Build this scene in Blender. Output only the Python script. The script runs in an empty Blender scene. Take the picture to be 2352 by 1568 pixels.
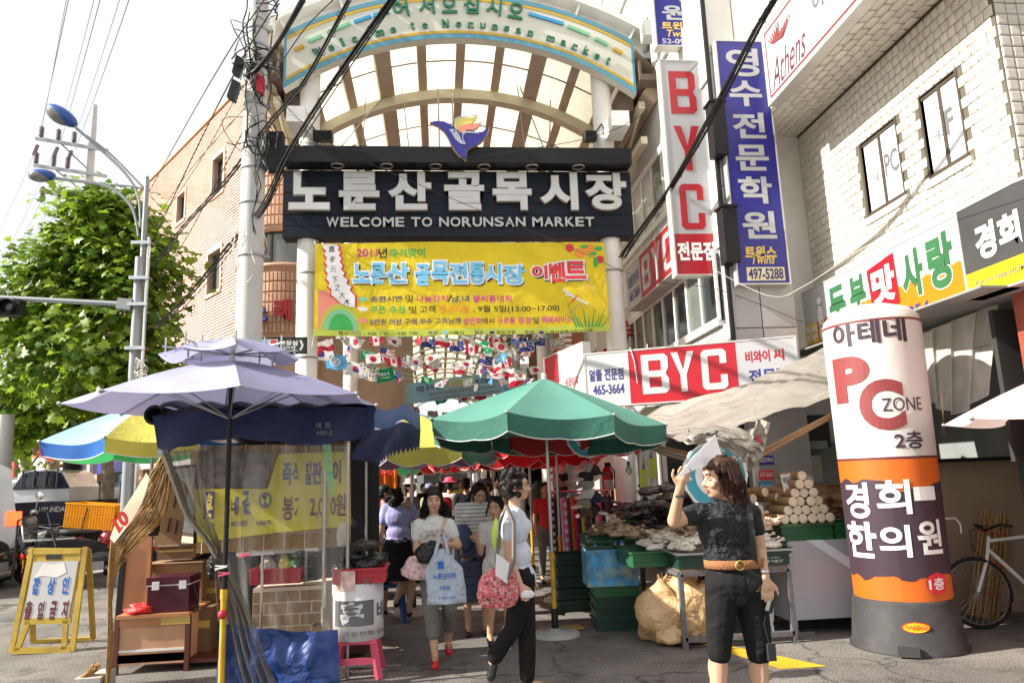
import bpy,bmesh,math,random
import numpy as np
from mathutils import Vector,Matrix,noise
R=math.radians
random.seed(7)
sc=bpy.context.scene
COL=sc.collection
FPX,CX,CY,EYE=1684.0,1176.0,784.0,1.58
c_up=Vector((-339,9150,1684)).normalized()
c_y=Vector((-166,-316,1684));c_y=(c_y-c_up*c_y.dot(c_up)).normalized()
c_x=c_y.cross(c_up)
if c_x.x<0:c_x=-c_x
CAMPOS=Vector((0,0,EYE))
cam_d=bpy.data.cameras.new('camera');cam=bpy.data.objects.new('camera',cam_d);COL.objects.link(cam)
cam_d.sensor_width=36;cam_d.lens=36*FPX/2352;cam_d.clip_end=3000;cam_d.clip_start=.05
cr=Vector((c_x.x,c_y.x,c_up.x));cu=Vector((c_x.y,c_y.y,c_up.y));cf=Vector((c_x.z,c_y.z,c_up.z))
cam.matrix_world=Matrix(((cr.x,cu.x,-cf.x,0),(cr.y,cu.y,-cf.y,0),(cr.z,cu.z,-cf.z,EYE),(0,0,0,1)))
sc.camera=cam
def U(x,y,X=None,Y=None,Z=None):
 """a point of the place: sight line through (x, y) of the survey picture met with a plane"""
 c=Vector((x-CX,CY-y,FPX));r=Vector((c.dot(c_x),c.dot(c_y),c.dot(c_up)))
 t=X/r.x if X is not None else(Y/r.y if Y is not None else(Z-EYE)/r.z)
 return CAMPOS+r*t
SUN_EL,SUN_TO=35.0,6.0
w=bpy.data.worlds.new('World');sc.world=w;w.use_nodes=True
nt=w.node_tree;nt.nodes.clear()
wo=nt.nodes.new('ShaderNodeOutputWorld');bg=nt.nodes.new('ShaderNodeBackground')
sky=nt.nodes.new('ShaderNodeTexSky');sky.sky_type='NISHITA';sky.sun_disc=False
sky.sun_elevation=R(SUN_EL);sky.sun_rotation=R(270-SUN_TO);sky.dust_density=4;sky.air_density=1.2
hz=nt.nodes.new('ShaderNodeMixRGB');hz.inputs[0].default_value=.75;hz.inputs[2].default_value=(7.4,7.45,7.5,1)
nt.links.new(sky.outputs[0],hz.inputs[1]);nt.links.new(hz.outputs[0],bg.inputs[0])
bg.inputs[1].default_value=.08;nt.links.new(bg.outputs[0],wo.inputs[0])
sl=bpy.data.lights.new('sun','SUN');sl.energy=5.0;sl.angle=R(.55);sl.color=(1,.945,.86)
so=bpy.data.objects.new('sun',sl);COL.objects.link(so)
sd=Vector((math.cos(R(SUN_TO))*math.cos(R(SUN_EL)),math.sin(R(SUN_TO))*math.cos(R(SUN_EL)),-math.sin(R(SUN_EL))))
so.rotation_euler=sd.to_track_quat('-Z','Y').to_euler();so.location=(-30,-10,40)
vs=sc.view_settings;vs.view_transform='Standard';vs.look='None';vs.gamma=1;vs.exposure=1.05;vs.use_curve_mapping=False
sc.cycles.max_bounces=7;sc.cycles.transparent_max_bounces=12;sc.cycles.use_denoising=True
sc.cycles.diffuse_bounces=4;sc.cycles.sample_clamp_indirect=6
MATS={}
def mat(name,rgb=(.5,.5,.5),rough=.6,metal=0.,var=.12,vs=3.,bump=0.,bs=30.,transl=0.,emis=0.,spec=.5,trans=0.,alpha=1.,dirt=0.,drgb=(.12,.1,.08),ds=1.5,wrinkle=0.,ws=6.,coat=0.,hue=0.):
 if name in MATS:return MATS[name]
 m=bpy.data.materials.new(name);m.use_nodes=True;t=m.node_tree;N=t.nodes;L=t.links
 b=N['Principled BSDF'];out=N['Material Output']
 tc=N.new('ShaderNodeTexCoord');oi=N.new('ShaderNodeObjectInfo')
 ad=N.new('ShaderNodeVectorMath');ad.operation='ADD';L.new(tc.outputs['Object'],ad.inputs[0])
 sc_=N.new('ShaderNodeVectorMath');sc_.operation='SCALE';sc_.inputs[0].default_value=(37,11,23);L.new(oi.outputs['Random'],sc_.inputs['Scale']);L.new(sc_.outputs[0],ad.inputs[1])
 n1=N.new('ShaderNodeTexNoise');n1.inputs['Scale'].default_value=vs;n1.inputs['Detail'].default_value=5;L.new(ad.outputs[0],n1.inputs['Vector'])
 mr=N.new('ShaderNodeMapRange');mr.inputs[1].default_value=.3;mr.inputs[2].default_value=.7;mr.inputs[3].default_value=1-var;mr.inputs[4].default_value=1+var;L.new(n1.outputs[0],mr.inputs[0])
 mu=N.new('ShaderNodeVectorMath');mu.operation='SCALE';mu.inputs[0].default_value=rgb;L.new(mr.outputs[0],mu.inputs['Scale'])
 last=mu.outputs[0]
 if hue:
  mh=N.new('ShaderNodeMapRange');mh.inputs[3].default_value=1-hue;mh.inputs[4].default_value=1+hue;L.new(oi.outputs['Random'],mh.inputs[0])
  m2=N.new('ShaderNodeVectorMath');m2.operation='SCALE';L.new(last,m2.inputs[0]);L.new(mh.outputs[0],m2.inputs['Scale']);last=m2.outputs[0]
 if dirt:
  n2=N.new('ShaderNodeTexNoise');n2.inputs['Scale'].default_value=ds;n2.inputs['Detail'].default_value=8;n2.inputs['Roughness'].default_value=.7;L.new(ad.outputs[0],n2.inputs['Vector'])
  r2=N.new('ShaderNodeMapRange');r2.inputs[1].default_value=.48;r2.inputs[2].default_value=.72;r2.inputs[4].default_value=dirt;L.new(n2.outputs[0],r2.inputs[0])
  mx=N.new('ShaderNodeMixRGB');L.new(r2.outputs[0],mx.inputs[0]);L.new(last,mx.inputs[1]);mx.inputs[2].default_value=(*drgb,1);last=mx.outputs[0]
 L.new(last,b.inputs['Base Color'])
 b.inputs['Roughness'].default_value=rough;b.inputs['Metallic'].default_value=metal
 b.inputs['Specular IOR Level'].default_value=spec
 if coat:b.inputs['Coat Weight'].default_value=coat;b.inputs['Coat Roughness'].default_value=.1
 if trans:b.inputs['Transmission Weight'].default_value=trans
 if alpha<1:b.inputs['Alpha'].default_value=alpha
 if emis:L.new(last,b.inputs['Emission Color']);b.inputs['Emission Strength'].default_value=emis
 h=None
 if bump:
  nb=N.new('ShaderNodeTexNoise');nb.inputs['Scale'].default_value=bs;nb.inputs['Detail'].default_value=6;L.new(ad.outputs[0],nb.inputs['Vector'])
  bp=N.new('ShaderNodeBump');bp.inputs['Strength'].default_value=bump;bp.inputs['Distance'].default_value=.02;L.new(nb.outputs[0],bp.inputs['Height']);h=bp.outputs[0]
 if wrinkle:
  nw=N.new('ShaderNodeTexNoise');nw.inputs['Scale'].default_value=ws;nw.inputs['Detail'].default_value=3;nw.inputs['Distortion'].default_value=1.2;L.new(ad.outputs[0],nw.inputs['Vector'])
  bw=N.new('ShaderNodeBump');bw.inputs['Strength'].default_value=wrinkle;bw.inputs['Distance'].default_value=.06;L.new(nw.outputs[0],bw.inputs['Height'])
  if h:L.new(h,bw.inputs['Normal'])
  h=bw.outputs[0]
 if h:L.new(h,b.inputs['Normal'])
 if transl:
  tr=N.new('ShaderNodeBsdfTranslucent');ms=N.new('ShaderNodeMixShader');ms.inputs[0].default_value=transl
  L.new(last,tr.inputs[0]);L.new(b.outputs[0],ms.inputs[1]);L.new(tr.outputs[0],ms.inputs[2]);L.new(ms.outputs[0],out.inputs[0])
  if h:L.new(h,tr.inputs['Normal'])
 MATS[name]=m
 return m
def film(name,rgb=(.9,.9,.9),a=.25,rough=.15,ws=5.,streak=(1,1,1),wr=.8):
 """thin clear plastic sheet: mostly see-through, glossy where it wrinkles"""
 m=bpy.data.materials.new(name);m.use_nodes=True;t=m.node_tree;N=t.nodes;L=t.links
 b=N['Principled BSDF'];out=N['Material Output']
 tc=N.new('ShaderNodeTexCoord');mp=N.new('ShaderNodeMapping');mp.inputs['Scale'].default_value=streak;L.new(tc.outputs['Object'],mp.inputs[0])
 n=N.new('ShaderNodeTexNoise');n.inputs['Scale'].default_value=ws;n.inputs['Detail'].default_value=5;n.inputs['Distortion'].default_value=.7;L.new(mp.outputs[0],n.inputs['Vector'])
 bp=N.new('ShaderNodeBump');bp.inputs['Strength'].default_value=wr;bp.inputs['Distance'].default_value=.05;L.new(n.outputs[0],bp.inputs['Height'])
 b.inputs['Base Color'].default_value=(*rgb,1);b.inputs['Roughness'].default_value=rough;L.new(bp.outputs[0],b.inputs['Normal'])
 tp=N.new('ShaderNodeBsdfTransparent');tp.inputs[0].default_value=(*[.5+.5*c for c in rgb],1)
 mr=N.new('ShaderNodeMapRange');mr.inputs[1].default_value=.42;mr.inputs[2].default_value=.7;mr.inputs[3].default_value=a;mr.inputs[4].default_value=min(1,a+.2);L.new(n.outputs[0],mr.inputs[0])
 ms=N.new('ShaderNodeMixShader');L.new(mr.outputs[0],ms.inputs[0]);L.new(tp.outputs[0],ms.inputs[1]);L.new(b.outputs[0],ms.inputs[2]);L.new(ms.outputs[0],out.inputs[0])
 MATS[name]=m
 return m
def tag(o,label=None,cat=None,group=None,kind=None):
 if label:o['label']=label
 if cat:o['category']=cat
 if group:o['group']=group
 if kind:o['kind']=kind
 return o
def thing(name,label,cat,loc=(0,0,0),group=None,rz=0):
 o=bpy.data.objects.new(name,None);COL.objects.link(o);o.location=loc;o.rotation_euler=(0,0,rz);o.empty_display_size=.1
 return tag(o,label,cat,group)
def link(name,me,parent=None,loc=None):
 o=bpy.data.objects.new(name,me);COL.objects.link(o)
 if parent:o.parent=parent
 if loc is not None:o.location=loc
 return o
def copy_tree(o,parent=None):
 c=o.copy();COL.objects.link(c)
 if parent:c.parent=parent
 for ch in o.children:copy_tree(ch,c)
 return c
def frame_of(d):
 d=d.normalized();a=Vector((0,0,1))if abs(d.z)<.9 else Vector((1,0,0))
 u=d.cross(a).normalized();return u,d.cross(u).normalized()
class MB:
 def __init__(s):s.v=[];s.f=[];s.m=[];s.mi=0;s.sm=[];s.smooth=False
 def add(s,vs,fs):
  b=len(s.v);s.v+=[tuple(p)for p in vs];s.f+=[tuple(b+i for i in f)for f in fs];s.m+=[s.mi]*len(fs);s.sm+=[s.smooth]*len(fs);return s
 def poly(s,*p):return s.add(p,[tuple(range(len(p)))])
 def box(s,x0,y0,z0,x1,y1,z1):
  v=[(x,y,z)for x in(x0,x1)for y in(y0,y1)for z in(z0,z1)]
  return s.add(v,[(0,1,3,2),(4,6,7,5),(0,4,5,1),(2,3,7,6),(0,2,6,4),(1,5,7,3)])
 def obox(s,c,a,b,d):
  c=Vector(c);a=Vector(a);b=Vector(b);d=Vector(d)
  v=[c+a*i+b*j+d*k for i in(-1,1)for j in(-1,1)for k in(-1,1)]
  return s.add(v,[(0,1,3,2),(4,6,7,5),(0,4,5,1),(2,3,7,6),(0,2,6,4),(1,5,7,3)])
 def bar(s,p,q,wd,ht,upv=(0,0,1)):
  p=Vector(p);q=Vector(q);d=(q-p);a=d.cross(Vector(upv))
  if a.length<1e-6:a=Vector((1,0,0))
  a.normalize();b=a.cross(d.normalized())
  return s.obox((p+q)/2,d/2,a*wd/2,b*ht/2)
 def cyl(s,p,q,r0,r1=None,n=10,cap=True):
  r1=r0 if r1 is None else r1;p=Vector(p);q=Vector(q);u,w_=frame_of(q-p)
  v=[c+(u*math.cos(2*math.pi*i/n)+w_*math.sin(2*math.pi*i/n))*r for c,r in((p,r0),(q,r1))for i in range(n)]
  o=s.smooth;s.smooth=True;s.add(v,[(i,(i+1)%n,n+(i+1)%n,n+i)for i in range(n)]);s.smooth=o
  if cap:s.add(v[:n],[tuple(range(n-1,-1,-1))]);s.add(v[n:],[tuple(range(n))])
  return s
 def tube(s,pts,r,n=5,r1=None):
  pts=[Vector(p)for p in pts];v=[];k=len(pts)
  for i,p in enumerate(pts):
   d=(pts[min(i+1,k-1)]-pts[max(i-1,0)]);d=d if d.length>1e-9 else Vector((0,0,1));u,w_=frame_of(d)
   rr=r if r1 is None else r+(r1-r)*i/(k-1)
   v+=[p+(u*math.cos(2*math.pi*j/n)+w_*math.sin(2*math.pi*j/n))*rr for j in range(n)]
  o=s.smooth;s.smooth=True
  s.add(v,[(i*n+j,i*n+(j+1)%n,(i+1)*n+(j+1)%n,(i+1)*n+j)for i in range(k-1)for j in range(n)]);s.smooth=o
  s.add(v[:n],[tuple(range(n-1,-1,-1))]);s.add(v[-n:],[tuple(range(n))]);return s
 def lathe(s,prof,c=(0,0,0),n=16,a0=0,a1=360,sx=1,sy=1):
  c=Vector(c);full=abs(a1-a0)>=360;k=n if full else n+1;v=[]
  for r,z in prof:
   for i in range(k):
    a=R(a0+(a1-a0)*i/n);v.append(c+Vector((r*math.cos(a)*sx,r*math.sin(a)*sy,z)))
  f=[]
  for j in range(len(prof)-1):
   for i in range(n):
    i2=(i+1)%k if full else i+1
    f.append((j*k+i,j*k+i2,(j+1)*k+i2,(j+1)*k+i))
  o=s.smooth;s.smooth=True;s.add(v,f);s.smooth=o;return s
 def prism(s,p2,O,A,B,d,back=True):
  """outline p2 in the frame (O, A, B), thickness vector d"""
  O=Vector(O);A=Vector(A);B=Vector(B);d=Vector(d);n=len(p2)
  f0=[O+A*x+B*y for x,y in p2];f1=[p+d for p in f0]
  s.add(f0+f1,[(i,(i+1)%n,n+(i+1)%n,n+i)for i in range(n)]+[tuple(range(n,2*n))]+([tuple(range(n-1,-1,-1))]if back else[]))
  return s
 def grid(s,fn,nu,nv,mi=None):
  v=[fn(i/nu,j/nv)for j in range(nv+1)for i in range(nu+1)];b=len(s.v);s.v+=[tuple(p)for p in v]
  for j in range(nv):
   for i in range(nu):
    a=b+j*(nu+1)+i;s.f.append((a,a+1,a+nu+2,a+nu+1));s.m.append(mi((i+.5)/nu,(j+.5)/nv)if mi else s.mi);s.sm.append(True)
  return s
 def ball(s,c,rx,ry=None,rz=None,n=10,m=6,rot=None):
  ry=rx if ry is None else ry;rz=rx if rz is None else rz;c=Vector(c);v=[]
  for j in range(m+1):
   t=math.pi*j/m
   for i in range(n):
    a=2*math.pi*i/n;p=Vector((rx*math.sin(t)*math.cos(a),ry*math.sin(t)*math.sin(a),rz*math.cos(t)))
    if rot:p=rot@p
    v.append(c+p)
  o=s.smooth;s.smooth=True;s.add(v,[(j*n+i,(j+1)*n+i,(j+1)*n+(i+1)%n,j*n+(i+1)%n)for j in range(m)for i in range(n)]);s.smooth=o
  return s
 def mesh(s,name,mats):
  me=bpy.data.meshes.new(name);me.from_pydata(s.v,[],s.f)
  for m_ in(mats if isinstance(mats,(list,tuple))else[mats]):me.materials.append(m_)
  me.polygons.foreach_set('material_index',s.m);me.polygons.foreach_set('use_smooth',s.sm);me.update();return me
 def build(s,name,mats,parent=None,loc=None):
  return link(name,s.mesh(name,mats),parent,loc)
def pieces(mesh,mats4,name,parent,limit=300,key=None):
 """alike pieces: the largest in view as objects that share one mesh, the rest joined"""
 key=key or(lambda M:(M.translation-CAMPOS).length)
 if len(mats4)>limit:mats4=sorted(mats4,key=key)
 for M in mats4[:limit]:
  o=link(name,mesh,parent);o.matrix_local=M
 rest=mats4[limit:]
 if rest:
  nv=len(mesh.vertices);co=np.empty(nv*3);mesh.vertices.foreach_get('co',co);co=co.reshape(-1,3)
  fs=[tuple(p.vertices)for p in mesh.polygons];V=[];Fc=[]
  for k,M in enumerate(rest):
   A=np.array(M);V.append(co@A[:3,:3].T+A[:3,3]);Fc+=[tuple(i+k*nv for i in f)for f in fs]
  me=bpy.data.meshes.new(name+'_rest');me.from_pydata(np.concatenate(V).tolist(),[],Fc)
  for m_ in mesh.materials:me.materials.append(m_)
  me.polygons.foreach_set('material_index',[p.material_index for p in mesh.polygons]*len(rest))
  o=link(name+'_field',me,parent);o['kind']='stuff'
class Fr:
 """a flat face: origin O, across A, up B (unit vectors), outward N"""
 def __init__(s,O,A,B=(0,0,1)):
  s.O=Vector(O);s.A=Vector(A).normalized();s.B=Vector(B).normalized();s.N=s.A.cross(s.B).normalized()
 def p(s,u,v,d=0):return s.O+s.A*u+s.B*v+s.N*d
 def rect(s,mb,u0,v0,u1,v1,d0,d1):
  c=s.p((u0+u1)/2,(v0+v1)/2,(d0+d1)/2)
  return mb.obox(c,s.A*(u1-u0)/2,s.B*(v1-v0)/2,s.N*(d1-d0)/2)
 def poly(s,mb,pts,d0,d1):return mb.prism(pts,s.p(0,0,d0),s.A,s.B,s.N*(d1-d0))
_glyph={};TXT=[]
def text_mesh(body,bold=0.,ext=0.):
 k=(body,bold,ext>0)
 if k in _glyph:return _glyph[k]
 if not TXT:
  c=bpy.data.curves.new('t','FONT');TXT.extend((c,bpy.data.objects.new('t',c)))
  k0=bpy.data.curves.new('t','FONT');k0.body='가';o0=bpy.data.objects.new('t',k0);bpy.data.meshes.new_from_object(o0);TXT.extend((k0,o0))
 c,o=TXT[:2];c.body=body;c.resolution_u=5;c.offset=bold;c.extrude=.5 if ext else 0;c.fill_mode='BOTH' if ext else 'FRONT'
 me=bpy.data.meshes.new_from_object(o)
 co=np.empty(len(me.vertices)*3);me.vertices.foreach_get('co',co);co=co.reshape(-1,3)
 fs=[tuple(p.vertices)for p in me.polygons]
 bpy.data.meshes.remove(me)
 if len(co):
  lo=co.min(0);hi=co.max(0)
  co[:,0]=(co[:,0]-lo[0])/max(1e-6,hi[0]-lo[0]);co[:,1]=(co[:,1]-lo[1])/max(1e-6,hi[1]-lo[1])
  co[:,2]=(co[:,2]>0).astype(float)if ext else 0
 _glyph[k]=(co,fs);return _glyph[k]
def write(mb,fr,body,u0,v0,u1,v1,d=.003,ext=0.,bold=.0,slant=0.,warp=None,mi=0,rot=0.,cuts=0):
 """print or raise words so that they fill the box u0..v1 of a face"""
 co,fs=text_mesh(body,bold,ext)
 if cuts and len(co):
  me=bpy.data.meshes.new('t');me.from_pydata(co.tolist(),[],fs);b=bmesh.new();b.from_mesh(me)
  for k in range(1,cuts):bmesh.ops.bisect_plane(b,geom=b.verts[:]+b.edges[:]+b.faces[:],plane_co=(k/cuts,0,0),plane_no=(1,0,0))
  b.verts.index_update();co=np.array([v.co[:]for v in b.verts]);fs=[tuple(v.index for v in f.verts)for f in b.faces];b.free();bpy.data.meshes.remove(me)
 if not len(co):return mb
 x=co[:,0];y=co[:,1];z=co[:,2];out=[]
 w_,h_=u1-u0,v1-v0;cr_,sr_=math.cos(rot),math.sin(rot);uc,vc=(u0+u1)/2,(v0+v1)/2
 for i in range(len(co)):
  a,b=(x[i]-.5)*w_+slant*(y[i]-.5)*h_,(y[i]-.5)*h_
  a,b=uc+a*cr_-b*sr_,vc+a*sr_+b*cr_;dd=d+z[i]*ext
  out.append(warp(a,b,dd)if warp else fr.p(a,b,dd))
 o=mb.mi;mb.mi=mi;mb.add(out,fs);mb.mi=o
 return mb
def wallgrid(name,rgb,mortar,bw,bh,ax='Y',rough=.8):
 """brick coursing for walls too far away to tell the bricks apart"""
 m=mat(name,rgb,rough,var=.15,vs=4,bump=.2);t=m.node_tree;N=t.nodes;L=t.links;b=N['Principled BSDF']
 br=N.new('ShaderNodeTexBrick');tc=N.new('ShaderNodeTexCoord');sp=N.new('ShaderNodeSeparateXYZ');cb=N.new('ShaderNodeCombineXYZ')
 L.new(tc.outputs['Object'],sp.inputs[0]);L.new(sp.outputs[ax],cb.inputs[0]);L.new(sp.outputs['Z'],cb.inputs[1]);L.new(cb.outputs[0],br.inputs[0])
 br.inputs['Scale'].default_value=1;br.inputs['Brick Width'].default_value=bw;br.inputs['Row Height'].default_value=bh;br.inputs['Mortar Size'].default_value=.006
 br.inputs['Color1'].default_value=(*rgb,1);br.inputs['Color2'].default_value=(*[c*.8 for c in rgb],1);br.inputs['Mortar'].default_value=(*mortar,1)
 L.new(br.outputs[0],b.inputs['Base Color']);return m
M={}
def D(n,*a,**k):M[n]=mat(n,*a,**k)
D('cream',(.78,.74,.64),.5,dirt=.18,ds=2);D('cream_rib',(.74,.68,.50),.45,var=.08,dirt=.15,ds=2);D('tan_beam',(.56,.45,.33),.55,var=.1)
D('pillar_white',(.80,.78,.73),.38,var=.05,dirt=.25,drgb=(.35,.28,.2),ds=1.2);D('white_metal',(.80,.80,.78),.35,dirt=.12)
D('pane',(.93,.92,.86),.35,transl=.85,var=.04,spec=.2)
D('arch_face',(.68,.67,.58),.45,var=.04,dirt=.1,drgb=(.5,.42,.3));D('arch_blue',(.10,.30,.40),.4);D('arch_yellow',(.60,.38,.03),.4);D('arch_green',(.02,.16,.09),.4);D('dash_green',(.22,.55,.32),.4);D('dash_blue',(.05,.33,.6),.4)
D('navy_board',(.014,.019,.03),.6,var=.2,spec=.2);D('black_metal',(.010,.010,.012),.5,var=.2,spec=.3);D('letter_face',(.62,.63,.63),.4,var=.04);D('letter_side',(.55,.5,.42),.3,metal=.4)
D('gold',(.45,.33,.1),.35,metal=.6);D('emblem_blue',(.03,.03,.25),.3);D('emblem_grey',(.42,.47,.55),.4);D('salmon',(.85,.28,.2),.4);D('emblem_yellow',(.8,.68,.15),.4)
D('banner_yellow',(.93,.74,.02),.5,transl=.35,var=.07,wrinkle=.6,ws=1.8);D('lime',(.62,.74,.1),.5,transl=.3);D('print_magenta',(.6,.03,.25),.5);D('print_green',(.04,.4,.08),.5);D('print_cyan',(.16,.55,.85),.5);D('print_red',(.72,.03,.04),.5);D('print_navy',(.03,.03,.17),.5);D('print_black',(.015,.013,.015),.5);D('print_white',(.85,.85,.84),.5);D('print_orange',(.85,.28,.03),.5);D('print_purple',(.2,.08,.35),.5)
D('glass_dark',(.03,.04,.045),.08,spec=.8);D('glass_mid',(.13,.15,.14),.1,spec=.8);D('glass_light',(.5,.52,.5),.12,spec=.8);D('frame_white',(.72,.71,.66),.4,dirt=.2);D('frame_dark',(.07,.055,.04),.4)
D('brick_tan',(.64,.46,.375),.8,hue=.2,bump=.3,bs=60);D('mortar',(.52,.37,.27),.9);D('relief',(.56,.33,.22),.8,hue=.1,bump=.2);D('brick_red',(.40,.15,.075),.8,hue=.12,bump=.3)
D('tile_white',(.66,.62,.54),.22,hue=.07,var=.08,vs=9,dirt=.4,drgb=(.36,.30,.22),ds=2.2);D('grout',(.11,.095,.07),.9)
D('panel_grey',(.40,.41,.42),.5,var=.08,dirt=.25,ds=1,drgb=(.2,.2,.19));D('panel_pale',(.66,.65,.61),.6,var=.06,dirt=.2,ds=1);D('conc',(.42,.41,.38),.85,bump=.15,dirt=.2,ds=1.4);D('conc_pole',(.52,.52,.50),.75,var=.08,bump=.1,dirt=.3,drgb=(.3,.28,.25))
D('sign_white',(.52,.52,.52),.35,var=.03,dirt=.07);D('sign_grey',(.42,.42,.43),.35,var=.03);D('sign_red',(.40,.008,.018),.35,var=.05);D('sign_blue',(.022,.02,.24),.35,var=.05);D('sign_black',(.05,.05,.05),.45);D('sign_yellow',(.75,.5,.01),.4);D('sign_orange',(.60,.17,.005),.4,var=.04);D('sign_green',(.03,.13,.05),.4);D('alu',(.55,.54,.5),.4,metal=.3);D('maroon',(.12,.02,.025),.5);D('maroon_pale',(.22,.035,.035),.5);D('text_grey',(.13,.13,.14),.5);D('gold_text',(.78,.55,.08),.4);D('teal',(.05,.36,.48),.4);D('teal_pale',(.32,.68,.72),.4)
D('rubber',(.015,.015,.016),.8);D('cable',(.012,.012,.013),.5);D('cable_violet',(.12,.09,.3),.5);D('wire_grey',(.3,.3,.29),.5,metal=.3);D('twine',(.72,.7,.64),.8)
D('steel',(.45,.45,.44),.3,metal=.9);D('galv',(.32,.34,.36),.5,metal=.35,dirt=.2);D('chrome',(.7,.7,.7),.12,metal=1);D('lamp_blue',(.02,.07,.3),.3);D('lamp_glass',(.22,.22,.21),.1,trans=.3,spec=.8);D('insul',(.12,.08,.07),.3);D('brown_steel',(.2,.14,.11),.6)
D('bark',(.30,.25,.17),.9,var=.35,vs=7,bump=.5,dirt=.6,drgb=(.13,.12,.08),ds=6);D('leaf',(.30,.44,.035),.45,transl=.5,hue=.35,var=.1,vs=1.5);D('leaf_dark',(.10,.20,.022),.5,transl=.35,hue=.3)
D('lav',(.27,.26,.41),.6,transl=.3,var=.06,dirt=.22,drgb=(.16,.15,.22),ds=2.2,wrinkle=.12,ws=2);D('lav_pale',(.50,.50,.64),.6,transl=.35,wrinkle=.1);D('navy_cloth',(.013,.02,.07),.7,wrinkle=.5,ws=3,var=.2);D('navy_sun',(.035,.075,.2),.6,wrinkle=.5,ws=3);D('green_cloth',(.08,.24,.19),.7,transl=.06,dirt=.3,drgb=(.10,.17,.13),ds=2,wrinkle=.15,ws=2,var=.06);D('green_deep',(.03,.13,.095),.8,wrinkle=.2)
D('red_cloth',(.6,.02,.03),.6,transl=.4);D('purple_cloth',(.20,.15,.24),.65,transl=.3,wrinkle=.2);D('yellow_cloth',(.62,.56,.10),.6,transl=.2,wrinkle=.2);D('sky_cloth',(.33,.55,.82),.6,transl=.3);D('blue_cloth',(.03,.16,.55),.6,transl=.3);D('pink_cloth',(.85,.66,.64),.6,transl=.35);D('green_bright',(.08,.55,.2),.6,transl=.3);D('edging',(.75,.74,.7),.7)
D('blue_tarp',(.014,.045,.19),.4,wrinkle=.6,ws=5);D('wood',(.42,.19,.08),.45,var=.15,vs=4);D('wood_light',(.55,.31,.18),.55,var=.14,vs=5);D('wood_dark',(.11,.03,.02),.5);D('straw',(.42,.25,.09),.8,var=.3,vs=25,bump=.4);D('card',(.30,.18,.09),.85,var=.1,bump=.1);D('card_dark',(.19,.11,.055),.85);D('tape',(.55,.38,.1),.3)
D('yellow_paint',(.62,.38,.02),.55,dirt=.5,drgb=(.1,.06,.02),ds=4);D('orange_paint',(.75,.3,.02),.5);D('a_yellow',(.48,.33,.035),.5,dirt=.55,drgb=(.16,.1,.04),ds=5);D('crate_yellow',(.85,.40,.005),.4,transl=.25);D('crate_green',(.01,.045,.028),.45,var=.2);D('crate_green2',(.03,.13,.055),.4,var=.15,transl=.1)
D('red_plastic',(.55,.03,.05),.4,transl=.15);D('pink_plastic',(.65,.09,.16),.4);D('blue_plastic',(.03,.09,.32),.4);D('cooler',(.06,.006,.02),.3);D('red_bag',(.6,.01,.01),.5,wrinkle=.5)
D('skin',(.52,.31,.20),.5,var=.05,vs=6);D('skin_shade',(.50,.28,.18),.55,var=.05);D('lip',(.42,.13,.11),.4);D('hair',(.012,.009,.008),.55,spec=.25,var=.3,vs=20);D('hair_brown',(.05,.02,.012),.5,spec=.3,var=.3,vs=20);D('eye_w',(.7,.68,.65),.3)
D('cl_black',(.012,.012,.014),.9,spec=.2,wrinkle=.5,ws=14);D('cl_black2',(.016,.017,.02),.6,spec=.3,wrinkle=.9,ws=20);D('cl_trouser',(.011,.011,.012),.85,spec=.18,wrinkle=.35,ws=8);D('cl_white',(.58,.57,.55),.8,wrinkle=.5,ws=10);D('cl_bluewhite',(.50,.55,.63),.8,wrinkle=.4,ws=12);D('cl_grey',(.15,.155,.14),.85,wrinkle=.4,ws=12);D('cl_navy',(.045,.055,.105),.85,wrinkle=.4,ws=10);D('cl_red',(.5,.02,.03),.8);D('shoe_red',(.5,.005,.02),.4);D('belt',(.33,.13,.045),.7,bump=.6,bs=160);D('strap_tan',(.5,.4,.27),.8);D('strap_grey',(.17,.14,.13),.7);D('bag_lime',(.38,.55,.08),.7);D('denim',(.06,.09,.18),.8)
D('bagplastic',(.66,.74,.85),.3,transl=.45,wrinkle=.8,ws=9,spec=.6);D('bagblack',(.012,.012,.013),.25,wrinkle=1,ws=12);D('paper',(.84,.84,.86),.6,var=.02,transl=.3);D('dough',(.76,.66,.50),.8,var=.08,vs=20,bump=.2);D('noodle',(.72,.68,.58),.4,wrinkle=.7,ws=14,coat=.6);D('beige_bag',(.52,.40,.25),.4,wrinkle=.8,ws=16,coat=.5,var=.3,vs=12);D('orange_bag',(.74,.50,.25),.28,transl=.25,wrinkle=1.,ws=5,var=.22,vs=6,coat=.4);D('dark_pack',(.022,.022,.022),.2,wrinkle=1,ws=18,coat=.6,var=.5);D('anchovy',(.40,.33,.2),.6,var=.4,vs=40);D('green_pack',(.02,.17,.02),.3,coat=.5,wrinkle=.6,ws=20)
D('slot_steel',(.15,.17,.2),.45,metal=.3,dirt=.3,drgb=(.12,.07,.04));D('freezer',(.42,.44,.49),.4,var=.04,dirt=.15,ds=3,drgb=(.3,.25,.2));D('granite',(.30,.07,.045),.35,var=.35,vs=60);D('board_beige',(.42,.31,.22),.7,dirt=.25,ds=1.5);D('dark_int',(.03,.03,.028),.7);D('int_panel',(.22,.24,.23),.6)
D('inflat',(.58,.55,.52),.5,var=.02,wrinkle=.12,ws=3);D('inflat_or',(.62,.12,.008),.5,var=.05);D('inflat_pl',(.045,.024,.038),.5);D('col_base',(.03,.03,.03),.7,dirt=.2,drgb=(.15,.12,.1),ds=6)
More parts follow.
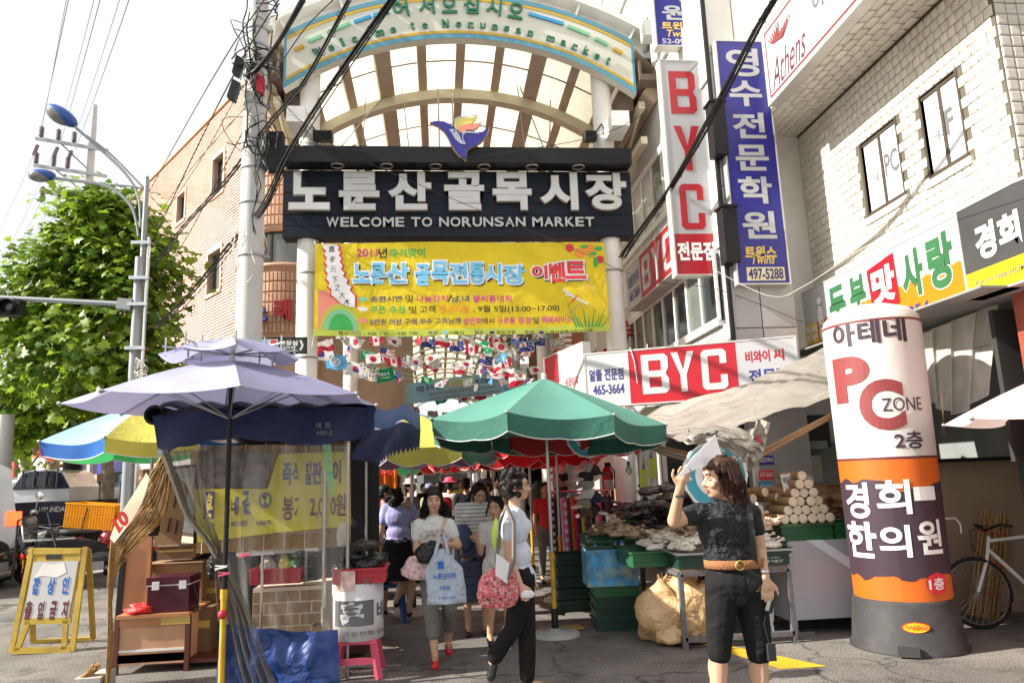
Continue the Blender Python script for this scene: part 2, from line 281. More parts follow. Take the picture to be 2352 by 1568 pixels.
D('van_white',(.68,.71,.74),.25,coat=.5);D('truck_navy',(.015,.02,.045),.2,coat=.6);D('tail_red',(.7,.02,.01),.2,coat=.5);D('amber',(.9,.25,.01),.2);D('tyre',(.012,.012,.013),.8);D('moto_black',(.02,.02,.023),.15,coat=.6);D('moto_red',(.5,.01,.03),.25,coat=.6);D('moto_silver',(.5,.5,.52),.25,metal=.5)
D('blossom',(.7,.6,.62),.7);D('orange_fab',(.75,.2,.01),.7,transl=.3);D('magenta_fab',(.45,.01,.12),.6,transl=.3);D('lilac_fab',(.55,.38,.6),.7);D('bulb',(1.,.78,.4),.3,emis=6.);D('bulb_clear',(.75,.72,.65),.05,trans=.6,spec=.8)
D('cap_grey',(.35,.35,.34),.8);D('cap_white',(.7,.69,.66),.8);D('cap_black',(.02,.02,.022),.8);D('cap_navy',(.02,.025,.07),.8);D('cap_khaki',(.3,.3,.2),.8);D('cap_brown',(.12,.07,.06),.8);D('pvc_silver',(.40,.37,.32),.35,transl=.35,wrinkle=.7,ws=3,coat=.4,var=.15)
film('film_clear',(.8,.79,.75),.03,.12,6,(1,1,.15),.6);film('film_grey',(.74,.72,.66),.55,.22,4,(1,1,.4),.8);film('film_smoke',(.30,.27,.22),.3,.15,6,(1,1,.2),.8)
for k_ in('film_clear','film_grey','film_smoke'):M[k_]=MATS[k_]
def ground_mat():
 m=bpy.data.materials.new('asphalt');m.use_nodes=True;N=m.node_tree.nodes;L=m.node_tree.links;b=N['Principled BSDF']
 tc=N.new('ShaderNodeTexCoord')
 def nz(s,d=6,rr=.6):
  n=N.new('ShaderNodeTexNoise');n.inputs['Scale'].default_value=s;n.inputs['Detail'].default_value=d;n.inputs['Roughness'].default_value=rr;L.new(tc.outputs['Object'],n.inputs['Vector']);return n.outputs[0]
 r=N.new('ShaderNodeValToRGB');r.color_ramp.elements[0].position=.35;r.color_ramp.elements[0].color=(.12,.115,.108,1);r.color_ramp.elements[1].position=.7;r.color_ramp.elements[1].color=(.27,.255,.23,1);L.new(nz(.7),r.inputs[0])
 r2=N.new('ShaderNodeValToRGB');r2.color_ramp.elements[0].position=.38;r2.color_ramp.elements[0].color=(.45,.45,.45,1);r2.color_ramp.elements[1].position=.68;r2.color_ramp.elements[1].color=(1.5,1.45,1.4,1);L.new(nz(75,2),r2.inputs[0])
 mx=N.new('ShaderNodeMixRGB');mx.blend_type='MULTIPLY';mx.inputs[0].default_value=1;L.new(r.outputs[0],mx.inputs[1]);L.new(r2.outputs[0],mx.inputs[2])
 r3=N.new('ShaderNodeMapRange');r3.inputs[1].default_value=.52;r3.inputs[2].default_value=.66;r3.inputs[4].default_value=.7;L.new(nz(2.3,8,.7),r3.inputs[0])
 m2=N.new('ShaderNodeMixRGB');L.new(r3.outputs[0],m2.inputs[0]);L.new(mx.outputs[0],m2.inputs[1]);m2.inputs[2].default_value=(.05,.045,.04,1)
 L.new(m2.outputs[0],b.inputs['Base Color']);b.inputs['Roughness'].default_value=.85
 vo=N.new('ShaderNodeTexVoronoi');vo.feature='DISTANCE_TO_EDGE';vo.inputs['Scale'].default_value=.55;nv=N.new('ShaderNodeVectorMath');nv.operation='MULTIPLY_ADD';nz2=N.new('ShaderNodeTexNoise');nz2.inputs['Scale'].default_value=2.2;nz2.inputs['Detail'].default_value=6;L.new(tc.outputs['Object'],nz2.inputs['Vector']);L.new(nz2.outputs['Color'],nv.inputs[0]);nv.inputs[1].default_value=(.9,.9,0);L.new(tc.outputs['Object'],nv.inputs[2]);L.new(nv.outputs[0],vo.inputs['Vector'])
 ck=N.new('ShaderNodeMapRange');ck.inputs[1].default_value=.002;ck.inputs[2].default_value=.012;ck.inputs[3].default_value=.75;ck.inputs[4].default_value=0;L.new(vo.outputs[0],ck.inputs[0]);m3=N.new('ShaderNodeMixRGB');L.new(ck.outputs[0],m3.inputs[0]);L.new(m2.outputs[0],m3.inputs[1]);m3.inputs[2].default_value=(.03,.028,.025,1);L.new(m3.outputs[0],b.inputs['Base Color'])
 bp=N.new('ShaderNodeBump');bp.inputs['Strength'].default_value=.8;bp.inputs['Distance'].default_value=.012;L.new(nz(70,3),bp.inputs['Height']);L.new(bp.outputs[0],b.inputs['Normal'])
 return m
M['asphalt']=ground_mat()
D('paving',(.30,.28,.25),.85,bump=.3,dirt=.3,ds=2)
# = ground
def Z3(zx,zy):return((700+zx/1.8816)/1.2857,zy/1.8816/1.2857)
def zmap(x0,y0,s):return lambda zx,zy:((x0+zx/s)/1.2857,(y0+zy/s)/1.2857)
g=MB();g.poly((-400,-60,0),(400,-60,0),(400,600,0),(-400,600,0));tag(g.build('ground',M['asphalt']),kind='structure')
g=MB();g.poly((2.35,6.98,.004),(2.52,6.95,.004),(3.05,5.95,.004),(2.66,5.97,.004));tag(g.build('road_marking',M['yellow_paint']),kind='structure')
g=MB();g.poly((2.0,12.2,.004),(2.9,9.9,.004),(3.05,9.95,.004),(2.15,12.3,.004));tag(g.build('road_marking',M['yellow_paint']),kind='structure')
WD=Vector((-math.sin(R(36.5)),math.cos(R(36.5)),0));WN=Vector((-WD.y,WD.x,0))
g=MB();a=Vector((-4.9,18.2,.0))
g.prism([(0,0),(60,0),(60,2.6),(0,2.6)],a+WN*-.1,WD,WN,(0,0,.13));tag(g.build('pavement',M['paving']),kind='structure')
g=MB();g.prism([(0,0),(60,0),(60,.16),(0,.16)],a+WN*2.5,WD,WN,(0,0,.15));tag(g.build('kerb',M['conc']),kind='structure')
g=MB();c=U(1265,1335,Z=0);g.lathe([(0,.006),(.3,.006),(.32,.003),(.34,.006),(.36,0)],c,28)
for k in range(9):g.box(c.x-.24,c.y-.25+k*.062,.006,c.x+.24,c.y-.23+k*.062,.012)
tag(g.build('manhole_cover',mat('rust_iron',(.12,.08,.06),.8,dirt=.5)),'rusty round manhole cover in the road behind the green parasol base','manhole cover')
g=MB();g.prism([(0,0),(.9,0),(.9,5),(0,5)],(4.15,7.9,0),(1,0,0),(0,1,0),(0,0,.1));tag(g.build('step',M['conc']),kind='structure')
# = market arcade
ar=thing('market_arcade','arcade of cream ribs and pale translucent roof panes on white round pillars over the alley','arcade',(.48,10.6,0))
def at_ar(o):o.parent=ar;o.matrix_parent_inverse=Matrix.Translation((-.48,-10.6,0));return o
VC=Vector((.48,0,4.05));VR=4.72
def vp(a,y,r=VR):return Vector((VC.x+r*math.sin(R(a)),y,VC.z+r*math.cos(R(a))))
def pillar(x,y,r=.155,h=7.3):
 m=MB();m.lathe([(r*1.25,0),(r*1.25,.12),(r,.14),(r,h)],(0,0,0),20);m.mi=1
 rnd=random.Random(int(x*10+y*100))
 for z in(.9,3.35,4.6)if y<12 else():
  m.lathe([(r+.006,z),(r+.012,z+.015),(r+.006,z+.03)],(0,0,0),16)
 m.mi=0
 return at_ar(m.build('pillar',[M['pillar_white'],M['wire_grey']],None,(x,y,0)))
for x,y in[(-1.885,10.7),(2.70,10.7),(-1.885,16.0),(2.70,18.6),(-1.885,23),(2.70,25)]+[(s,y)for y in(31,38,45,52,60)for s in(-1.885,2.70)]:
 pillar(x,y,.155 if y<17 else .14,8.25 if y<12 else 7.3)
angs=[-41,-32.5,-24.5,-16.5,-8.2,0,8.2,16.5,24.5,32.5,41]
YE=62.
for k,a_ in enumerate(angs):
 m=MB();p=vp(a_,0);ra=Vector((math.sin(R(a_)),0,math.cos(R(a_))));ta=Vector((ra.z,0,-ra.x))
 wd=.13 if k in(0,3,7,10)else .075;hh=.22 if k in(0,3,7,10)else .14
 m.obox(Vector((p.x-ra.x*.1,(10.55+YE)/2,p.z-ra.z*.1)),ta*wd,(0,(YE-10.55)/2,0),ra*hh/2);at_ar(m.build('purlin',M['tan_beam']))
bars_y=[10.6+i*1.18 for i in range(int((YE-10.6)/1.18)+1)]
m=MB();pts=[vp(a,0,VR+.015)for a in range(-43,44,4)];m.tube(pts,.016,4);bar_me=m.mesh('glazing_bar',M['brown_steel'])
for y in bars_y:at_ar(link('glazing_bar',bar_me,None,(0,y,0)))
pane_l=[]
for k in range(len(angs)-1):
 a0,a1=angs[k]+.35,angs[k+1]-.35;am=(a0+a1)/2
 for i in range(len(bars_y)-1):
  pane_l.append(Matrix.Translation(vp(am,bars_y[i]+.59,VR+.03))@Matrix.Rotation(R(am),4,'Y')@Matrix.Diagonal((VR*R(a1-a0)/2,.58,1,1)))
m=MB();m.grid(lambda u,v:(u*2-1,v*2-1,.012*(1-(2*u-1)**2)),2,1);m.box(-1,-1,-.012,1,1,-.006)
pr_=thing('roof_glazing',None,None);del_=[pr_.pop(k,None)for k in('label','category')];at_ar(pr_)
pieces(m.mesh('roof_pane',M['pane']),pane_l,'roof_pane',pr_)
def arc_band(m,y,r0,r1,a0,a1,th,n=26,c=VC):
 p=[(r1*math.sin(R(a0+(a1-a0)*i/n)),r1*math.cos(R(a0+(a1-a0)*i/n)))for i in range(n+1)]+[(r0*math.sin(R(a1+(a0-a1)*i/n)),r0*math.cos(R(a1+(a0-a1)*i/n)))for i in range(n+1)]
 k=n+1
 O=Vector((c.x,y,c.z));v=[O+Vector((a,0,b))for a,b in p];v2=[q+Vector((0,th,0))for q in v]
 N_=2*k;m.add(v+v2,[(i,i+1,N_-2-i,N_-1-i)for i in range(n)]+[(N_+i+1,N_+i,2*N_-1-i,2*N_-2-i)for i in range(n)]+[(i,(i+1)%N_,N_+(i+1)%N_,N_+i)for i in range(N_)])
rib=MB();arc_band(rib,-.04,4.32,4.5,-42,42,.2)
rib_me=rib.mesh('rib',M['cream_rib'])
tr=MB()
tr.smooth=True
for r in(4.05,4.42):tr.tube([Vector((VC.x+r*math.sin(R(a)),0,VC.z+r*math.cos(R(a))))for a in range(-52,53,4)],.055,7)
for i,a in enumerate(range(-50,51,6)):
 tr.tube([vp(a,0,4.05),vp(a+(3 if i%2 else-3),0,4.42)],.025,5)
tr_me=tr.mesh('rib',M['cream_rib'])
at_ar(link('rib',rib_me,None,(0,12.35,0)))
for i,y in enumerate([16,19.4,22.8,26.2,29.6,33,36.4,40,44,48,52,56,60]):at_ar(link('rib',tr_me,None,(0,y,0)))
for s in(-1,1):
 m=MB();x=.48+s*2.85
 m.bar((x,10.6,7.35),(x,YE,7.35),.1,.12);m.bar((x,10.6,6.75),(x,YE,6.75),.1,.12)
 for i in range(30):m.tube([(x,10.6+i*1.6,6.75 if i%2 else 7.35),(x,12.2+i*1.6,7.35 if i%2 else 6.75)],.03,5)
 at_ar(m.build('girder',M['cream_rib']))
 m=MB();xx=.48+s*3.0
 m.box(xx-.24,10.3,7.62,xx+.24,YE,7.72);m.box(xx-.24,10.3,7.72,xx-.21,YE,7.95);m.box(xx+.21,10.3,7.72,xx+.24,YE,7.95)
 for i in range(12):m.bar((xx-s*.25,11+i*3.9,7.3),(xx,11+i*3.9,7.6),.08,.12)
 at_ar(m.build('gutter',M['brown_steel']))
 m=MB();m.grid(lambda u,v:(.48+s*(2.75+.5*u),10.4+(YE-10.4)*v,7.72-.0+(.45-.55*u)+.03),1,6);at_ar(m.build('eave_sheet',M['tan_beam']))
m=MB()
for x0,x1 in((-1.2,-1.28),(-.9,-1.9),(2.15,2.2),(1.6,2.3),(-.55,-.4),(1.55,1.75)):
 m.tube([(x0,12.3,8.35 if abs(x0-.48)>1.2 else 8.6),(x1,11.2+abs(x0),6.9)],.012,5)
for x0 in(.1,.35):m.tube([(x0,12.25,8.5),(x0,12.2,7.2)],.014,5)
at_ar(m.build('hanger_rod',M['steel']))
FC=Vector((.48,0,3.8))
m=MB();arc_band(m,10.62,4.95,5.02,-33,33,.34,30,FC);arc_band(m,10.76,5.02,5.62,-33,33,.03,30,FC);arc_band(m,10.5,5.62,5.7,-34,34,.5,30,FC)
for a_ in range(-30,31,10):
 p=Vector((math.sin(R(a_)),0,math.cos(R(a_))));m.obox(FC+p*5.32+Vector((0,10.66,0)),p*.3,(0,.1,0),Vector((p.z,0,-p.x))*.02)
 t_=Vector((p.z,0,-p.x))
 for k in range(5):m.ball(FC+p*(5.12+k*.1)+t_*.14+Vector((0,10.745,0)),.022,.012,.022,8,4)
at_ar(m.build('gable_girder',M['white_metal']))
for s in(-1,1):
 m=MB();m.box(.48+s*2.98-.13,10.15,8.3,.48+s*2.98+.13,10.4,8.56)
 at_ar(m.build('eave_end',M['white_metal']));m=MB()
for s in(-1,1):
 m=MB()
 for i in range(4):m.box(.48+s*(2.5+i*.15)-.13,10.75+.06*i,7.0+i*.36,.48+s*(2.5+i*.15)+.13,12.4+i*.3,7.3+i*.36)
 at_ar(m.build('eave_box',M['brown_steel']))
for s,x in((-1,-1.96),(1,2.80)):
 m=MB();m.box(x-.13,9.98,6.68,x+.13,10.5,6.92);at_ar(m.build('beam_end',M['white_metal']))
# = arched sign
sg=thing('arch_sign','cream arched sign with green Korean and English welcome lettering across the top of the gate','sign',(.48,10.35,7.4))
def at_sg(o,root=None):root=root or sg;o.parent=root;o.matrix_parent_inverse=Matrix.Translation(-root.location);return o
def ring_pts(r,x):
 return math.degrees(math.asin(x/r))
def band(name,r0,r1,y,th,mt,half=2.7):
 n=36;m=MB();P_=[]
 for r in(r0,r1):
  a=ring_pts(r,half);P_.append([(r*math.sin(R(-a+2*a*i/n)),r*math.cos(R(-a+2*a*i/n)))for i in range(n+1)])
 pl=P_[1]+P_[0][::-1];K=len(pl)
 v=[Vector((FC.x+a,y,FC.z+b))for a,b in pl];v2=[q+Vector((0,th,0))for q in v]
 m.add(v+v2,[(i,i+1,K-2-i,K-1-i)for i in range(n)]+[(K+i+1,K+i,2*K-1-i,2*K-2-i)for i in range(n)]+[(i,(i+1)%K,K+(i+1)%K,K+i)for i in range(K)])
 return at_sg(m.build(name,mt))
band('panel',4.5,5.27,10.36,.16,M['arch_face'])
band('border',4.5,4.575,10.352,.006,M['arch_blue']);band('border',5.2,5.27,10.352,.006,M['arch_blue'])
band('stripe',4.58,4.625,10.352,.006,M['arch_yellow'],2.66);band('stripe',5.145,5.19,10.352,.006,M['arch_yellow'],2.66)
m=MB()
for s in(-1,1):m.obox((.48+s*2.685,10.355,3.8+4.08),(.018,0,0),(0,.004,0),(0,0,.42))
at_sg(m.build('border',M['arch_blue']))
def arcwarp(r0):return lambda a,b,d:Vector((FC.x+(r0+b)*math.sin(a/r0),10.352-d,FC.z+(r0+b)*math.cos(a/r0)))
ff=Fr((0,0,0),(1,0,0))
s_='Welcome to Norunsan market';r0=4.74
gaps={'W':1.25,'m':1.25,'N':1.15};aW,aT=-2.29,2.38
pos=[];t=0
for ch in s_:
 w1=.62 if ch==' ' else gaps.get(ch,1.0);pos.append(t+w1/2);t+=w1
lo,hi=pos[0],pos[-1]
for ch,p_ in zip(s_,pos):
 if ch==' ':continue
 a=aW+(aT-aW)*(p_-lo)/(hi-lo);wd={'W':.13,'m':.13,'N':.105,'l':.05,'t':.06}.get(ch,.085)
 h0=.135 if ch in 'WNlkt' else .088
 m=MB();write(m,ff,ch,a-wd/2,-.07,a+wd/2,-.07+h0,.004,.025,.022,warp=arcwarp(r0))
 for dx in((-.3,.3)if ch in 'Nmnrk' else((-.3,)if ch in 'W' else((0,)if ch in 'l' else()))):
  c0=arcwarp(r0)(a+dx*wd,-.067 if ch!='W' else .062,.016);m.obox(c0,(.022,0,0),(0,.0125,0),(0,0,.006))
 at_sg(m.build('letter',M['arch_green']))
for ch,zx in zip('어서오십시오',(912,1055,1180,1300,1425,1545)):
 x=U(*Z3(zx,30),Y=10.35).x-.48;a=5.0*math.asin(x/5.0)
 m=MB();write(m,ff,ch,a-.12,-.085,a+.12,.19,.004,.03,.02,warp=arcwarp(5.0));at_sg(m.build('letter',M['arch_green']))
for zx0,zy0,zx1,zy1,mt in[(320,280,370,255,'arch_yellow'),(400,232,472,200,'dash_green'),(505,182,628,130,'dash_green'),(650,125,745,92,'dash_blue'),(755,88,845,68,'dash_blue'),(1622,78,1815,135,'dash_blue'),(1838,148,1960,198,'dash_green'),(1990,215,2062,250,'dash_green'),(2092,272,2142,298,'arch_yellow')]:
 p,q=U(*Z3(zx0,zy0),Y=10.34),U(*Z3(zx1,zy1),Y=10.34);m=MB();m.bar(p,q,.035,.05,(0,0,1));at_sg(m.build('dash',M[mt]))
# = name board
nb=thing('name_board','wide navy planked board with raised pale Korean market name and English welcome line','sign',(.4,10.5,5.12))
def at_nb(o):return at_sg(o,nb)
m=MB();m.box(-2.22,10.54,5.13,3.03,10.78,6.17);at_nb(m.build('casing',M['black_metal']))
m=MB();m.box(-2.625,-.012,-.0835,2.625,.02,.0835);pk=m.mesh('plank',M['navy_board'])
for i in range(6):at_nb(link('plank',pk,None,(.405,10.52+.002*(i%2),5.215+i*.174)))
for ch,a,b in zip('노룬산골목시장',(288,567,838,1150,1418,1680,1932),(518,792,1080,1373,1635,1892,2162)):
 x0=U(*Z3(a,1050),Y=10.45).x;x1=U(*Z3(b,1050),Y=10.45).x;f=Fr((0,10.5,0),(1,0,0))
 m=MB();write(m,f,ch,x0,5.515,x1,6.12,.01,.07,.045);write(m,f,ch,x0+.012,5.527,x1-.012,6.108,.0825,0,.035,mi=1)
 at_nb(m.build('letter',[M['letter_side'],M['letter_face']]))
x0=U(*Z3(492,1220),Y=10.5).x;x1=U(*Z3(1985,1220),Y=10.5).x;st='WELCOME TO NORUNSAN MARKET'
co,fs=text_mesh(st,.018)
adv={'W':1.3,'M':1.15,'O':1.08,'C':1.05,' ':.5,'N':1.05,'L':.8,'E':.92,'I':.4}
tot=sum(adv.get(c,1)for c in st);t=0
for ch in st:
 wv=adv.get(ch,1)*(x1-x0)/tot
 if ch!=' ':
  m=MB();write(m,Fr((0,10.5,0),(1,0,0)),ch,x0+t+wv*.07,5.275,x0+t+wv*.93,5.42,.005,.03,.02);at_nb(m.build('letter',M['sign_white']))
 t+=wv
for s in(-2.24,3.05):
 m=MB();m.lathe([(.03,-.008),(.04,0),(.03,.008)],(0,0,0),12);o=at_nb(m.build('eyelet',M['steel']));o.location=(s,10.6,6.0);o.rotation_euler=(R(90),0,0)
lb=thing('light_bar','black box beam with six round downlights above the navy name board','light bar',(.4,10.2,6.15))
m=MB();m.box(-2.165,10.2,6.17,2.985,10.5,6.42);at_sg(m.build('housing',M['black_metal']),lb)
for zx in(545,826,1103,1380,1653,1917):
 p=U(*Z3(zx,893),Z=6.14);m=MB();m.lathe([(.098,.02),(.105,0),(.085,-.012),(.08,.01)],(0,0,0),20);m.mi=1;m.lathe([(.08,.0),(.05,.022),(0,.03)],(0,0,0),16)
 o=at_sg(m.build('downlight',[M['steel'],M['lamp_glass']]),lb);o.location=(p.x,10.34,6.165)
be=thing('bird_emblem','blue bird emblem with yellow and orange wing tips standing on the black light bar','emblem',(.5,10.1,6.1))
def zp(pts,Y):return[(U(*Z3(*p),Y=Y).x,U(*Z3(*p),Y=Y).z)for p in pts]
def plate(name,pts,d0,d1,mt,Y=10.12):
 m=MB();m.prism(zp(pts,Y),(0,Y-d0,0),(1,0,0),(0,0,1),(0,-(d1-d0),0));return at_sg(m.build(name,mt),be)
body=[(1075,682),(1110,674),(1150,677),(1180,690),(1203,708),(1218,722),(1238,735),(1255,742),(1262,728),(1290,727),(1330,735),(1362,735),(1398,708),(1388,745),(1365,780),(1330,808),(1295,822),(1278,835),(1274,890),(1240,870),(1212,838),(1188,800),(1172,765),(1150,730),(1118,703),(1090,692)]
plate('backing',[(x+(x-1240)*.03,y+(y-770)*.03)for x,y in body],-.06,0,M['gold']);plate('bird_body',body,.0,.01,M['emblem_blue'])
wy=[(1208,690),(1212,665),(1235,655),(1275,656),(1310,655),(1336,646),(1325,668),(1300,690),(1265,695),(1240,705),(1232,725),(1218,712)]
wo_=[(1232,728),(1240,702),(1270,694),(1310,692),(1356,682),(1340,708),(1310,725),(1275,724),(1255,742),(1240,738)]
plate('wing',wy,-.05,.012,M['emblem_yellow']);plate('wing',wo_,-.05,.014,M['salmon'])
plate('breast',[(1178,722),(1200,720),(1222,732),(1238,755),(1245,780),(1272,806),(1240,800),(1212,775),(1195,745)],.012,.016,M['emblem_grey'])
plate('wing_line',[(1252,742),(1268,731),(1300,733),(1345,742),(1350,746),(1300,742),(1272,740),(1256,752),(1256,775),(1272,802),(1262,796),(1250,770)],.012,.016,M['emblem_grey'])
plate('wing_line',[(1206,692),(1210,663),(1236,651),(1336,643),(1334,648),(1238,657),(1216,668),(1213,692),(1222,712),(1216,712)],.013,.02,M['emblem_grey'])
m=MB();e=U(*Z3(1206,733),Y=10.1);m.cyl((e.x,10.1,e.z),(e.x,10.085,e.z),.012,n=10);at_sg(m.build('eye',M['emblem_blue']),be)
for zx,zy,s in((480,760,1),(1960,760,-1)):
 p=U(*Z3(zx,zy),Y=10.55);t=thing('floodlight','black floodlight on the %s pillar above the light bar'%('left' if s>0 else 'right'),'floodlight',p,'floodlights on the gate pillars')
 m=MB();m.obox((0,0,0),(.14 if s>0 else .09,0,0),(0,.11,.03),(0,-.02,.07));m.build('housing',M['black_metal'],t)
 m=MB();m.tube([(-s*.12,0,.1),(-s*.2,.0,.22),(-s*.24,.0,.12)],.012,5);m.build('bracket',M['black_metal'],t)
# = yellow banner
Zc=zmap(700,650,1.96)
yb=thing('festival_banner','yellow cloth banner with Korean festival programme stretched between the gate pillars','banner',(.4,10.5,3.64))
BX0,BX1,BZ0,BZ1,BY=-1.74,2.54,3.645,5.01,10.45
def bwarp(u,v,d):
 s=(u-BX0)/(BX1-BX0);tq=(v-BZ0)/(BZ1-BZ0)
 return Vector((u,BY+.035*math.sin(s*9.5+tq*1.3)*math.sin(math.pi*s)-d,v+.012*math.sin(s*3.2)*(1 if tq>.5 else-1)-.02*math.sin(math.pi*s)*(1-tq)))
def fr_cloth(mi=None):return None
m=MB();m.grid(lambda u,v:bwarp(BX0+u*(BX1-BX0),BZ0+.095+v*(BZ1-BZ0-.095),0),70,16);at_sg(m.build('cloth',M['banner_yellow']),yb)
m=MB();m.grid(lambda u,v:bwarp(BX0-.012+u*(BX1-BX0+.024),BZ0+v*.098,.004),70,3);at_sg(m.build('hem_strip',M['lime']),yb)
def bw(zx,zy):
 p=U(*Zc(zx,zy),Y=BY);return p.x,p.z
def bprint(name,items,mt,root=yb):
 m=MB()
 for it in items:
  body_,x0_,y0_,x1_,y1_=it[:5];a=bw(x0_,y1_);b=bw(x1_,y0_);write(m,ff,body_,a[0],a[1],b[0],b[1],.008+(it[6]if len(it)>6 else 0),0,it[5]if len(it)>5 else .01,warp=bwarp)
 return at_sg(m.build(name,M[mt]),yb)
bprint('lettering',[('2011',692,168,815,215,.02),('나눔잔치',1040,428,1218,468,.015),('팔씨름대회',1365,425,1587,468,.015),('상인회',1308,555,1414,596,.015),('사은품',1505,552,1610,590,.015),('증정',1628,550,1700,590,.015),('택배써비스',1765,545,1942,590,.015)],'print_magenta')
bprint('lettering',[('년',820,166,870,222,.02),('및',975,428,1020,470,.01),('/',1218,428,1240,470),('및',995,490,1040,535,.01),('고객',1058,488,1148,530,.01),(': 9월 5일(13:00∼17:00)',1368,480,1865,532,.01),('에서',1416,555,1488,592,.01),('및',1712,550,1750,592,.01),(': 9월 1일 ~ 9월 7일',735,634,1045,658,.0),('행사',585,638,648,662,.01),('서울시',1228,630,1310,652),('광진구청',1500,628,1608,650),('노룬산골목시장상인회',1785,626,2055,650)],'print_black')
bprint('lettering',[('추석맞이',885,170,1088,222,.02),('쿠폰',772,490,860,534,.015),('추첨',880,488,972,532,.015)],'print_green')
bprint('lettering',[('송편시연',772,430,955,468,.015),('남,녀',1240,428,1342,470,.01),('5만원 이상 구매 우수 고객님께',770,556,1292,600,.012),('기간',652,638,718,660,.01),('주관 :',1105,632,1178,654),('협조 :',1372,630,1445,652),('주최 :',1665,628,1738,650)],'print_navy')
bprint('lettering',[('장기자랑',1170,486,1345,532,.015)],'print_orange')
big=[('노',668,250,775,365),('룬',770,245,862,375),('산',862,248,995,372),('골',1030,258,1120,388),('목',1125,240,1225,378),('전',1225,250,1335,375),('통',1340,245,1435,375),('시',1430,250,1530,370),('장',1535,255,1670,375)]
big2=[('이',1705,258,1800,345),('벤',1805,240,1900,360),('트',1895,235,2020,345)]
bprint('lettering_shadow',[(c,x+8,y+8,X_+8,Y_+10,.085)for c,x,y,X_,Y_ in big+big2],'print_black')
bprint('lettering_outline',[(c,x-5,y-4,X_+5,Y_+4,.085,.004)for c,x,y,X_,Y_ in big+big2],'print_white')
bprint('lettering',[(c,x+4,y+4,X_-4,Y_-4,.03,.008)for c,x,y,X_,Y_ in big],'print_cyan');bprint('lettering',[(c,x+4,y+4,X_-4,Y_-4,.035,.008)for c,x,y,X_,Y_ in big2],'print_red')
def bshape(name,pts,mt,d=.005):
 m=MB();q=[bw(*p)for p in pts];m.add([bwarp(a,b,d)for a,b in q],[tuple(range(len(q)-1,-1,-1))]);return at_sg(m.build(name,M[mt]),yb)
def disc(cx,cy,rx,ry,n=18,a0=0,a1=360):return[(cx+rx*math.cos(R(a0+(a1-a0)*i/n)),cy-ry*math.sin(R(a0+(a1-a0)*i/n)))for i in range(n if a1-a0>=360 else n+1)]
bshape('printed_hill',disc(500,585,100,180,20,-15,100)+[(470,405),(470,630)],'salmon',.004)
for rx,ry,mt,d in((118,150,'lime',.005),(98,120,'dash_green',.006),(70,95,'print_green',.007)):bshape('printed_hill',disc(600,632,rx,ry,20,0,180),mt,d)
rb=[(495,140),(580,142),(592,160),(582,172),(600,190),(588,205),(606,225),(592,240),(612,265),(600,285),(622,305),(612,325),(640,345),(632,368),(662,385),(652,402),(682,432),(682,500),(640,495),(600,480),(575,455),(545,430),(548,400),(528,385),(535,360),(515,340),(526,310),(510,290),(524,265),(508,245),(522,220),(505,200),(518,180),(500,165)]
bshape('printed_ribbon_edge',[(x+(12 if i<18 else-8),y+(8 if i>20 else 0))for i,(x,y)in enumerate(rb)],'print_red',.0055);bshape('printed_ribbon',rb,'print_white',.0075)
bprint('lettering',[(c,x,y,x+36,y+38)for c,x,y in(('農',530,150),('者',535,208),('天',540,266),('下',548,328),('之',563,370),('大',590,412),('本',618,450))],'print_black')
for cx_,cy_,r in((1925,162,26),(1982,190,32),(2040,170,30),(2100,228,24)):bshape('printed_persimmon',disc(cx_,cy_,r*.95,r*.95),'print_red' if r<27 else 'print_orange',.006)
for cx_,cy_,a,b in((2008,155,22,10),(2090,165,26,12),(2060,195,22,10),(2075,245,14,30)):bshape('printed_leaf',disc(cx_,cy_,a,b,10),'print_green',.009)
m=MB()
for i in range(9):
 x0=1960+i*18;x1=x0-60+i*16;y1=440+(i*53)%110
 m.add([bwarp(*bw(*p),.006)for p in((x0+12,615),(x0,615),(x1,y1))],[(0,1,2)])
at_sg(m.build('printed_rice',M['print_green']),yb)
m=MB()
for k,(xa,ya,xb,yb_)in enumerate(((1880,600,1990,510),(1980,400,2060,380),(2060,390,2070,520),(1930,560,2000,500),(1990,440,2050,400))):
 for i in range(12):
  s=i/11;cx_=xa+(xb-xa)*s+6*(i%2);cy_=ya+(yb_-ya)*s-40*math.sin(math.pi*s);m.add([bwarp(*bw(*p),.008)for p in disc(cx_,cy_,7,5,6)],[tuple(range(5,-1,-1))])
at_sg(m.build('printed_rice',M['gold_text']),yb)
bshape('printed_dragonfly',[(1905,500),(1945,455),(1955,432),(1968,430),(1965,445),(1950,462)],'print_red',.009)
for pts in([(1960,440),(1890,390),(1885,405),(1950,450)],[(1965,445),(2035,480),(2030,490),(1960,455)],[(1955,440),(1900,420),(1900,430)]):bshape('printed_dragonfly',pts,'print_white',.01)
for y_,mt in((452,'dash_green'),(508,'print_white'),(574,'salmon')):bshape('printed_rice_cake',disc(728,y_,30,13,14),mt,.007);bshape('printed_rice_cake',[(700,y_+2),(690,y_-8),(715,y_-6)],mt,.0075)
for x_,mt in((1205,'print_cyan'),(1475,'print_navy'),(1762,'print_navy')):bshape('printed_mark',disc(x_,640,16,9,10),mt,.008)
m=MB()
for p,q in(((BX0,BY,BZ1),(-1.8,10.6,5.15)),((BX0,BY,BZ0),(-1.8,10.6,3.45)),((BX1,BY,BZ1),(2.62,10.6,5.12)),((BX1,BY,BZ0),(2.62,10.58,3.4))):m.tube([p,q],.006,4)
at_sg(m.build('tie_cord',M['twine']),yb)
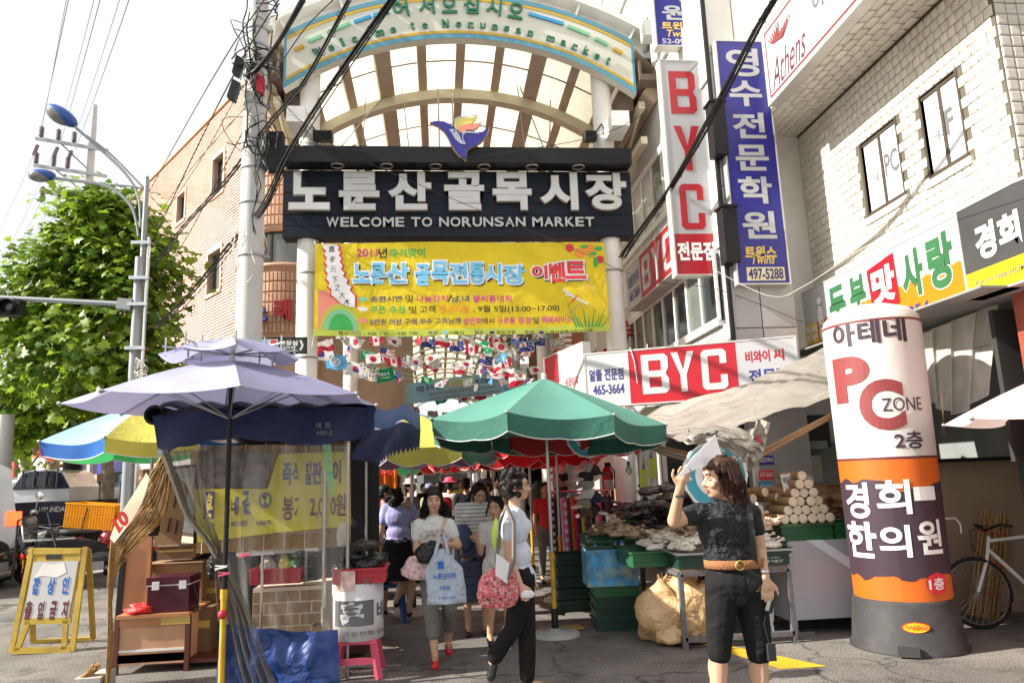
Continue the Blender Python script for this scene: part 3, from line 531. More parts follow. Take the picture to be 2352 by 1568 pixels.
# = tan brick corner building
A0=Vector((-4.75,19.0,0));FW=Fr(A0,-WD);FW.N=WN
def W2(x,y):
 c=Vector((x-CX,CY-y,FPX));r=Vector((c.dot(c_x),c.dot(c_y),c.dot(c_up)));t=(A0-CAMPOS).dot(WN)/r.dot(WN);p=CAMPOS+r*t
 return(p-A0).dot(WD),p.z
def wp(s,z,d=0):return A0+WD*s+WN*d+Vector((0,0,z))
def wbox(m,s0,z0,s1,z1,d0,d1):return m.obox(wp((s0+s1)/2,(z0+z1)/2,(d0+d1)/2),WD*(s1-s0)/2,WN*(d1-d0)/2,(0,0,(z1-z0)/2))
bb=thing('brick_building','tall tan relief brick corner building with rounded corner, square windows and street shops','building',A0)
def at(o,root):o.parent=root;o.matrix_parent_inverse=Matrix.Translation(-root.location);return o
HB=12.75;LB=23.0
def strips(w_):
 ss=sorted({0,LB}|{v for a,b,c,d in w_ for v in(a,c)});zs=sorted({2.9,HB}|{v for a,b,c,d in w_ for v in(b,d)})
 return[(a,zs[j],b,zs[j+1])for a,b in zip(ss,ss[1:])for j in range(len(zs)-1)if not any(w[0]-.001<(a+b)/2<w[2]+.001 and w[1]<(zs[j]+zs[j+1])/2<w[3]for w in w_)]
wins=[]
for(xa,ya),(xb,yb2),yc in[((492,370),(517,350),453),((410,454),(428,440),514),((481,587),(510,571),678),((407,640),(425,630),712),((352,505),(366,490),552),((345,690),(360,680),745)]:
 s1,z1=W2(xa,ya);s0,_=W2(xb,yb2);_,z0=W2(xa,yc);wins.append((s0,z0,s1,z1))
m=MB();wbox(m,0,2.9,LB,HB,-5,-.3)
for a,b,c,d in strips(wins):wbox(m,a,b,c,d,-.3,-.015)
wbox(m,3,0,LB,2.9,-5,-.4);at(m.build('wall',M['mortar']),bb)
m=MB();wbox(m,-.05,HB,LB,HB+.12,-5,.06);at(m.build('coping',M['relief']),bb)
def hole(s,z,pad=.12):return any(a-pad<s<c+pad and b-.02<z<d+.02 for a,b,c,d in wins)
for s0,z0,s1,z1 in wins:
 t=MB();wbox(t,s0-.1,z0-.1,s1+.1,z0,-.2,.07);wbox(t,s0-.1,z1,s1+.1,z1+.14,-.2,.05);wbox(t,s0-.1,z0,s0,z1,-.2,.05);wbox(t,s1,z0,s1+.1,z1,-.2,.05)
 wn=at(t.build('window',M['brick_tan']),bb)
 t=MB();wbox(t,s0+.0,z0,s1,z1,-.19,-.18);o=t.build('pane',M['glass_mid']);o.parent=wn;o.matrix_parent_inverse=Matrix.Translation(-bb.location)if 0 else Matrix()
 t=MB()
 for a in(s0+.03,(s0+s1)/2,s1-.03):wbox(t,a-.03,z0,a+.03,z1,-.18,-.12)
 wbox(t,s0,z1-.06,s1,z1,-.18,-.12);wbox(t,s0,z0,s1,z0+.06,-.18,-.12);o=t.build('frame',M['frame_dark']);o.parent=wn
m=MB()
h=.038;l_=.102
m.add([(-l_,0,-h),(l_,0,-h),(-l_,0,h),(l_,0,h),(-l_+.006,.036,-h*.8),(l_-.006,.036,-h*.8),(-l_+.004,.014,h),(l_-.004,.014,h)],[(4,5,7,6),(6,7,3,2),(0,1,5,4),(0,4,6,2),(5,1,3,7)])
brick_me=m.mesh('brick',M['brick_tan'])
rot=Matrix(((WD.x,WN.x,0,0),(WD.y,WN.y,0,0),(0,0,1,0),(0,0,0,1)))
L_=[]
for j in range(int((HB-3.0)/.088)):
 z=3.04+j*.088
 for i in range(int(19.5/.222)):
  s=.12+i*.222+(.111 if j%2 else 0)
  if not hole(s,z):L_.append(Matrix.Translation(wp(s,z)-bb.location)@rot)
pieces(brick_me,L_,'brick',bb,key=lambda Mx:(Mx.translation+bb.location-U(500,400,Y=19)).length)
tc_=Vector((-4.0,20.05,0));tr_=1.22
m=MB()
for z0,z1 in((8.25,12.4),(5.35,7.15),(0,3.2)):m.lathe([(tr_-.12,z0-.1),(tr_-.02,z0),(tr_-.02,z1),(tr_+.05,z1+.02),(tr_+.05,z1+.1),(0,z1+.1)],tc_,40)
m.lathe([(.85,0),(.85,12.3)],tc_,30);at(m.build('corner_drum',M['relief']),bb)
m=MB()
w0,h0=.048,.125;m.add([(-w0,0,-h0),(w0,0,-h0),(-w0,0,h0),(w0,0,h0),(-w0+.008,.03,-h0+.02),(w0-.022,.03,-h0+.02),(-w0+.008,.03,h0-.02),(w0-.022,.03,h0-.02)],[(4,5,7,6),(0,1,5,4),(2,6,7,3),(0,4,6,2),(1,3,7,5)])
rt=m.mesh('relief_block',M['relief']);L_=[]
for z0,z1 in((8.28,12.35),(5.38,7.1)):
 for j in range(int((z1-z0)/.275)):
  for a in np.arange(200,330,4.9):
   L_.append(Matrix.Translation(tc_-bb.location+Vector(((tr_-.015)*math.cos(R(a)),(tr_-.015)*math.sin(R(a)),z0+.14+j*.275)))@Matrix.Rotation(R(a)-math.pi/2,4,'Z'))
pieces(rt,L_,'relief_block',bb)
for k,(a,b)in enumerate(((215,250),(255,290),(295,330))):
 m=MB();m.lathe([(1.0,7.3),(1.0,8.15)],tc_,6,a,b);at(m.build('window',M['glass_mid']),bb)
m=MB()
for a in(213,252.5,292.5,331):m.lathe([(1.03,7.2),(1.03,8.2)],tc_,1,a-1.5,a+1.5)
at(m.build('frame',M['frame_dark']),bb)
for ch,a,mt in(('노',247,'sign_blue'),('래',274,'sign_red')):
 c0=tc_+Vector(((tr_+.06)*math.cos(R(a)),(tr_+.06)*math.sin(R(a)),5.75));f=Fr(c0,(-math.sin(R(a)),math.cos(R(a)),0))
 m=MB();write(m,f,ch,-.22,-.05,.22,.5,0,.07,.045);at(m.build('letter',M[mt]),bb)
M['brick_far']=wallgrid('brick_far',(.34,.15,.085),(.22,.13,.09),.22,.075,'Y')
m=MB();m.box(-4.5,20.9,0,-3.05,23.6,12);at(m.build('alley_wall',M['brick_far']),bb)
m=MB()
for y in(21.4,22.5):m.box(-3.06,y,3.4,-3.0,y+1.1,4.9)
at(m.build('window_grille',M['frame_dark']),bb)
def wpart(name,mt,s0,z0,s1,z1,d0,d1,root):m=MB();wbox(m,s0,z0,s1,z1,d0,d1);return at(m.build(name,M[mt]),root)
for s in(3,8.5,14.4,18.2,21.4):wpart('pier','brick_red' if s>15 else 'relief',s,0,s+.45,2.9,-.4,.02,bb)
sh=thing('roller_shutter','white roller shutter with red, blue and orange stripes in the brick front behind the bicycle trees','shutter',wp(19.9,0))
sh['label']='white roller shutter striped red, blue and orange at the foot of the tan brick building'
for i in range(24):
 m=MB();wbox(m,18.7,.1+i*.11,21.3,.2+i*.11,-.06,-.03+.012*(i%2));at(m.build('slat',M[{3:'sign_red',7:'dash_blue',11:'sign_orange',15:'sign_red',19:'dash_blue',22:'sign_orange'}.get(i,'sign_white')]),sh)
for s0,s1,mt,nm in((3.5,8.4,'sign_white','white'),(9,14.2,'sign_blue','blue'),(14.9,18.1,'panel_grey','grey')):
 t=thing('shop_sign','%s shop sign over the ground floor of the tan brick building behind the multicoloured umbrella'%nm,'sign',wp((s0+s1)/2,2.6));wpart('panel',mt,s0,2.25,s1,2.95,.03,.18,t)
 wpart('shop_glass','glass_dark',s0,.3,s1,2.2,-.3,-.25,bb)
def far_block(s0,s1,h,mt,label,wn=3,fl=3,depth=6):
 t=thing('street_building',label,'building',wp(s0,0))
 wpart('wall',mt,s0,0,s1,h,-depth,-.02,t);wpart('cornice','conc',s0,h,s1,h+.2,-depth,.1,t)
 for f in range(1,fl):
  for i in range(wn):
   c=s0+(i+.5)*(s1-s0)/wn;q=MB();wbox(q,c-.75,f*3+.9,c+.75,f*3+2.3,-.02,.03);wo=at(q.build('window',M['frame_white']),t)
   q=MB();wbox(q,c-.68,f*3+.97,c+.68,f*3+2.23,.03,.04);p=q.build('pane',M['glass_mid']);p.parent=wo
 for i in range(wn):
  c=s0+(i+.5)*(s1-s0)/wn;wpart('shop_glass','glass_dark',c-1.3,.3,c+1.3,2.3,-.01,.02,t)
 return t
far_block(23.1,31,8.2,'brick_red','orange red brick shop building next to the tan brick building along the left street',3,3)
far_block(31.1,42,9.5,'panel_pale','pale three storey building behind the plane trees on the left street',3,3)
far_block(42.1,60,8,'relief','terracotta building furthest along the left street',4,3)
for s0,s1,z0,mt,nm,wds in((23.5,30.5,2.5,'sign_white','long white fascia sign with faint pale lettering on the orange red shop building',''),(32,36,2.6,'sign_red','red fascia sign on the pale building along the left street',''),(43,52,2.6,'sign_white','white fascia sign on the furthest terracotta building','')):
 t=thing('shop_sign',nm,'sign',wp(s0,z0));wpart('panel',mt,s0,z0,s1,z0+.85,.04,.2,t)
t=thing('cloth_banner','pink cloth banner with yellow and purple writing hung on the orange red shop front','banner',wp(24.6,3.4))
m=MB();m.grid(lambda u,v:wp(23.6+u*3.2,3.5+v*1.9,.35+.05*math.sin(u*12)),16,4);at(m.build('cloth',mat('pink_banner',(.55,.03,.25),transl=.3)),t)
m=MB();f=Fr(wp(26.8,3.5,.42),-WD);write(m,f,'대회',.6,.9,2.5,1.6,.01,0,.02);at(m.build('lettering',M['gold_text']),t)
t=thing('standing_banner','blue and white upright banner with lines of writing standing by the plane trees','banner',wp(26.5,0,3))
m=MB();wbox(m,26,.9,28.2,2.7,1.7,1.73);at(m.build('cloth',M['sky_cloth']),t);m=MB()
for i in range(5):wbox(m,26.3,1.2+i*.28,27.9,1.33+i*.28,1.74,1.745)
at(m.build('writing_line',M['print_white']),t);wpart('post','steel',25.95,0,26.0,2.8,1.68,1.75,t)
t=thing('cigarette_sign','small square blue shop sign reading tobacco in a white ring on the wall','sign',wp(16.6,2));
m=MB();wbox(m,15.6,1.75,16.9,3.1,.5,.62);at(m.build('panel',mat('sign_sky',(.12,.3,.6),.4)),t)
f=Fr(wp(16.9,1.75,.63),-WD);f.N=WN;m=MB();m.prism([(.65+.42*math.cos(a/10*math.pi),.85+.42*math.sin(a/10*math.pi))for a in range(20)],f.p(0,0,0),f.A,f.B,f.N*.01);at(m.build('ring',M['print_white']),t)
m=MB();write(m,f,'담배',.38,.65,.92,1.05,.02,0,.02);at(m.build('lettering',M['print_red']),t)
t=thing('vending_machine','green soft drink vending machine with white script lettering beside the leaning trunk','vending machine',wp(13.4,0,.6))
wpart('body','sign_green',12.2,0,13.5,1.95,.1,.75,t);m=MB();f=Fr(wp(13.5,0,.76),-WD);write(m,f,'Cider',.12,.95,1.15,1.3,0,.01,.02,rot=.9);at(m.build('lettering',M['print_white']),t)
wpart('side_panel','green_bright',12.28,.1,13.42,1.85,.75,.76,t)
t=thing('balcony_building','pale building with an iron balcony above a terracotta wall seen between the left arcade pillars','building',(-3.4,28,0))
m=MB();m.box(-8,30,0,-3.0,40,5.6);at(m.build('wall',M['panel_pale']),t);m=MB();m.box(-5,27.6,0,-2.35,30,4.9);at(m.build('terrace_wall',M['brick_red']),t)
m=MB()
for i in range(22):m.tube([(-4.8+i*.115,27.62,4.9),(-4.8+i*.115,27.62,6.1)],.012,4)
for z in(5.1,6.1,5.8):m.tube([(-4.85,27.62,z),(-2.35,27.62,z)],.02,4)
at(m.build('railing',M['black_metal']),t)
m=MB();m.box(-4.4,29.96,4.0,-3.2,30.0,5.4);at(m.build('window',M['glass_mid']),t)
# = grey building on the right of the alley
gb=thing('grey_building','grey panelled building with white sliding windows behind the BYC signs','building',(3.6,8.5,0))
gb['label']='grey panelled building with white framed sliding windows at the right of the alley'
GX=3.6
m=MB();m.box(GX+.02,8.52,0,4.44,26,13.5);at(m.build('wall',M['panel_grey']),gb)
def gwin(y0,y1,z0,z1,n,mts):
 w_=MB();X_=GX-.02
 w_.box(X_-.05,y0,z0-.06,X_+.04,y1,z0);w_.box(X_-.05,y0,z1,X_+.04,y1,z1+.06)
 fr_=at(w_.build('window',M['frame_white']),gb)
 for i in range(n):
  a,b=y0+(y1-y0)*i/n,y0+(y1-y0)*(i+1)/n
  q=MB();q.box(X_-.015,a,z0,X_+.0,b,z1);o=q.build('pane',M[mts[i%len(mts)]]);o.parent=fr_;o.matrix_parent_inverse=Matrix()
  q=MB();q.box(X_-.045,a-.03,z0,X_-.016,a+.03,z1);q.box(X_-.04,a+.03,z0,X_-.016,b-.03,z0+.05);q.box(X_-.04,a+.03,z1-.05,X_-.016,b-.03,z1);o=q.build('sash',M['frame_white']);o.parent=fr_
gwin(8.75,13.2,3.42,4.3,8,['glass_dark','glass_mid','glass_dark','glass_dark'])
gwin(9.9,13.4,5.5,6.55,6,['glass_light','glass_mid','glass_light']);gwin(9.9,14.4,7.9,9.0,7,['glass_light','glass_mid']);gwin(16,22,5.5,6.5,7,['glass_mid','glass_light']);gwin(10.5,20,10.2,11.3,12,['glass_light'])
for z0,z1,mt in((4.36,5.44,'panel_pale'),(6.62,7.82,'panel_pale'),(9.1,10.1,'panel_pale'),(11.4,13.4,'panel_pale'),(2.3,3.36,'panel_grey')):
 for i in range(9):
  a=8.55+i*1.1;m=MB();m.box(GX-.012-.002*(i%2),a,z0,GX+.02,a+1.085,z1);at(m.build('panel',M[mt]),gb)
for i in range(12):
 z=2.35+i*.92
 for a,b,yy_ in((3.62,3.98,8.5),(3.99,4.42,8.5)):
  m=MB();m.box(a,yy_-.02,z,b-.005,yy_+.02,z+.905);at(m.build('panel',M['panel_grey' if z<5.5 or z>7 else 'panel_pale']),gb)
m=MB();m.box(4.47,8.86,0,4.5,8.9,13);m.box(GX-.03,8.44,0,GX+.01,8.5,13);at(m.build('pipe',M['black_metal']),gb)
t=thing('pale_building','narrow pale rendered wall between the grey building and the white tiled building','wall',(4.6,8.9,0));m=MB();m.box(4.45,8.95,0,5.4,9.6,14);at(m.build('wall',M['panel_pale']),t)
m=MB();m.box(3.575,8.7,.02,3.6,13.2,2.3);at(m.build('shop_opening_shade',M['dark_int']),gb)  # flat dark panel; shade inside the open shopfront is put into its colour
for y in(8.62,10.2,11.7,13.2):m=MB();m.box(3.52,y,0,3.6,y+.08,2.3);at(m.build('shop_mullion',M['frame_white']),gb)
m=MB();m.box(3.5,8.6,2.3,3.6,13.3,2.42);at(m.build('shop_lintel',M['frame_white']),gb)
t=thing('air_duct','black box fixed between the upright white and blue signs, upper of two','box',(3.58,8.38,5.8),'black boxes between the upright signs');m=MB();m.box(-.08,-.1,-.35,.1,.1,.35);m.build('housing',M['black_metal'],t);m=MB();m.box(-.1,-.12,.35,.12,.12,.38);m.build('lid',M['black_metal'],t)
c=copy_tree(t);c.location=(3.6,8.38,4.4);c['label']='black box fixed between the upright white and blue signs, lower of two'
# = white tiled building
tb=thing('tiled_building','white glazed tile building with dark framed windows under an overhang on the right','building',(4.95,5.4,0))
TX=4.95
tw=[(6.93,4.38,7.58,5.24),(5.98,4.38,6.5,5.24)]
m=MB();m.box(TX+.2,5.42,3.0,10,9.2,9);X0=TX+.02;X1=TX+.2
for a,b,z0,z1 in((5.42,9.2,3.0,4.38),(5.42,9.2,5.24,6.02),(5.42,5.98,4.38,5.24),(6.5,6.93,4.38,5.24),(7.58,9.2,4.38,5.24)):m.box(X0,a,z0,X1,b,z1)
m.box(4.62,9.22,2.9,6,9.55,6.3);at(m.build('wall',M['grout']),tb)
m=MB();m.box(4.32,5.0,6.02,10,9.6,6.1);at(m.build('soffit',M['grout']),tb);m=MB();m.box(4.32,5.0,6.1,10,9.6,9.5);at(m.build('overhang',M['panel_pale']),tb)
tw=[(6.93,4.38,7.58,5.24),(5.98,4.38,6.5,5.24)]
def tile_mesh(a,b):
 m=MB();e=.007;t1,t2=.008,.014;q=[]
 for z,k in((0,1),(t1,1),(t2,.72)):
  q+=[(0-z,sx*a*k,sz*b*k)for sx,sz in((-1,-1),(1,-1),(1,1),(-1,1))]
 m.smooth=True
 m.add(q,[(i,4+i,4+(i+1)%4,(i+1)%4)for i in range(4)]+[(4+i,8+i,8+(i+1)%4,4+(i+1)%4)for i in range(4)]+[(8,11,10,9)])
 return m.mesh('tile',M['tile_white'])
tm=tile_mesh(.0495,.0495);L_=[];rr=random.Random(3)
P0=Matrix.Translation(-tb.location);RZ=lambda a:Matrix.Rotation(R(a),4,'Z')
def jit():return Matrix.Translation((rr.uniform(-.0015,.0015),0,rr.uniform(-.0012,.0012)))@Matrix.Rotation(rr.uniform(-.02,.02),4,'Y')@Matrix.Rotation(rr.uniform(-.02,.02),4,'Z')
pt=.106
for j in range(int(3.0/pt)):
 z=3.07+j*pt
 for i in range(int(3.76/pt)):
  y=5.48+i*pt+(.0 if j%2 else .03)
  if not any(a-.06<y<c_+.06 and b-.05<z<d+.05 for a,b,c_,d in tw):L_.append(P0@Matrix.Translation((TX+.02,y,z))@jit())
 for i in range(3):L_.append(P0@Matrix.Translation((4.68+i*pt+.0,9.22,z))@RZ(90)@jit())
 for i in range(3):L_.append(P0@Matrix.Translation((4.62,9.27+i*pt,z))@jit())
 for i in range(9):L_.append(P0@Matrix.Translation((TX+.08+i*pt,5.42,z))@RZ(90)@jit())
for i in range(6):
 for k in range(22):L_.append(P0@Matrix.Translation((4.38+i*.105,5.1+k*.2+.1*(i%2),6.02))@Matrix.Rotation(R(-90),4,'Y')@Matrix.Diagonal((1,1.9,1,1)))
pieces(tm,L_,'tile',tb,key=lambda Mx:(Mx.translation+tb.location-U(2060,260,X=TX)).length)
for k,(y0,z0,y1,z1)in enumerate(tw):
 m=MB();a=TX+.07
 m.box(TX+.01,y0-.03,z0-.03,a,y1+.03,z0);m.box(TX+.01,y0-.03,z1,a,y1+.03,z1+.03);m.box(TX+.01,y0-.03,z0,a,y0,z1);m.box(TX+.01,y1,z0,a,y1+.03,z1)
 wi=at(m.build('window',M['frame_dark']),tb);mid=(y0+y1)/2
 for a_,b_ in((y0,mid),(mid,y1)):
  q=MB();q.box(TX+.04,a_+.02,z0+.02,TX+.05,b_-.02,z1-.02);o=q.build('pane',mat('paper_pane',(.80,.79,.82),.25,var=.02));o.parent=wi
 q=MB();q.box(TX+.025,mid-.02,z0,TX+.05,mid+.02,z1)
 for zz in(z0,z1-.04):q.box(TX+.026,y0,zz,TX+.052,y1,zz+.03)
 o=q.build('sash',M['frame_dark']);o.parent=wi
 f=Fr((TX+.038,y1,z0),(0,-1,0));q=MB();hh=z1-z0;ww=y1-y0
 write(q,f,'아테너',ww*.12,hh*.37,ww*.47,hh*.5,.002,0,.01);write(q,f,'PC' if k==0 else 'F',ww*.55,hh*.36,ww*(.92 if k==0 else .75),hh*.66,.002,0,.02);o=q.build('lettering',M['text_grey']);o.parent=wi
 m=MB()
 m.box(TX-.012,y0-.07,z0-.11,TX+.03,y1+.07,z0-.035);at(m.build('sill',M['tile_white']),tb)
m=MB();m.box(4.98,5.1,0,5.9,5.75,3.05);at(m.build('granite_pier',M['granite']),tb);m=MB();m.box(5.1,3.6,2.0,8,5.0,3.05);at(m.build('granite_fascia',M['granite']),tb)
m=MB();m.box(6.2,5.5,0,6.3,9.2,3.0);m.box(4.4,9.0,0,6.3,9.1,3.0);m.box(4.5,5.5,2.98,6.3,9.0,3.0);at(m.build('shop_back',M['int_panel']),tb)
m=MB();m.box(4.98,6.0,1.55,6.2,6.05,2.9);at(m.build('shop_partition',M['dark_int']),tb)
bw_=thing('board_wall','stained beige board wall under the shop counter behind the bicycle','wall',(5.6,7.6,0))
p0,p1=U(2165,1300,Y=7.7),U(2352,1280,Y=7.3)
m=MB();m.bar((4.9,7.75,.78),(7.5,7.2,.78),.05,1.56);at(m.build('board',M['board_beige']),bw_);m=MB();m.bar((4.85,7.7,1.58),(7.5,7.15,1.58),.3,.04);at(m.build('ledge',M['black_metal']),bw_)
m=MB();m.bar((6.0,7.2,.9),(6.02,7.19,.9),.012,.5);at(m.build('screw',M['black_metal']),bw_)
# = shop rows inside the arcade
rs=random.Random(11)
def shop(side,y0,y1,h,mt,label):
 t=thing('shop_unit',label,'shop',(side,(y0+y1)/2,0));s=-1 if side<0 else 1;x=side
 m=MB();m.box(min(x,x+s*3),y0,2.6,max(x,x+s*3),y1-.05,h);at(m.build('wall',M[mt]),t)
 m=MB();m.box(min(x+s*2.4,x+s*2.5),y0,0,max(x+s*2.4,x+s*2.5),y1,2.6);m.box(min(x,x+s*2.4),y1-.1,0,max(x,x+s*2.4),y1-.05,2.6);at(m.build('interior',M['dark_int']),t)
 m=MB();m.box(x-.12,y0+.1,2.55,x+.12,y1-.2,3.25);at(m.build('fascia',M[rs.choice(['sign_red','sign_white','sign_blue','sign_orange','teal','sign_green'])]),t)
 q=MB();xx=x-s*.9;q.grid(lambda u,v:(x-s*(.1+v*1.0),y0+.2+u*(y1-y0-.4),2.6-v*.45-.05*math.sin(u*20)*v),14,3,mi=lambda u,v:int(u*10)%2)
 at(q.build('awning',[M[rs.choice(['red_cloth','blue_cloth','green_deep'])],M['pink_cloth']]),t)
 for i in range(5):
  y=y0+.5+i*(y1-y0-1)/4;q=MB();q.box(x-s*.1-.3,y-.3,.5,x-s*.1+.3,y+.3,.9+rs.random()*.5);at(q.build('goods',M[rs.choice(['card','magenta_fab','cap_white','crate_green','orange_fab','lilac_fab','cl_navy','red_plastic','straw'])]),t)
 for i in range(2):
  q=MB();q.ball((x-s*.5,y0+.8+i*2,2.15),.05);at(q.build('bulb',M['bulb']),t)
for i,y in enumerate((28,33,38,43,48,54)):
 shop(-2.9,y,y+5,6+(i%3),['brick_red','panel_pale','panel_grey'][i%3],'left hand arcade shop %s under the roof, its front dim and full of goods'%['nearest','second','third','fourth','fifth','furthest'][i])
for i,y in enumerate((13.5,18.5,24,30,36,42,48,54)):
 shop(3.7,y,y+5.4,3.3 if i<2 else 6+(i%3),['panel_grey','panel_pale','brick_red'][i%3],'right hand arcade shop %s with striped awning and goods on the alley'%['nearest','second','third','fourth','fifth','sixth','seventh','furthest'][i])
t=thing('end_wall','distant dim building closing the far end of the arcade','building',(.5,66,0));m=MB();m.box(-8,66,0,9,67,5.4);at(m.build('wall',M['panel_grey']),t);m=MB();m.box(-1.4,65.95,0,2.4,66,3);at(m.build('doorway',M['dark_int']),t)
# = utility pole, wires, lamps
up_=thing('utility_pole','thick grey concrete utility pole wrapped in cables beside the market gate','pole',(0,0,0))
PX=(U(543,780,Y=9.6).x+U(598,780,Y=9.6).x)/2;pc=Vector((PX,9.6,0));up_.location=pc
m=MB();m.lathe([(.185,0),(.115,13.0)],pc,24);at(m.build('shaft',M['conc_pole']),up_)
for y_ in(72,110,147,160,200,245,345,390,470,590):
 z=U(570,y_,Y=9.6).z;m=MB();r=.185-.07*z/13+.006;m.lathe([(r,z-.02),(r+.004,z-.02),(r+.004,z+.02),(r,z+.02)],pc,20);m.box(pc.x+r-.01,pc.y-.03,z-.015,pc.x+r+.06,pc.y+.03,z+.015);at(m.build('band',M['galv']),up_)
rg=random.Random(5)
m=MB()
for k in range(24):
 z=rg.choice([8.9,8.6,8.2,7.9,7.4,7.3,7.0,6.2,6.1,6.0])+rg.uniform(-.2,.2);a=rg.uniform(150,390);r=.2+rg.uniform(0,.2);c=pc+Vector((math.cos(R(a))*.16,math.sin(R(a))*.12-.1,z))
 n=12;tilt=rg.uniform(-.6,.6);dn=rg.uniform(.1,.5)
 m.tube([c+Vector((math.cos(t*math.pi*2/n)*r*.5+.05*math.sin(t),-.05+.05*math.sin(t*2+k),math.sin(t*math.pi*2/n)*dn*.6+tilt*.2*math.cos(t)))for t in range(rg.randint(6,13))],rg.choice([.006,.008,.012]),4)
for k in range(9):
 x=rg.uniform(-.2,.25);z1=rg.uniform(6,9.6);z0=z1-rg.uniform(.6,2.2)
 m.tube([pc+Vector((x+.03*math.sin(t*1.7+k),-.19-.02*math.cos(t),z1+(z0-z1)*t/8))for t in range(9)],rg.choice([.007,.012]),4)
at(m.build('cable_tangle',M['cable']),up_)['kind']='stuff'
m=MB()
for k in range(14):
 z=rg.choice([7.6,7.45,6.15,4.95,4.85,4.0])+rg.uniform(-.08,.08);a=rg.uniform(200,340);c=pc+Vector((math.cos(R(a))*.2,math.sin(R(a))*.2,z));L0=rg.uniform(.2,.7)
 m.tube([c+Vector((.07*math.sin(t*.9+k)*t/6,-.02,-L0*t/7))for t in range(8)],.006,4)
at(m.build('twine_ends',M['twine']),up_)['kind']='stuff'
for x,y,a in((548,155,.5),(538,210,.7),(598,195,0)):
 p=U(x,y,Y=9.45);m=MB();m.obox(p,(.05,0,-.03),(0,.05,0),(.05*a,0,.13));at(m.build('junction_box',M['black_metal' if a else 'red_plastic']),up_)
m=MB();p=U(630,345,Y=9.5)
m.box(p.x-.1,9.45,p.z-.3,p.x+.12,9.6,p.z+.25);at(m.build('meter_box',M['black_metal']),up_)
def wire(pts,r,sag=0.,n=14,wob=0.,seed=0):
 """pts: (x, y, Y) survey points; the cable runs smoothly through them"""
 P_=[U(x,y,Y=Y)for x,y,Y in pts];out=[];rw=random.Random(seed)
 seg=len(P_)-1
 for i in range(seg):
  for k in range(n+(1 if i==seg-1 else 0)):
   t=k/n;p0=P_[max(i-1,0)];p1=P_[i];p2=P_[i+1];p3=P_[min(i+2,seg)]
   q=.5*((2*p1)+(-p0+p2)*t+(2*p0-5*p1+4*p2-p3)*t*t+(-p0+3*p1-3*p2+p3)*t**3)
   out.append(q+Vector((0,0,-sag*4*t*(1-t)))+Vector((rw.uniform(-wob,wob),rw.uniform(-wob,wob),rw.uniform(-wob,wob))))
 return out
def cable_thing(name,label,lines,mt='cable',group='overhead cables'):
 P_=U(*lines[0][0][0][:2],Y=lines[0][0][0][2]);t=thing(name,label,'cable',P_,group)
 for i,(pts,r,sag)in enumerate(lines):
  m=MB();m.tube(wire(pts,r,sag,10),r,5);at(m.build('cable',M[mt]),t)
 return t
def bundle(base,offs,r,sag=0,ties=True,name='cable_bundle',label='',mt='cable'):
 ls=[]
 for k,(dx,dy,dr)in enumerate(offs):ls.append(([(x+dx*(1+.3*math.sin(i*2+k)),y+dy,Y)for i,(x,y,Y)in enumerate(base)],r*dr,sag))
 t=cable_thing(name,label,ls,mt)
 if ties:
  W_=wire(base,0,sag,5);m=MB();
  for i,p in enumerate(W_[1:-1]):
   d=(W_[i+2]-W_[i]).normalized();u,v=frame_of(d);m.tube([p+(u*math.cos(a)+v*math.sin(a))*.04+Vector((0,0,-.02))for a in np.linspace(0,6.3,9)],.004,4)
  at(m.build('tie',M['cable']),t)
 return t
B1=[(330,640,17),(417,523,13.5),(520,410,10.5),(617,283,9.2),(697,187,7.9),(800,0,6.2)]
bundle(B1,[(0,0,1),(4,3,1),(-4,2,.8),(7,-2,.7),(2,6,1.1)],.009,label='upper black cable bundle rising across the left end of the arched sign')
B2=[(300,800,18),(420,690,14),(520,570,11),(600,480,9.3),(662,350,8.5),(760,195,7.2),(905,-10,6.0)]
bundle(B2,[(0,0,1),(5,2,1),(-5,1,1.2),(9,-3,.7),(2,6,1.3),(12,4,.8)],.009,label='lower black cable bundle with hanging loops crossing the word Welcome')
B3=[(570,172,9.3),(593,153,9.2),(640,92,8.4),(693,0,7.2)]
bundle(B3,[(0,0,1.5),(5,2,1.5),(-3,3,1.2)],.012,label='short thick black cable leaving the concrete pole towards the top of the arch',ties=False)
B4=[(1428,590,10.3),(1450,555,10),(1540,430,8.8),(1640,255,7.2),(1735,70,6.2),(1790,-20,5.8)]
bundle(B4,[(0,0,1.3),(6,2,1.4),(-5,1,1.2),(2,-3,.8)],.011,label='thick twisted black cable crossing the upright white sign and the blue academy sign')
for i,(pts,r)in enumerate([([(297,523,20),(420,300,14),(523,123,9.5),(607,0,8)],.008),([(330,600,18),(457,330,12),(560,130,9.4),(640,0,8)],.010),([(300,600,20),(440,400,14),(537,233,9.6)],.006),([(330,700,18),(420,560,13),(523,370,10),(600,220,9.4),(690,80,8),(765,0,7)],.007),([(280,640,20),(400,440,15),(560,250,9.5)],.006),([(0,270,32),(100,0,32)],.0)]):
 if r:cable_thing('overhead_cable','single black cable, %s of those meeting the concrete pole from the far left'%['leftmost','second','third','fourth','fifth'][i],[(pts,r,.0)])
cable_thing('overhead_cable','thin slack wire running across the gate in front of the bird emblem',[([(600,215,9.3),(640,310,10),(850,350,9.9),(1000,367,9.9),(1200,345,9.6),(1430,290,9.2),(1610,140,8.7)],.005,0)])
cable_thing('overhead_cable','thin black wire from the concrete pole slanting down across the navy name board',[([(615,205,9.4),(760,330,9.8),(1000,440,9.8),(1290,560,9.6),(1480,640,9),(1650,665,8.6),(1845,740,8)],.0045,0)])
cable_thing('overhead_cable','thin pale wire slung between the upright signs and the tiled building',[([(1640,620,8.4),(1770,680,8),(1850,655,7.8),(2010,555,7),(2352,410,5)],.003,0)],'twine')
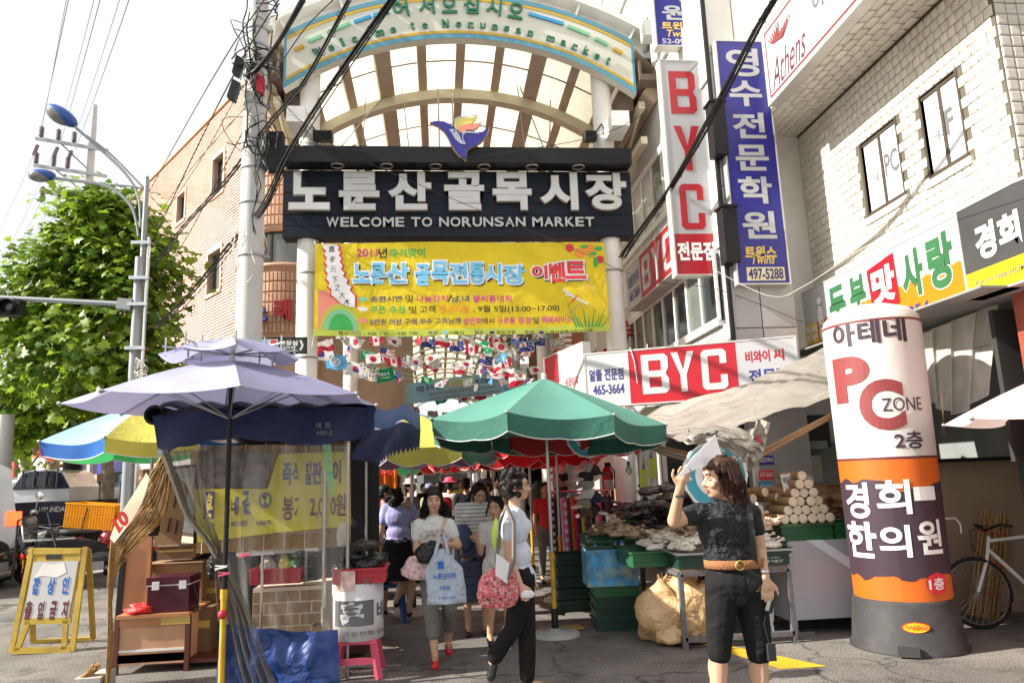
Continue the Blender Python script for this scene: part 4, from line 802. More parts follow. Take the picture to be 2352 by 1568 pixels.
vi=[(153,95,300),(158,92,302),(217,135,303),(231,138,330),(276,170,318),(298,172,345)]
for i,(x0,x1,y1)in enumerate(vi):
 cable_thing('power_line','thin violet power line in the white sky, %s from the left at the top'%['first','second','third','fourth','fifth','sixth'][i],[([(x0,-5,12),(x1,y1,30)],.008 if i%2 else .006,.1)],'cable_violet','power lines in the sky')
for i,(x1,y1,x0,y0)in enumerate([(85,335,0,525),(125,345,0,610),(155,395,20,640),(95,460,0,640),(135,470,40,640),(170,480,75,640)]):
 cable_thing('power_line','faint power line falling from the far crossarms to the lower left, %s in order'%['first','second','third','fourth','fifth','sixth'][i],[([(x1,y1,30),(x0,y0,50)],.008,.2)],'cable_violet','power lines beyond the far pole')
fp=thing('power_pole','distant grey power pole with three crossarms and dark ribbed insulators above the plane tree','pole',U(203,1100,Y=30))
fx=U(205,420,Y=30);base=Vector((fx.x,30,0));fp.location=base
m=MB();m.lathe([(.22,0),(.13,U(207,300,Y=30).z),(.1,U(210,242,Y=30).z)],base,14);at(m.build('shaft',M['conc_pole']),fp)
for(xa,ya,xb,yb3),ins in(((82,318,248,346),[94,133,169]),((78,380,245,405),[82,122,154]),((92,440,200,452),[98,136,174])):
 p,q=U(xa,ya,Y=29.8),U(xb,yb3,Y=29.8);m=MB();m.bar(p,q,.1,.12);ca=at(m.build('crossarm',M['galv']),fp)
 for xi in ins:
  c=p.lerp(q,(xi-xa)/(xb-xa));m=MB();m.lathe([(.03,0)]+[(r,.06+.06*k)for k in range(8)for r in((.12,.05)if 1 else())][:0]+[(.11 if k%2 else .05,.05+.045*k)for k in range(10)]+[(0,.55)],c+Vector((0,0,.05 if ya<430 else-.3)),10);at(m.build('insulator',M['insul']),ca).parent=ca
  bpy.data.objects[-1]if 0 else None
for(x0,y0,x1,y1)in((140,330,205,392),(130,392,203,450)):
 m=MB();m.bar(U(x0,y0,Y=29.9),U(x1,y1,Y=29.9),.06,.06);at(m.build('brace',M['galv']),fp)
for xi,ya in((82,345),(128,350),(160,358)):
 m=MB();m.obox(U(xi,ya,Y=29.8),(.05,0,0),(0,.05,0),(.06,0,.22));at(m.build('fuse',M['insul']),fp)
sp_=thing('street_lamp','grey steel street lamp post with two curved arms and blue heads above the tree','street lamp',U(325,850,Y=14))
bx=U(325,640,Y=14).x;sp_.location=(bx,14,0)
m=MB();m.lathe([(.06,0),(.045,U(330,412,Y=14).z)],(bx,14,0),14);m.ball((bx,14,U(330,408,Y=14).z),.04);at(m.build('post',M['galv']),sp_)
def lamp(head,arm,lab,ang,s):
 m=MB()
 for dr in(0,.05):m.tube(wire([(a,b+dr*60,14)for a,b in arm],0,0,6),.021,6)
 A_=at(m.build('arm',M['galv']),sp_)
 p=U(*head,Y=14);rot_=Matrix.Rotation(ang,3,'Y')
 m=MB();m.ball(p,.30*s,.16*s,.13*s,16,8,rot_);m.mi=1;m.ball(p+rot_@Vector((-.04,-.02,-.04)),.24*s,.145*s,.13*s,14,8,rot_);at(m.build('lamp_head',[M['lamp_blue'],M['lamp_glass']]),sp_)
lamp((143,266),[(172,290),(240,350),(290,400),(318,450),(322,520)],'',.62,1.15)
lamp((97,402),[(124,408),(220,420),(270,440),(305,480),(318,540)],'',.08,.85)
m=MB();m.tube(wire([(200,312,14),(260,360,14),(328,430,14)],0,0,4),.02,5);m.tube(wire([(255,424,14),(300,428,14),(328,434,14)],0,0,4),.02,5);at(m.build('stay',M['galv']),sp_)
sgp=thing('signal_post','thick grey traffic signal post with a long horizontal arm reaching off to the left','signal post',(0,0,0))
sx=U(312,760,Y=13.6).x;sgp.location=(sx,13.6,0)
m=MB();m.lathe([(.09,0),(.08,U(316,415,Y=13.6).z-1.5)],(sx,13.6,0),18);at(m.build('post',M['galv']),sgp)
m=MB();m.tube(wire([(305,700,13.6),(275,698,13.6),(0,684,13.6),(-300,668,13.6)],0,0,3),.047,10);m.bar(U(272,698,Y=13.6),U(305,701,Y=13.6),.16,.2);at(m.build('arm',M['galv']),sgp)
m=MB();p=U(338,640,Y=13.5);m.cyl((p.x,13.5,0),(p.x,13.5,U(338,545,Y=13.5).z),.035,n=8)
for y_ in(560,640,700,800):z=U(330,y_,Y=13.5).z;m.box(sx-.1,13.4,z-.03,p.x+.06,13.6,z+.03)
at(m.build('conduit',M['chrome']),sgp)
m=MB()
for k in range(22):z=U(340,830+k*5,Y=13.5).z;m.tube([(p.x+.1*math.cos(a+k),13.45+.08*math.sin(a),z+.05*math.sin(a*2+k))for a in range(6)],.008,4)
at(m.build('wire_scraps',M['twine']),sgp)['kind']='stuff'
tl=thing('traffic_light','black traffic light hanging under the signal arm at the left edge','traffic light',U(15,708,Y=13.55))
p=tl.location;m=MB();m.box(-1.0,-.1,-.14,.26,.12,.14);m.build('housing',M['black_metal'],tl)
for x in(.1,-.22,-.54):m=MB();m.cyl((x,-.1,0),(x,-.22,0),.125,n=16,cap=False);m.mi=1;m.ball((x,-.1,0),.11,.03,.11);m.build('lens',[M['black_metal'],M['glass_dark']],tl)
m=MB();m.box(.05,0,.14,.1,.06,.2);m.build('hanger',M['galv'],tl)
tl2=None
for lab,x,y0,Y_ in(('mottled concrete pole wrapped with grey mesh sleeves beside the pickup truck',166,905,19.5),('pale concrete pole at the left edge above the white van',3,965,17)):
 t=thing('utility_pole',lab,'pole',(0,0,0));px=U(x+3,1050,Y=Y_).x;t.location=(px,Y_,0);m=MB();m.lathe([(.2,0),(.16,8 if x>100 else 3.3)],(0,0,0),16);m.build('shaft',M['conc_pole'],t)
 if x>100:
  m=MB();m.lathe([(.225,.9),(.225,1.75),(.2,1.76),(.225,1.78),(.222,2.4),(.2,2.42)],(0,0,0),16);m.build('sleeve',M['black_metal'],t)
  m=MB();m.box(-.1,-.24,.55,.12,-.22,.95);m.build('notice',M['paper'],t)
# = plane trees
def leaf_mesh(mt):
 pts=[]
 for i,(a,r)in enumerate([(-90,.22),(-55,.55),(-28,.42),(-8,.85),(18,.5),(38,.8),(60,.55),(90,1.08),(120,.55),(142,.8),(162,.5),(188,.85),(208,.42),(235,.55)]):
  pts.append((r*math.cos(R(a)),r*math.sin(R(a))+.1,-.22*abs(math.cos(R(a)))*r+.05))
 m=MB();m.add([(0,.1,.06)]+pts,[(0,1+i,1+(i+1)%14)for i in range(14)]);return m.mesh('leaf',mt)
leafA,leafB=leaf_mesh(M['leaf']),leaf_mesh(M['leaf_dark'])
def tree(label,base,h0,crown,n_cl,leaf_s,parts=0,seed=1,lean=(0,0),r0=.2,group='plane trees along the left street',per=42):
 """crown: list of (centre, radii)"""
 rt_=random.Random(seed);t=thing('plane_tree',label,'tree',base,group);base=Vector(base)
 top=Vector((base.x+lean[0],base.y+lean[1],h0));k=9
 m=MB();trunk=[base.lerp(top,i/k)+Vector((.08*math.sin(i*1.1+seed),.06*math.cos(i*.8),0))for i in range(k+1)];m.tube(trunk,r0,10,r0*.6);at(m.build('trunk',M['bark']),t)
 Lv=[];m=MB()
 for c,rad in crown:
  c=Vector(c)
  for b in range(max(3,n_cl//7)):
   d=Vector((rt_.gauss(0,1),rt_.gauss(0,1),rt_.gauss(0,.8))).normalized();e=c+Vector((d.x*rad[0],d.y*rad[1],d.z*rad[2]))*.8;s=trunk[-1-rt_.randint(0,3)];mid=s.lerp(e,.5)+Vector((rt_.uniform(-.3,.3),rt_.uniform(-.3,.3),.3));m.tube([s,mid,e],.05,5,.012)
  for q in range(n_cl):
   d=Vector((rt_.gauss(0,1),rt_.gauss(0,1),rt_.gauss(0,1))).normalized();f_=rt_.random()**.38;cc=c+Vector((d.x*rad[0],d.y*rad[1],d.z*rad[2]))*f_
   for i in range(per):
    o=Vector((rt_.gauss(0,.30),rt_.gauss(0,.30),rt_.gauss(0,.22)));nrm=(d*.5+Vector((rt_.gauss(0,.55),rt_.gauss(0,.55)-.2,.75))).normalized();s=leaf_s*rt_.uniform(.55,1.25)
    Lv.append((f_+rt_.uniform(-.1,.1),Matrix.Translation(cc+o-base)@nrm.to_track_quat('Z','Y').to_matrix().to_4x4()@Matrix.Rotation(rt_.uniform(0,6.3),4,'Z')@Matrix.Diagonal((s,s,s,1))))
 at(m.build('branches',M['bark']),t)['kind']='stuff'
 cr_=link('crown',None,t);mats_=[x[1]for x in Lv]
 key=lambda Mx:(Mx.translation+base-CAMPOS).length
 if parts:
  mats_.sort(key=key);step=[mats_[i]for i in range(0,min(len(mats_),parts*3),3)][:parts];ids=set(map(id,step))
  for Mx in step:o=link('leaf',leafA,cr_);o.matrix_local=Mx
  mats_=[x for x in mats_ if id(x)not in ids]
 half=len(mats_)*2//3;rt_.shuffle(mats_)
 for me_,ls in((leafA,mats_[:half]),(leafB,mats_[half:])):
  nv=len(me_.vertices);co=np.empty(nv*3);me_.vertices.foreach_get('co',co);co=co.reshape(-1,3);A_=np.array([np.array(Mx)for Mx in ls])
  V=np.einsum('nij,vj->nvi',A_[:,:3,:3],co)+A_[:,None,:3,3];fs=np.array([tuple(p.vertices)for p in me_.polygons]);F_=(fs[None]+(np.arange(len(ls))*nv)[:,None,None]).reshape(-1,3)
  me=bpy.data.meshes.new('foliage');me.vertices.add(V.shape[0]*nv);me.vertices.foreach_set('co',V.reshape(-1));me.loops.add(F_.size);me.loops.foreach_set('vertex_index',F_.reshape(-1));me.polygons.add(len(F_));me.polygons.foreach_set('loop_start',np.arange(0,F_.size,3));me.update(calc_edges=True);me.materials.append(me_.materials[0])
  link('foliage',me,cr_)['kind']='stuff'
 return t
def cp(x,y,Y):return tuple(U(x,y,Y=Y))
tree('large plane tree with a leaning mottled trunk, its bright crown behind the street lamp',(U(262,1160,Y=18.6).x,18.6,0),4.2,[(cp(250,570,17.2),(1.15,1.2,1.25)),(cp(130,640,17.2),(1.0,1.1,1.0)),(cp(330,700,17.0),(.75,1.1,1.9)),(cp(240,520,17.1),(.9,1,.8)),(cp(200,790,17),(1.75,1.4,1.6)),(cp(85,760,17.4),(.9,1,1.1)),(cp(300,880,17.2),(1.2,1.2,1.0))],34,.165,300,3,(-.35,-.3),.17)
tree('plane tree with a pale flaking trunk beside the pickup cab, second along the kerb',(U(117,1100,Y=21.5).x,21.5,0),4.0,[(cp(60,880,19),(1.7,1.5,1.6)),(cp(140,940,19.5),(1.5,1.3,1.1)),(cp(15,960,20),(1.3,1.3,1.2))],34,.15,0,5,(.1,.2),.2)
tree('slim plane tree third along the kerb at the far left',(U(60,1090,Y=27).x,27,0),3.6,[(cp(40,970,26),(2.2,1.6,1.6))],30,.15,0,9,(0,0),.22)
# = signs on the right
def sign_box(label,O,A,B,th,side='alu',name='sign_box',cat='sign',grp=None):
 """a light box: O bottom left corner of the face, A and B its edges; returns the thing, the face frame, width and height"""
 O=Vector(O);A=Vector(A);B=Vector(B);f=Fr(O,A,B);t=thing(name,label,cat,O,grp);w_,h_=A.length,B.length
 m=MB();f.rect(m,0,0,w_,h_,-th,-.006);at(m.build('casing',M[side]),t)
 m=MB();e=.018
 for r in((0,0,w_,e),(0,h_-e,w_,h_),(0,e,e,h_-e),(w_-e,e,w_,h_-e)):f.rect(m,*r,-.006,.008)
 at(m.build('frame',M[side]),t);return t,f,w_,h_
def panel(t,f,r,mt,d=(-.005,.001),name='panel'):m=MB();f.rect(m,*r,*d);return at(m.build(name,M[mt]),t)
def words_(t,f,items,mt,d=.004,name='lettering'):
 m=MB()
 for it in items:write(m,f,it[0],it[1],it[2],it[3],it[4],d,it[6]if len(it)>6 else 0,it[5]if len(it)>5 else .01,it[7]if len(it)>7 else 0)
 return at(m.build(name,M[mt]),t)
def hang(pts,Y):
 a=[U(x,y,Y=Y)for x,y in pts];return a
def letter_B(w,h):
 s=.34*w;return[[(0,0),(w*.8,0),(w,.08*h),(w,.42*h),(w*.9,.5*h),(w,.58*h),(w,.92*h),(w*.8,h),(0,h),(0,0)]]
def byc(t,f,boxes,mt,d=.002,th=.004):
 for ch,(u0,v0,u1,v1)in zip('BYC',boxes):
  w_=u1-u0;h_=v1-v0;k=.27*w_+.0;m=MB();q=.62*k if w_>h_*.9 else k;kv=min(k,.16*h_);F_=lambda p:f.poly(m,[(u0+a,v0+b)for a,b in p],d,d+th)
  if ch=='B':
   F_([(0,0),(k,0),(k,h_),(0,h_)])
   for b0,b1 in((h_-kv,h_),(h_/2-kv/2,h_/2+kv/2),(0,kv)):F_([(k,b0),(w_-k,b0),(w_-k,b1),(k,b1)])
   e=.25*k
   F_([(w_-k,h_/2+e),(w_-e*1.2,h_/2+e),(w_,h_/2+3*e),(w_,h_-2*e),(w_-2*e,h_),(w_-k,h_)]);F_([(w_-k,0),(w_-2*e,0),(w_,2*e),(w_,h_/2-3*e),(w_-e*1.2,h_/2-e),(w_-k,h_/2-e)])
   F_([(w_-k,h_/2-e),(w_-e*1.2,h_/2-e),(w_-e*1.5,h_/2),(w_-e*1.2,h_/2+e),(w_-k,h_/2+e)])
  elif ch=='Y':
   c=w_/2;j=.42*h_;F_([(c-k/2,0),(c+k/2,0),(c+k/2,j),(w_,h_),(w_-k*1.1,h_),(c,j+.12*h_),(k*1.1,h_),(0,h_),(c-k/2,j)])
  else:
   e=.5*k;F_([(w_,.36*h_),(w_,e),(w_-e,0),(e,0),(0,e),(0,h_-e),(e,h_),(w_-e,h_),(w_,h_-e),(w_,.64*h_),(w_-k,.64*h_),(w_-k,h_-kv),(k,h_-kv),(k,kv),(w_-k,kv),(w_-k,.36*h_)])
  at(m.build('letter',M[mt]),t)
x0,x1,z0,z1=3.05,3.62,4.02,7.04
t,f,w_,h_=sign_box('tall upright white sign box with stacked red capitals and a red foot panel',(x0,8.8,z0),(x1-x0,0,0),(0,0,z1-z0),.16)
panel(t,f,(.018,.56,w_-.018,h_-.018),'sign_grey');panel(t,f,(.018,.018,w_-.018,.56),'sign_red')
def zz(y,Y=8.8,x=1590):return U(x,y,Y=Y).z-z0
byc(t,f,[(.11,zz(262),w_-.1,zz(165)),(.12,zz(392),w_-.1,zz(290)),(.13,zz(527),w_-.12,zz(423))],'sign_red')
words_(t,f,[('전문점',.04,.2,w_-.03,.45,.04)],'print_white')
m=MB();
for z in(5.0,6.4):m.box(x1+.0,8.84,z,4.1,8.92,z+.08)
at(m.build('bracket',M['steel']),t)
x0,x1,z0,z1=3.655,4.34,3.774,7.056
t,f,w_,h_=sign_box('tall deep blue academy sign with stacked pale Korean letters and phone number 497-5288',(x0,8.35,z0),(x1-x0,0,0),(0,0,z1-z0),.12)
panel(t,f,(.018,.018,w_-.018,h_-.018),'sign_blue');Z4=zmap(1850,0,2.003)
def zv(zy,zx=740):return U(*Z4(zx,zy),Y=8.35).z-z0
words_(t,f,[(c,.13,zv(b),w_-.12,zv(a),.03)for c,a,b in(('영',290,455),('수',480,630),('전',668,820),('문',858,1010),('학',1045,1205),('원',1250,1412))],'sign_white')
words_(t,f,[('트윈스',.13,zv(1530),w_-.15,zv(1455),.04),('Twins',.2,.26,w_-.18,.38,.015,0,.25)],'gold_text')
panel(t,f,(.13,.05,w_-.07,.22),'gold_text',(.001,.003)).data.materials[0]=mat('sign_cream',(.75,.68,.42));words_(t,f,[('497-5288',.15,.065,w_-.09,.205,.03)],'print_navy')
x0,z0=3.2,7.56
t,f,w_,h_=sign_box('upper blue academy sign cut by the top edge, ending in phone number 0937',(x0,9.3,z0),(.62,0,0),(0,0,1.5),.16)
panel(t,f,(.018,.018,w_-.018,h_-.018),'sign_blue');words_(t,f,[('원',.12,.42,.52,.66,.03),('윤',.12,.8,.52,1.2,.03)][:1]+[('학',.12,.72,.52,1.1,.03)],'sign_white');words_(t,f,[('트윈스',.1,.27,.58,.39,.03),('Twins',.16,.15,.54,.26,.015,0,.25)],'gold_text');words_(t,f,[('452-0937',.02,.04,.57,.12,.02)][:0]+[('52-0937',.09,.04,.57,.12,.02)],'sign_white')
t,f,w_,h_=sign_box('red and white fascia sign running back along the grey building above its windows',(3.3,12.1,4.3),(0,-2.75,0),(0,0,.74),.25)
panel(t,f,(.018,.018,.85,h_-.018),'sign_grey');panel(t,f,(.85,.018,w_-.018,h_-.018),'sign_red')
byc(t,f,[(.98,.1,1.42,.64),(1.52,.1,2.0,.64),(2.1,.1,2.55,.64)],'sign_grey');words_(t,f,[('알뜰전문점',.1,.36,.76,.56,.02),('465-3664',.12,.12,.76,.3,.02)],'print_navy')
OL=U(1347,937,Y=8.95);OR=U(1840,890,Y=7.95);OR.z=OL.z
t,f,w_,h_=sign_box('long shop sign with huge white capitals on red between two pale panels',OL,OR-OL,(0,0,U(1345,812,Y=8.95).z-OL.z),.14)
za=w_*.222;kk=w_/2.57;hk=h_/.84
panel(t,f,(.018,.018,za,h_-.018),'sign_white');panel(t,f,(za,.018,1.88*kk,h_-.018),'sign_red');panel(t,f,(1.88*kk,.018,w_-.018,h_-.018),'sign_grey')
kq=lambda a,b,c,d:(a*kk,b*hk,c*kk,d*hk)
byc(t,f,[kq(.73,.15,1.06,.74),kq(1.1,.15,1.38,.74),kq(1.46,.15,1.76,.74)],'sign_white');words_(t,f,[('알뜰 전문점',*kq(.06,.4,.5,.58),.03),('465-3664',*kq(.1,.19,.5,.34),.025),('전문점',*kq(2.0,.2,2.45,.4),.03)],'print_navy');words_(t,f,[('비와이',*kq(1.98,.5,2.26,.67),.03),('씨',*kq(2.3,.5,2.42,.67),.03)],'sign_red')
m=MB();
for u in(.8,1.75):m.tube([f.p(u,h_,.01),f.p(u,h_+.05,.01)],.006,5)
m.tube([f.p(.6,h_-.01,.02),f.p(.59,h_+.02,.02),f.p(.63,h_-.15,.02),f.p(.65,h_-.42,.02)],.006,5);at(m.build('cord',M['twine']),t)
t,f,w_,h_=sign_box('white end panel of the long red shop sign turned into the alley',OL+Vector((-.32,1.25,0)),OL-(OL+Vector((-.32,1.25,0))),(0,0,.84),.1)
panel(t,f,(.018,.018,.5,h_-.018),'sign_red');panel(t,f,(.5,.018,w_-.018,h_-.018),'sign_white');words_(t,f,[('비와이씨',.7,.3,1.1,.45,.02)],'sign_red')
t,f,w_,h_=sign_box('cream hanging sign with red brush letters and a drawn ox behind the right gate pillar',(2.95,13.2,3.35),(1.2,-.3,0),(0,0,1.25),.12,'cream_rib')
panel(t,f,(.02,.02,w_-.02,h_-.02),'arch_face');words_(t,f,[('소',.1,.25,.4,.7,.03,0,.3),('부',.45,.55,.75,1.0,.03,0,.3),('자',.8,.6,1.1,1.1,.03,0,.3)],'sign_red')
t,f,w_,h_=sign_box('brown round cornered sign with a white letter on the right of the alley',(2.75,17,3.8),(.75,0,0),(0,0,1.6),.12,'brown_steel')
panel(t,f,(.02,.02,w_-.02,h_-.02),'brick_red');words_(t,f,[('트',.1,.6,.5,1.1,.03)],'print_white')
SX=4.78
t,f,w_,h_=sign_box('white and orange tofu shop sign with bold green Korean letters under the tiled wall',(SX,9.0,2.99),(0,-3.0,0),(0,0,.82),.12)
panel(t,f,(.018,.018,w_-.018,h_-.018),'sign_white')
def ogee(u0,u1,v0,v1,n):
 p=[(u0,.02),(u1,.02)]
 for i in range(n*4+1):
  s=1-i/(n*4);p.append((u0+(u1-u0)*s,v0+(v1-v0)*s+.018*abs(math.sin(s*n*math.pi))))
 return p
m=MB();f.poly(m,ogee(.1,w_-.02,.36,.37,26),.001,.003);at(m.build('orange_field',M['sign_orange']),t)
Z6=zmap(2330,560,2.272)
def tp(zx,zy):
 p=U(*Z6(zx,zy),X=SX);return 9.0-p.y,p.z-2.99
def trec(x0,y0,x1,y1):
 a=tp(x0,(y0+y1)/2);b=tp(x1,(y0+y1)/2);c=tp((x0+x1)/2,y1);d=tp((x0+x1)/2,y0);return a[0],c[1],b[0],d[1]
gl=[('두',270,640,385,890),('부',408,570,520,830),('사',755,395,905,725),('랑',930,285,1110,665)]
words_(t,f,[(c,*trec(a-8,b-8,d+8,e+8),.07)for c,a,b,d,e in gl],'sign_white',.004,'lettering_outline');words_(t,f,[(c,*trec(a,b,d,e),.045)for c,a,b,d,e in gl],'sign_green',.007)
a,b,c,d=trec(545,470,735,800);m=MB();f.poly(m,[(a,b+.02),(c,b),(c-.02,d+.03),(a-.03,d-.03)],.006,.008);at(m.build('red_tag',M['sign_red']),t);words_(t,f,[('맛',a+.04,b+.06,c-.04,d-.06,.05)],'print_white',.011)
q=trec(800,760,950,860);words_(t,f,[('054',*q,.02)],'print_navy',.008)
q=trec(112,900,198,1035);m=MB();f.poly(m,[(q[0],q[1]),(q[2],q[1]),(q[2],q[3]),(q[0],q[3])],.0045,.0065);at(m.build('orange_tag',M['gold_text']),t);words_(t,f,[('즉석',q[0]+.01,(q[1]+q[3])/2,q[2]-.01,q[3]-.02,.03),('두부',q[0]+.01,q[1]+.02,q[2]-.01,(q[1]+q[3])/2-.01,.03)],'print_white',.008)
a0_=tp(215,850);
def ov(cu,cv,ru,rv,mt,dd=.006,nm='drawn_cook'):m=MB();f.poly(m,[(a0_[0]+cu+ru*math.cos(i*.449),a0_[1]+cv+rv*math.sin(i*.449))for i in range(14)],dd,dd+.001);return at(m.build(nm,M[mt]),t)
for cu,cv,ru,rv in((0,0,.07,.14),(0,.2,.06,.05),(0,-.2,.055,.09)):ov(cu,cv,ru+.006,rv+.006,'text_grey',.005);ov(cu,cv,ru,rv,'print_white',.0065)
ov(-.03,-.28,.03,.02,'dash_green',.0075);ov(.035,-.28,.03,.02,'dash_green',.0075);ov(.02,-.06,.02,.01,'print_red',.008);ov(-.02,.03,.008,.012,'text_grey',.008);ov(.03,.03,.008,.012,'text_grey',.008)
t,f,w_,h_=sign_box('black clinic sign with white brush Korean letters over a yellow strip at the right edge',(SX-.03,5.97,2.98),(0,-1.9,0),(0,0,.84),.14)
panel(t,f,(.018,.23,w_-.018,h_-.018),'sign_black');panel(t,f,(.018,.018,w_-.018,.23),'sign_yellow')
def kp(x,y):p=U(*Z6(x,y),X=SX-.03);return 5.97-p.y,p.z-2.98
def krec(x0,y0,x1,y1):a=kp(x0,(y0+y1)/2);b=kp(x1,(y0+y1)/2);c=kp((x0+x1)/2,y1);d=kp((x0+x1)/2,y0);return a[0],c[1],b[0],d[1]
words_(t,f,[('경',*krec(1250,215,1390,465),.04),('희',*krec(1400,150,1555,390),.04)],'print_white');words_(t,f,[('Kyung Hee HUMAN Oriental',.12,.08,1.1,.15,.01)],'text_grey')
m=MB();f.poly(m,[(.83,.58),(1.0,.55),(1.0,.78),(.86,.78)],.003,.005);at(m.build('white_mark',M['print_white']),t)
t,f,w_,h_=sign_box('big white sign with maroon border and flame head hung on the overhang at top right',(4.18,8.12,6.0),(0,-4.2,0),(0,0,1.02),.14)
panel(t,f,(.018,.018,w_-.018,h_-.018),'sign_white')
for r in((.07,.07,w_-.07,.1),(.07,h_-.1,w_-.07,h_-.07),(.07,.1,.095,h_-.1)):panel(t,f,r,'maroon_pale',(.001,.004),'border')
Z4=zmap(1850,0,2.003)
def apt(zx,zy):p=U(*Z4(zx,zy),X=4.18);return 8.12-p.y,p.z-6.0
m=MB()
write(m,f,'Athens',.2,.12,1.0,.5,.004,0,.0,.25);at(m.build('lettering',M['maroon']),t)
fl=MB();rf=random.Random(4)
for i in range(13):
 b0=apt(870+i*5,262-i*4);tip=apt(835+i*12,235-(i%6)*16-i*9);w2=.018
 mid=((b0[0]+tip[0])/2-.03+.01*i,(b0[1]+tip[1])/2+.02);f.poly(fl,[(b0[0]-w2,b0[1]),(b0[0]+w2,b0[1]),(mid[0]+w2,mid[1]),tip,(mid[0]-w2*.6,mid[1])],.003+.0012*i,.0035+.0012*i)
at(fl.build('flame_head',M['maroon_pale']),t)
q0=apt(1030,185);words_(t,f,[('아테네',1.22,.42,2.0,.72,.02)],'text_grey');words_(t,f,[('P',2.12,.3,2.45,.95,.06)],'maroon_pale')
TZ=zmap(700,650,1.96)
p=U(*TZ(128,778),Y=10.3);q=U(*TZ(405,668),Y=10.3)
t,f,w_,h_=sign_box('black toilet sign with blue and red figures and white arrow on the left gate pillar',(p.x,10.3,p.z),(q.x-p.x,0,0),(0,0,q.z-p.z-.02),.03,'black_metal')
panel(t,f,(.005,.005,w_-.005,h_-.005),'sign_black');panel(t,f,(.02,.03,.25,h_-.02),'print_white',(.001,.003))
for cx_,mt in((.075,'print_cyan'),(.19,'print_red')):
 m=MB();f.poly(m,[(cx_+.018*math.cos(i*.63),.225+.018*math.sin(i*.63))for i in range(10)],.0035,.005);f.poly(m,[(cx_-.04,.2),(cx_+.04,.2),(cx_+.035,.12),(cx_+.02,.12),(cx_+.02,.04),(cx_-.02,.04),(cx_-.02,.12),(cx_-.035,.12)],.0035,.005);at(m.build('figure',M[mt]),t)
words_(t,f,[('화장실',.27,.12,.52,.19,.03),('TOILET',.29,.08,.5,.11,.02),('노룬산시장(광진벨스)',.29,.035,.51,.06,.01),('광진구',.37,.21,.46,.24,.01)],'print_white')
m=MB();f.poly(m,[(.54,.05),(.57,.05),(.6,.12),(.57,.19),(.54,.19),(.575,.12)],.003,.005);at(m.build('arrow',M['print_white']),t)
def round_sign(label,c,r,ry=0,grp='round teal market signs',back=None,txt=('주는','집')):
 t=thing('round_sign',label,'sign',c,grp,ry);n=48;sc2=lambda r_,k,am=0:[(r_*(1+am*math.cos(k*2*math.pi*i/n))*math.cos(2*math.pi*i/n),r_*(1+am*math.cos(k*2*math.pi*i/n))*math.sin(2*math.pi*i/n))for i in range(n)]
 f=Fr((0,0,0),(1,0,0));m=MB();f.poly(m,sc2(r,16,.02),-.03,0);m.build('disc',M['print_white'],t)
 m=MB();f.poly(m,sc2(r*.93,16,.012),0,.003);m.build('teal_ring',M['teal'],t);m=MB();f.poly(m,sc2(r*.62,16),.003,.006);m.build('centre',M['print_white'],t)
 m=MB();f.poly(m,[(r*.3*math.cos(a),r*.3*math.sin(a))for a in np.linspace(2.0,4.2,8)]+[(r*.38*math.cos(a),r*.38*math.sin(a))for a in np.linspace(4.2,2.0,8)],.006,.008);f.poly(m,[(-.12*r,.0),(.1*r,.12*r),(.14*r,.06*r),(-.08*r,-.06*r)],.006,.008);m.build('red_mark',M['print_red'],t)
 m=MB()
 for ch,a in((txt[0][0],100),(txt[0][-1],70),(txt[1][0],38)):
  write(m,f,ch,r*.775*math.cos(R(a))-r*.1,r*.775*math.sin(R(a))-r*.1,r*.775*math.cos(R(a))+r*.1,r*.775*math.sin(R(a))+r*.1,.006,0,.03,rot=R(a-90))
 for a in(-5,185):f.poly(m,[(r*.78*math.cos(R(a))+.05*r*math.cos(i),r*.78*math.sin(R(a))+.05*r*math.sin(i))for i in range(6)],.006,.008)
 m.build('lettering',M['print_white'],t);return t
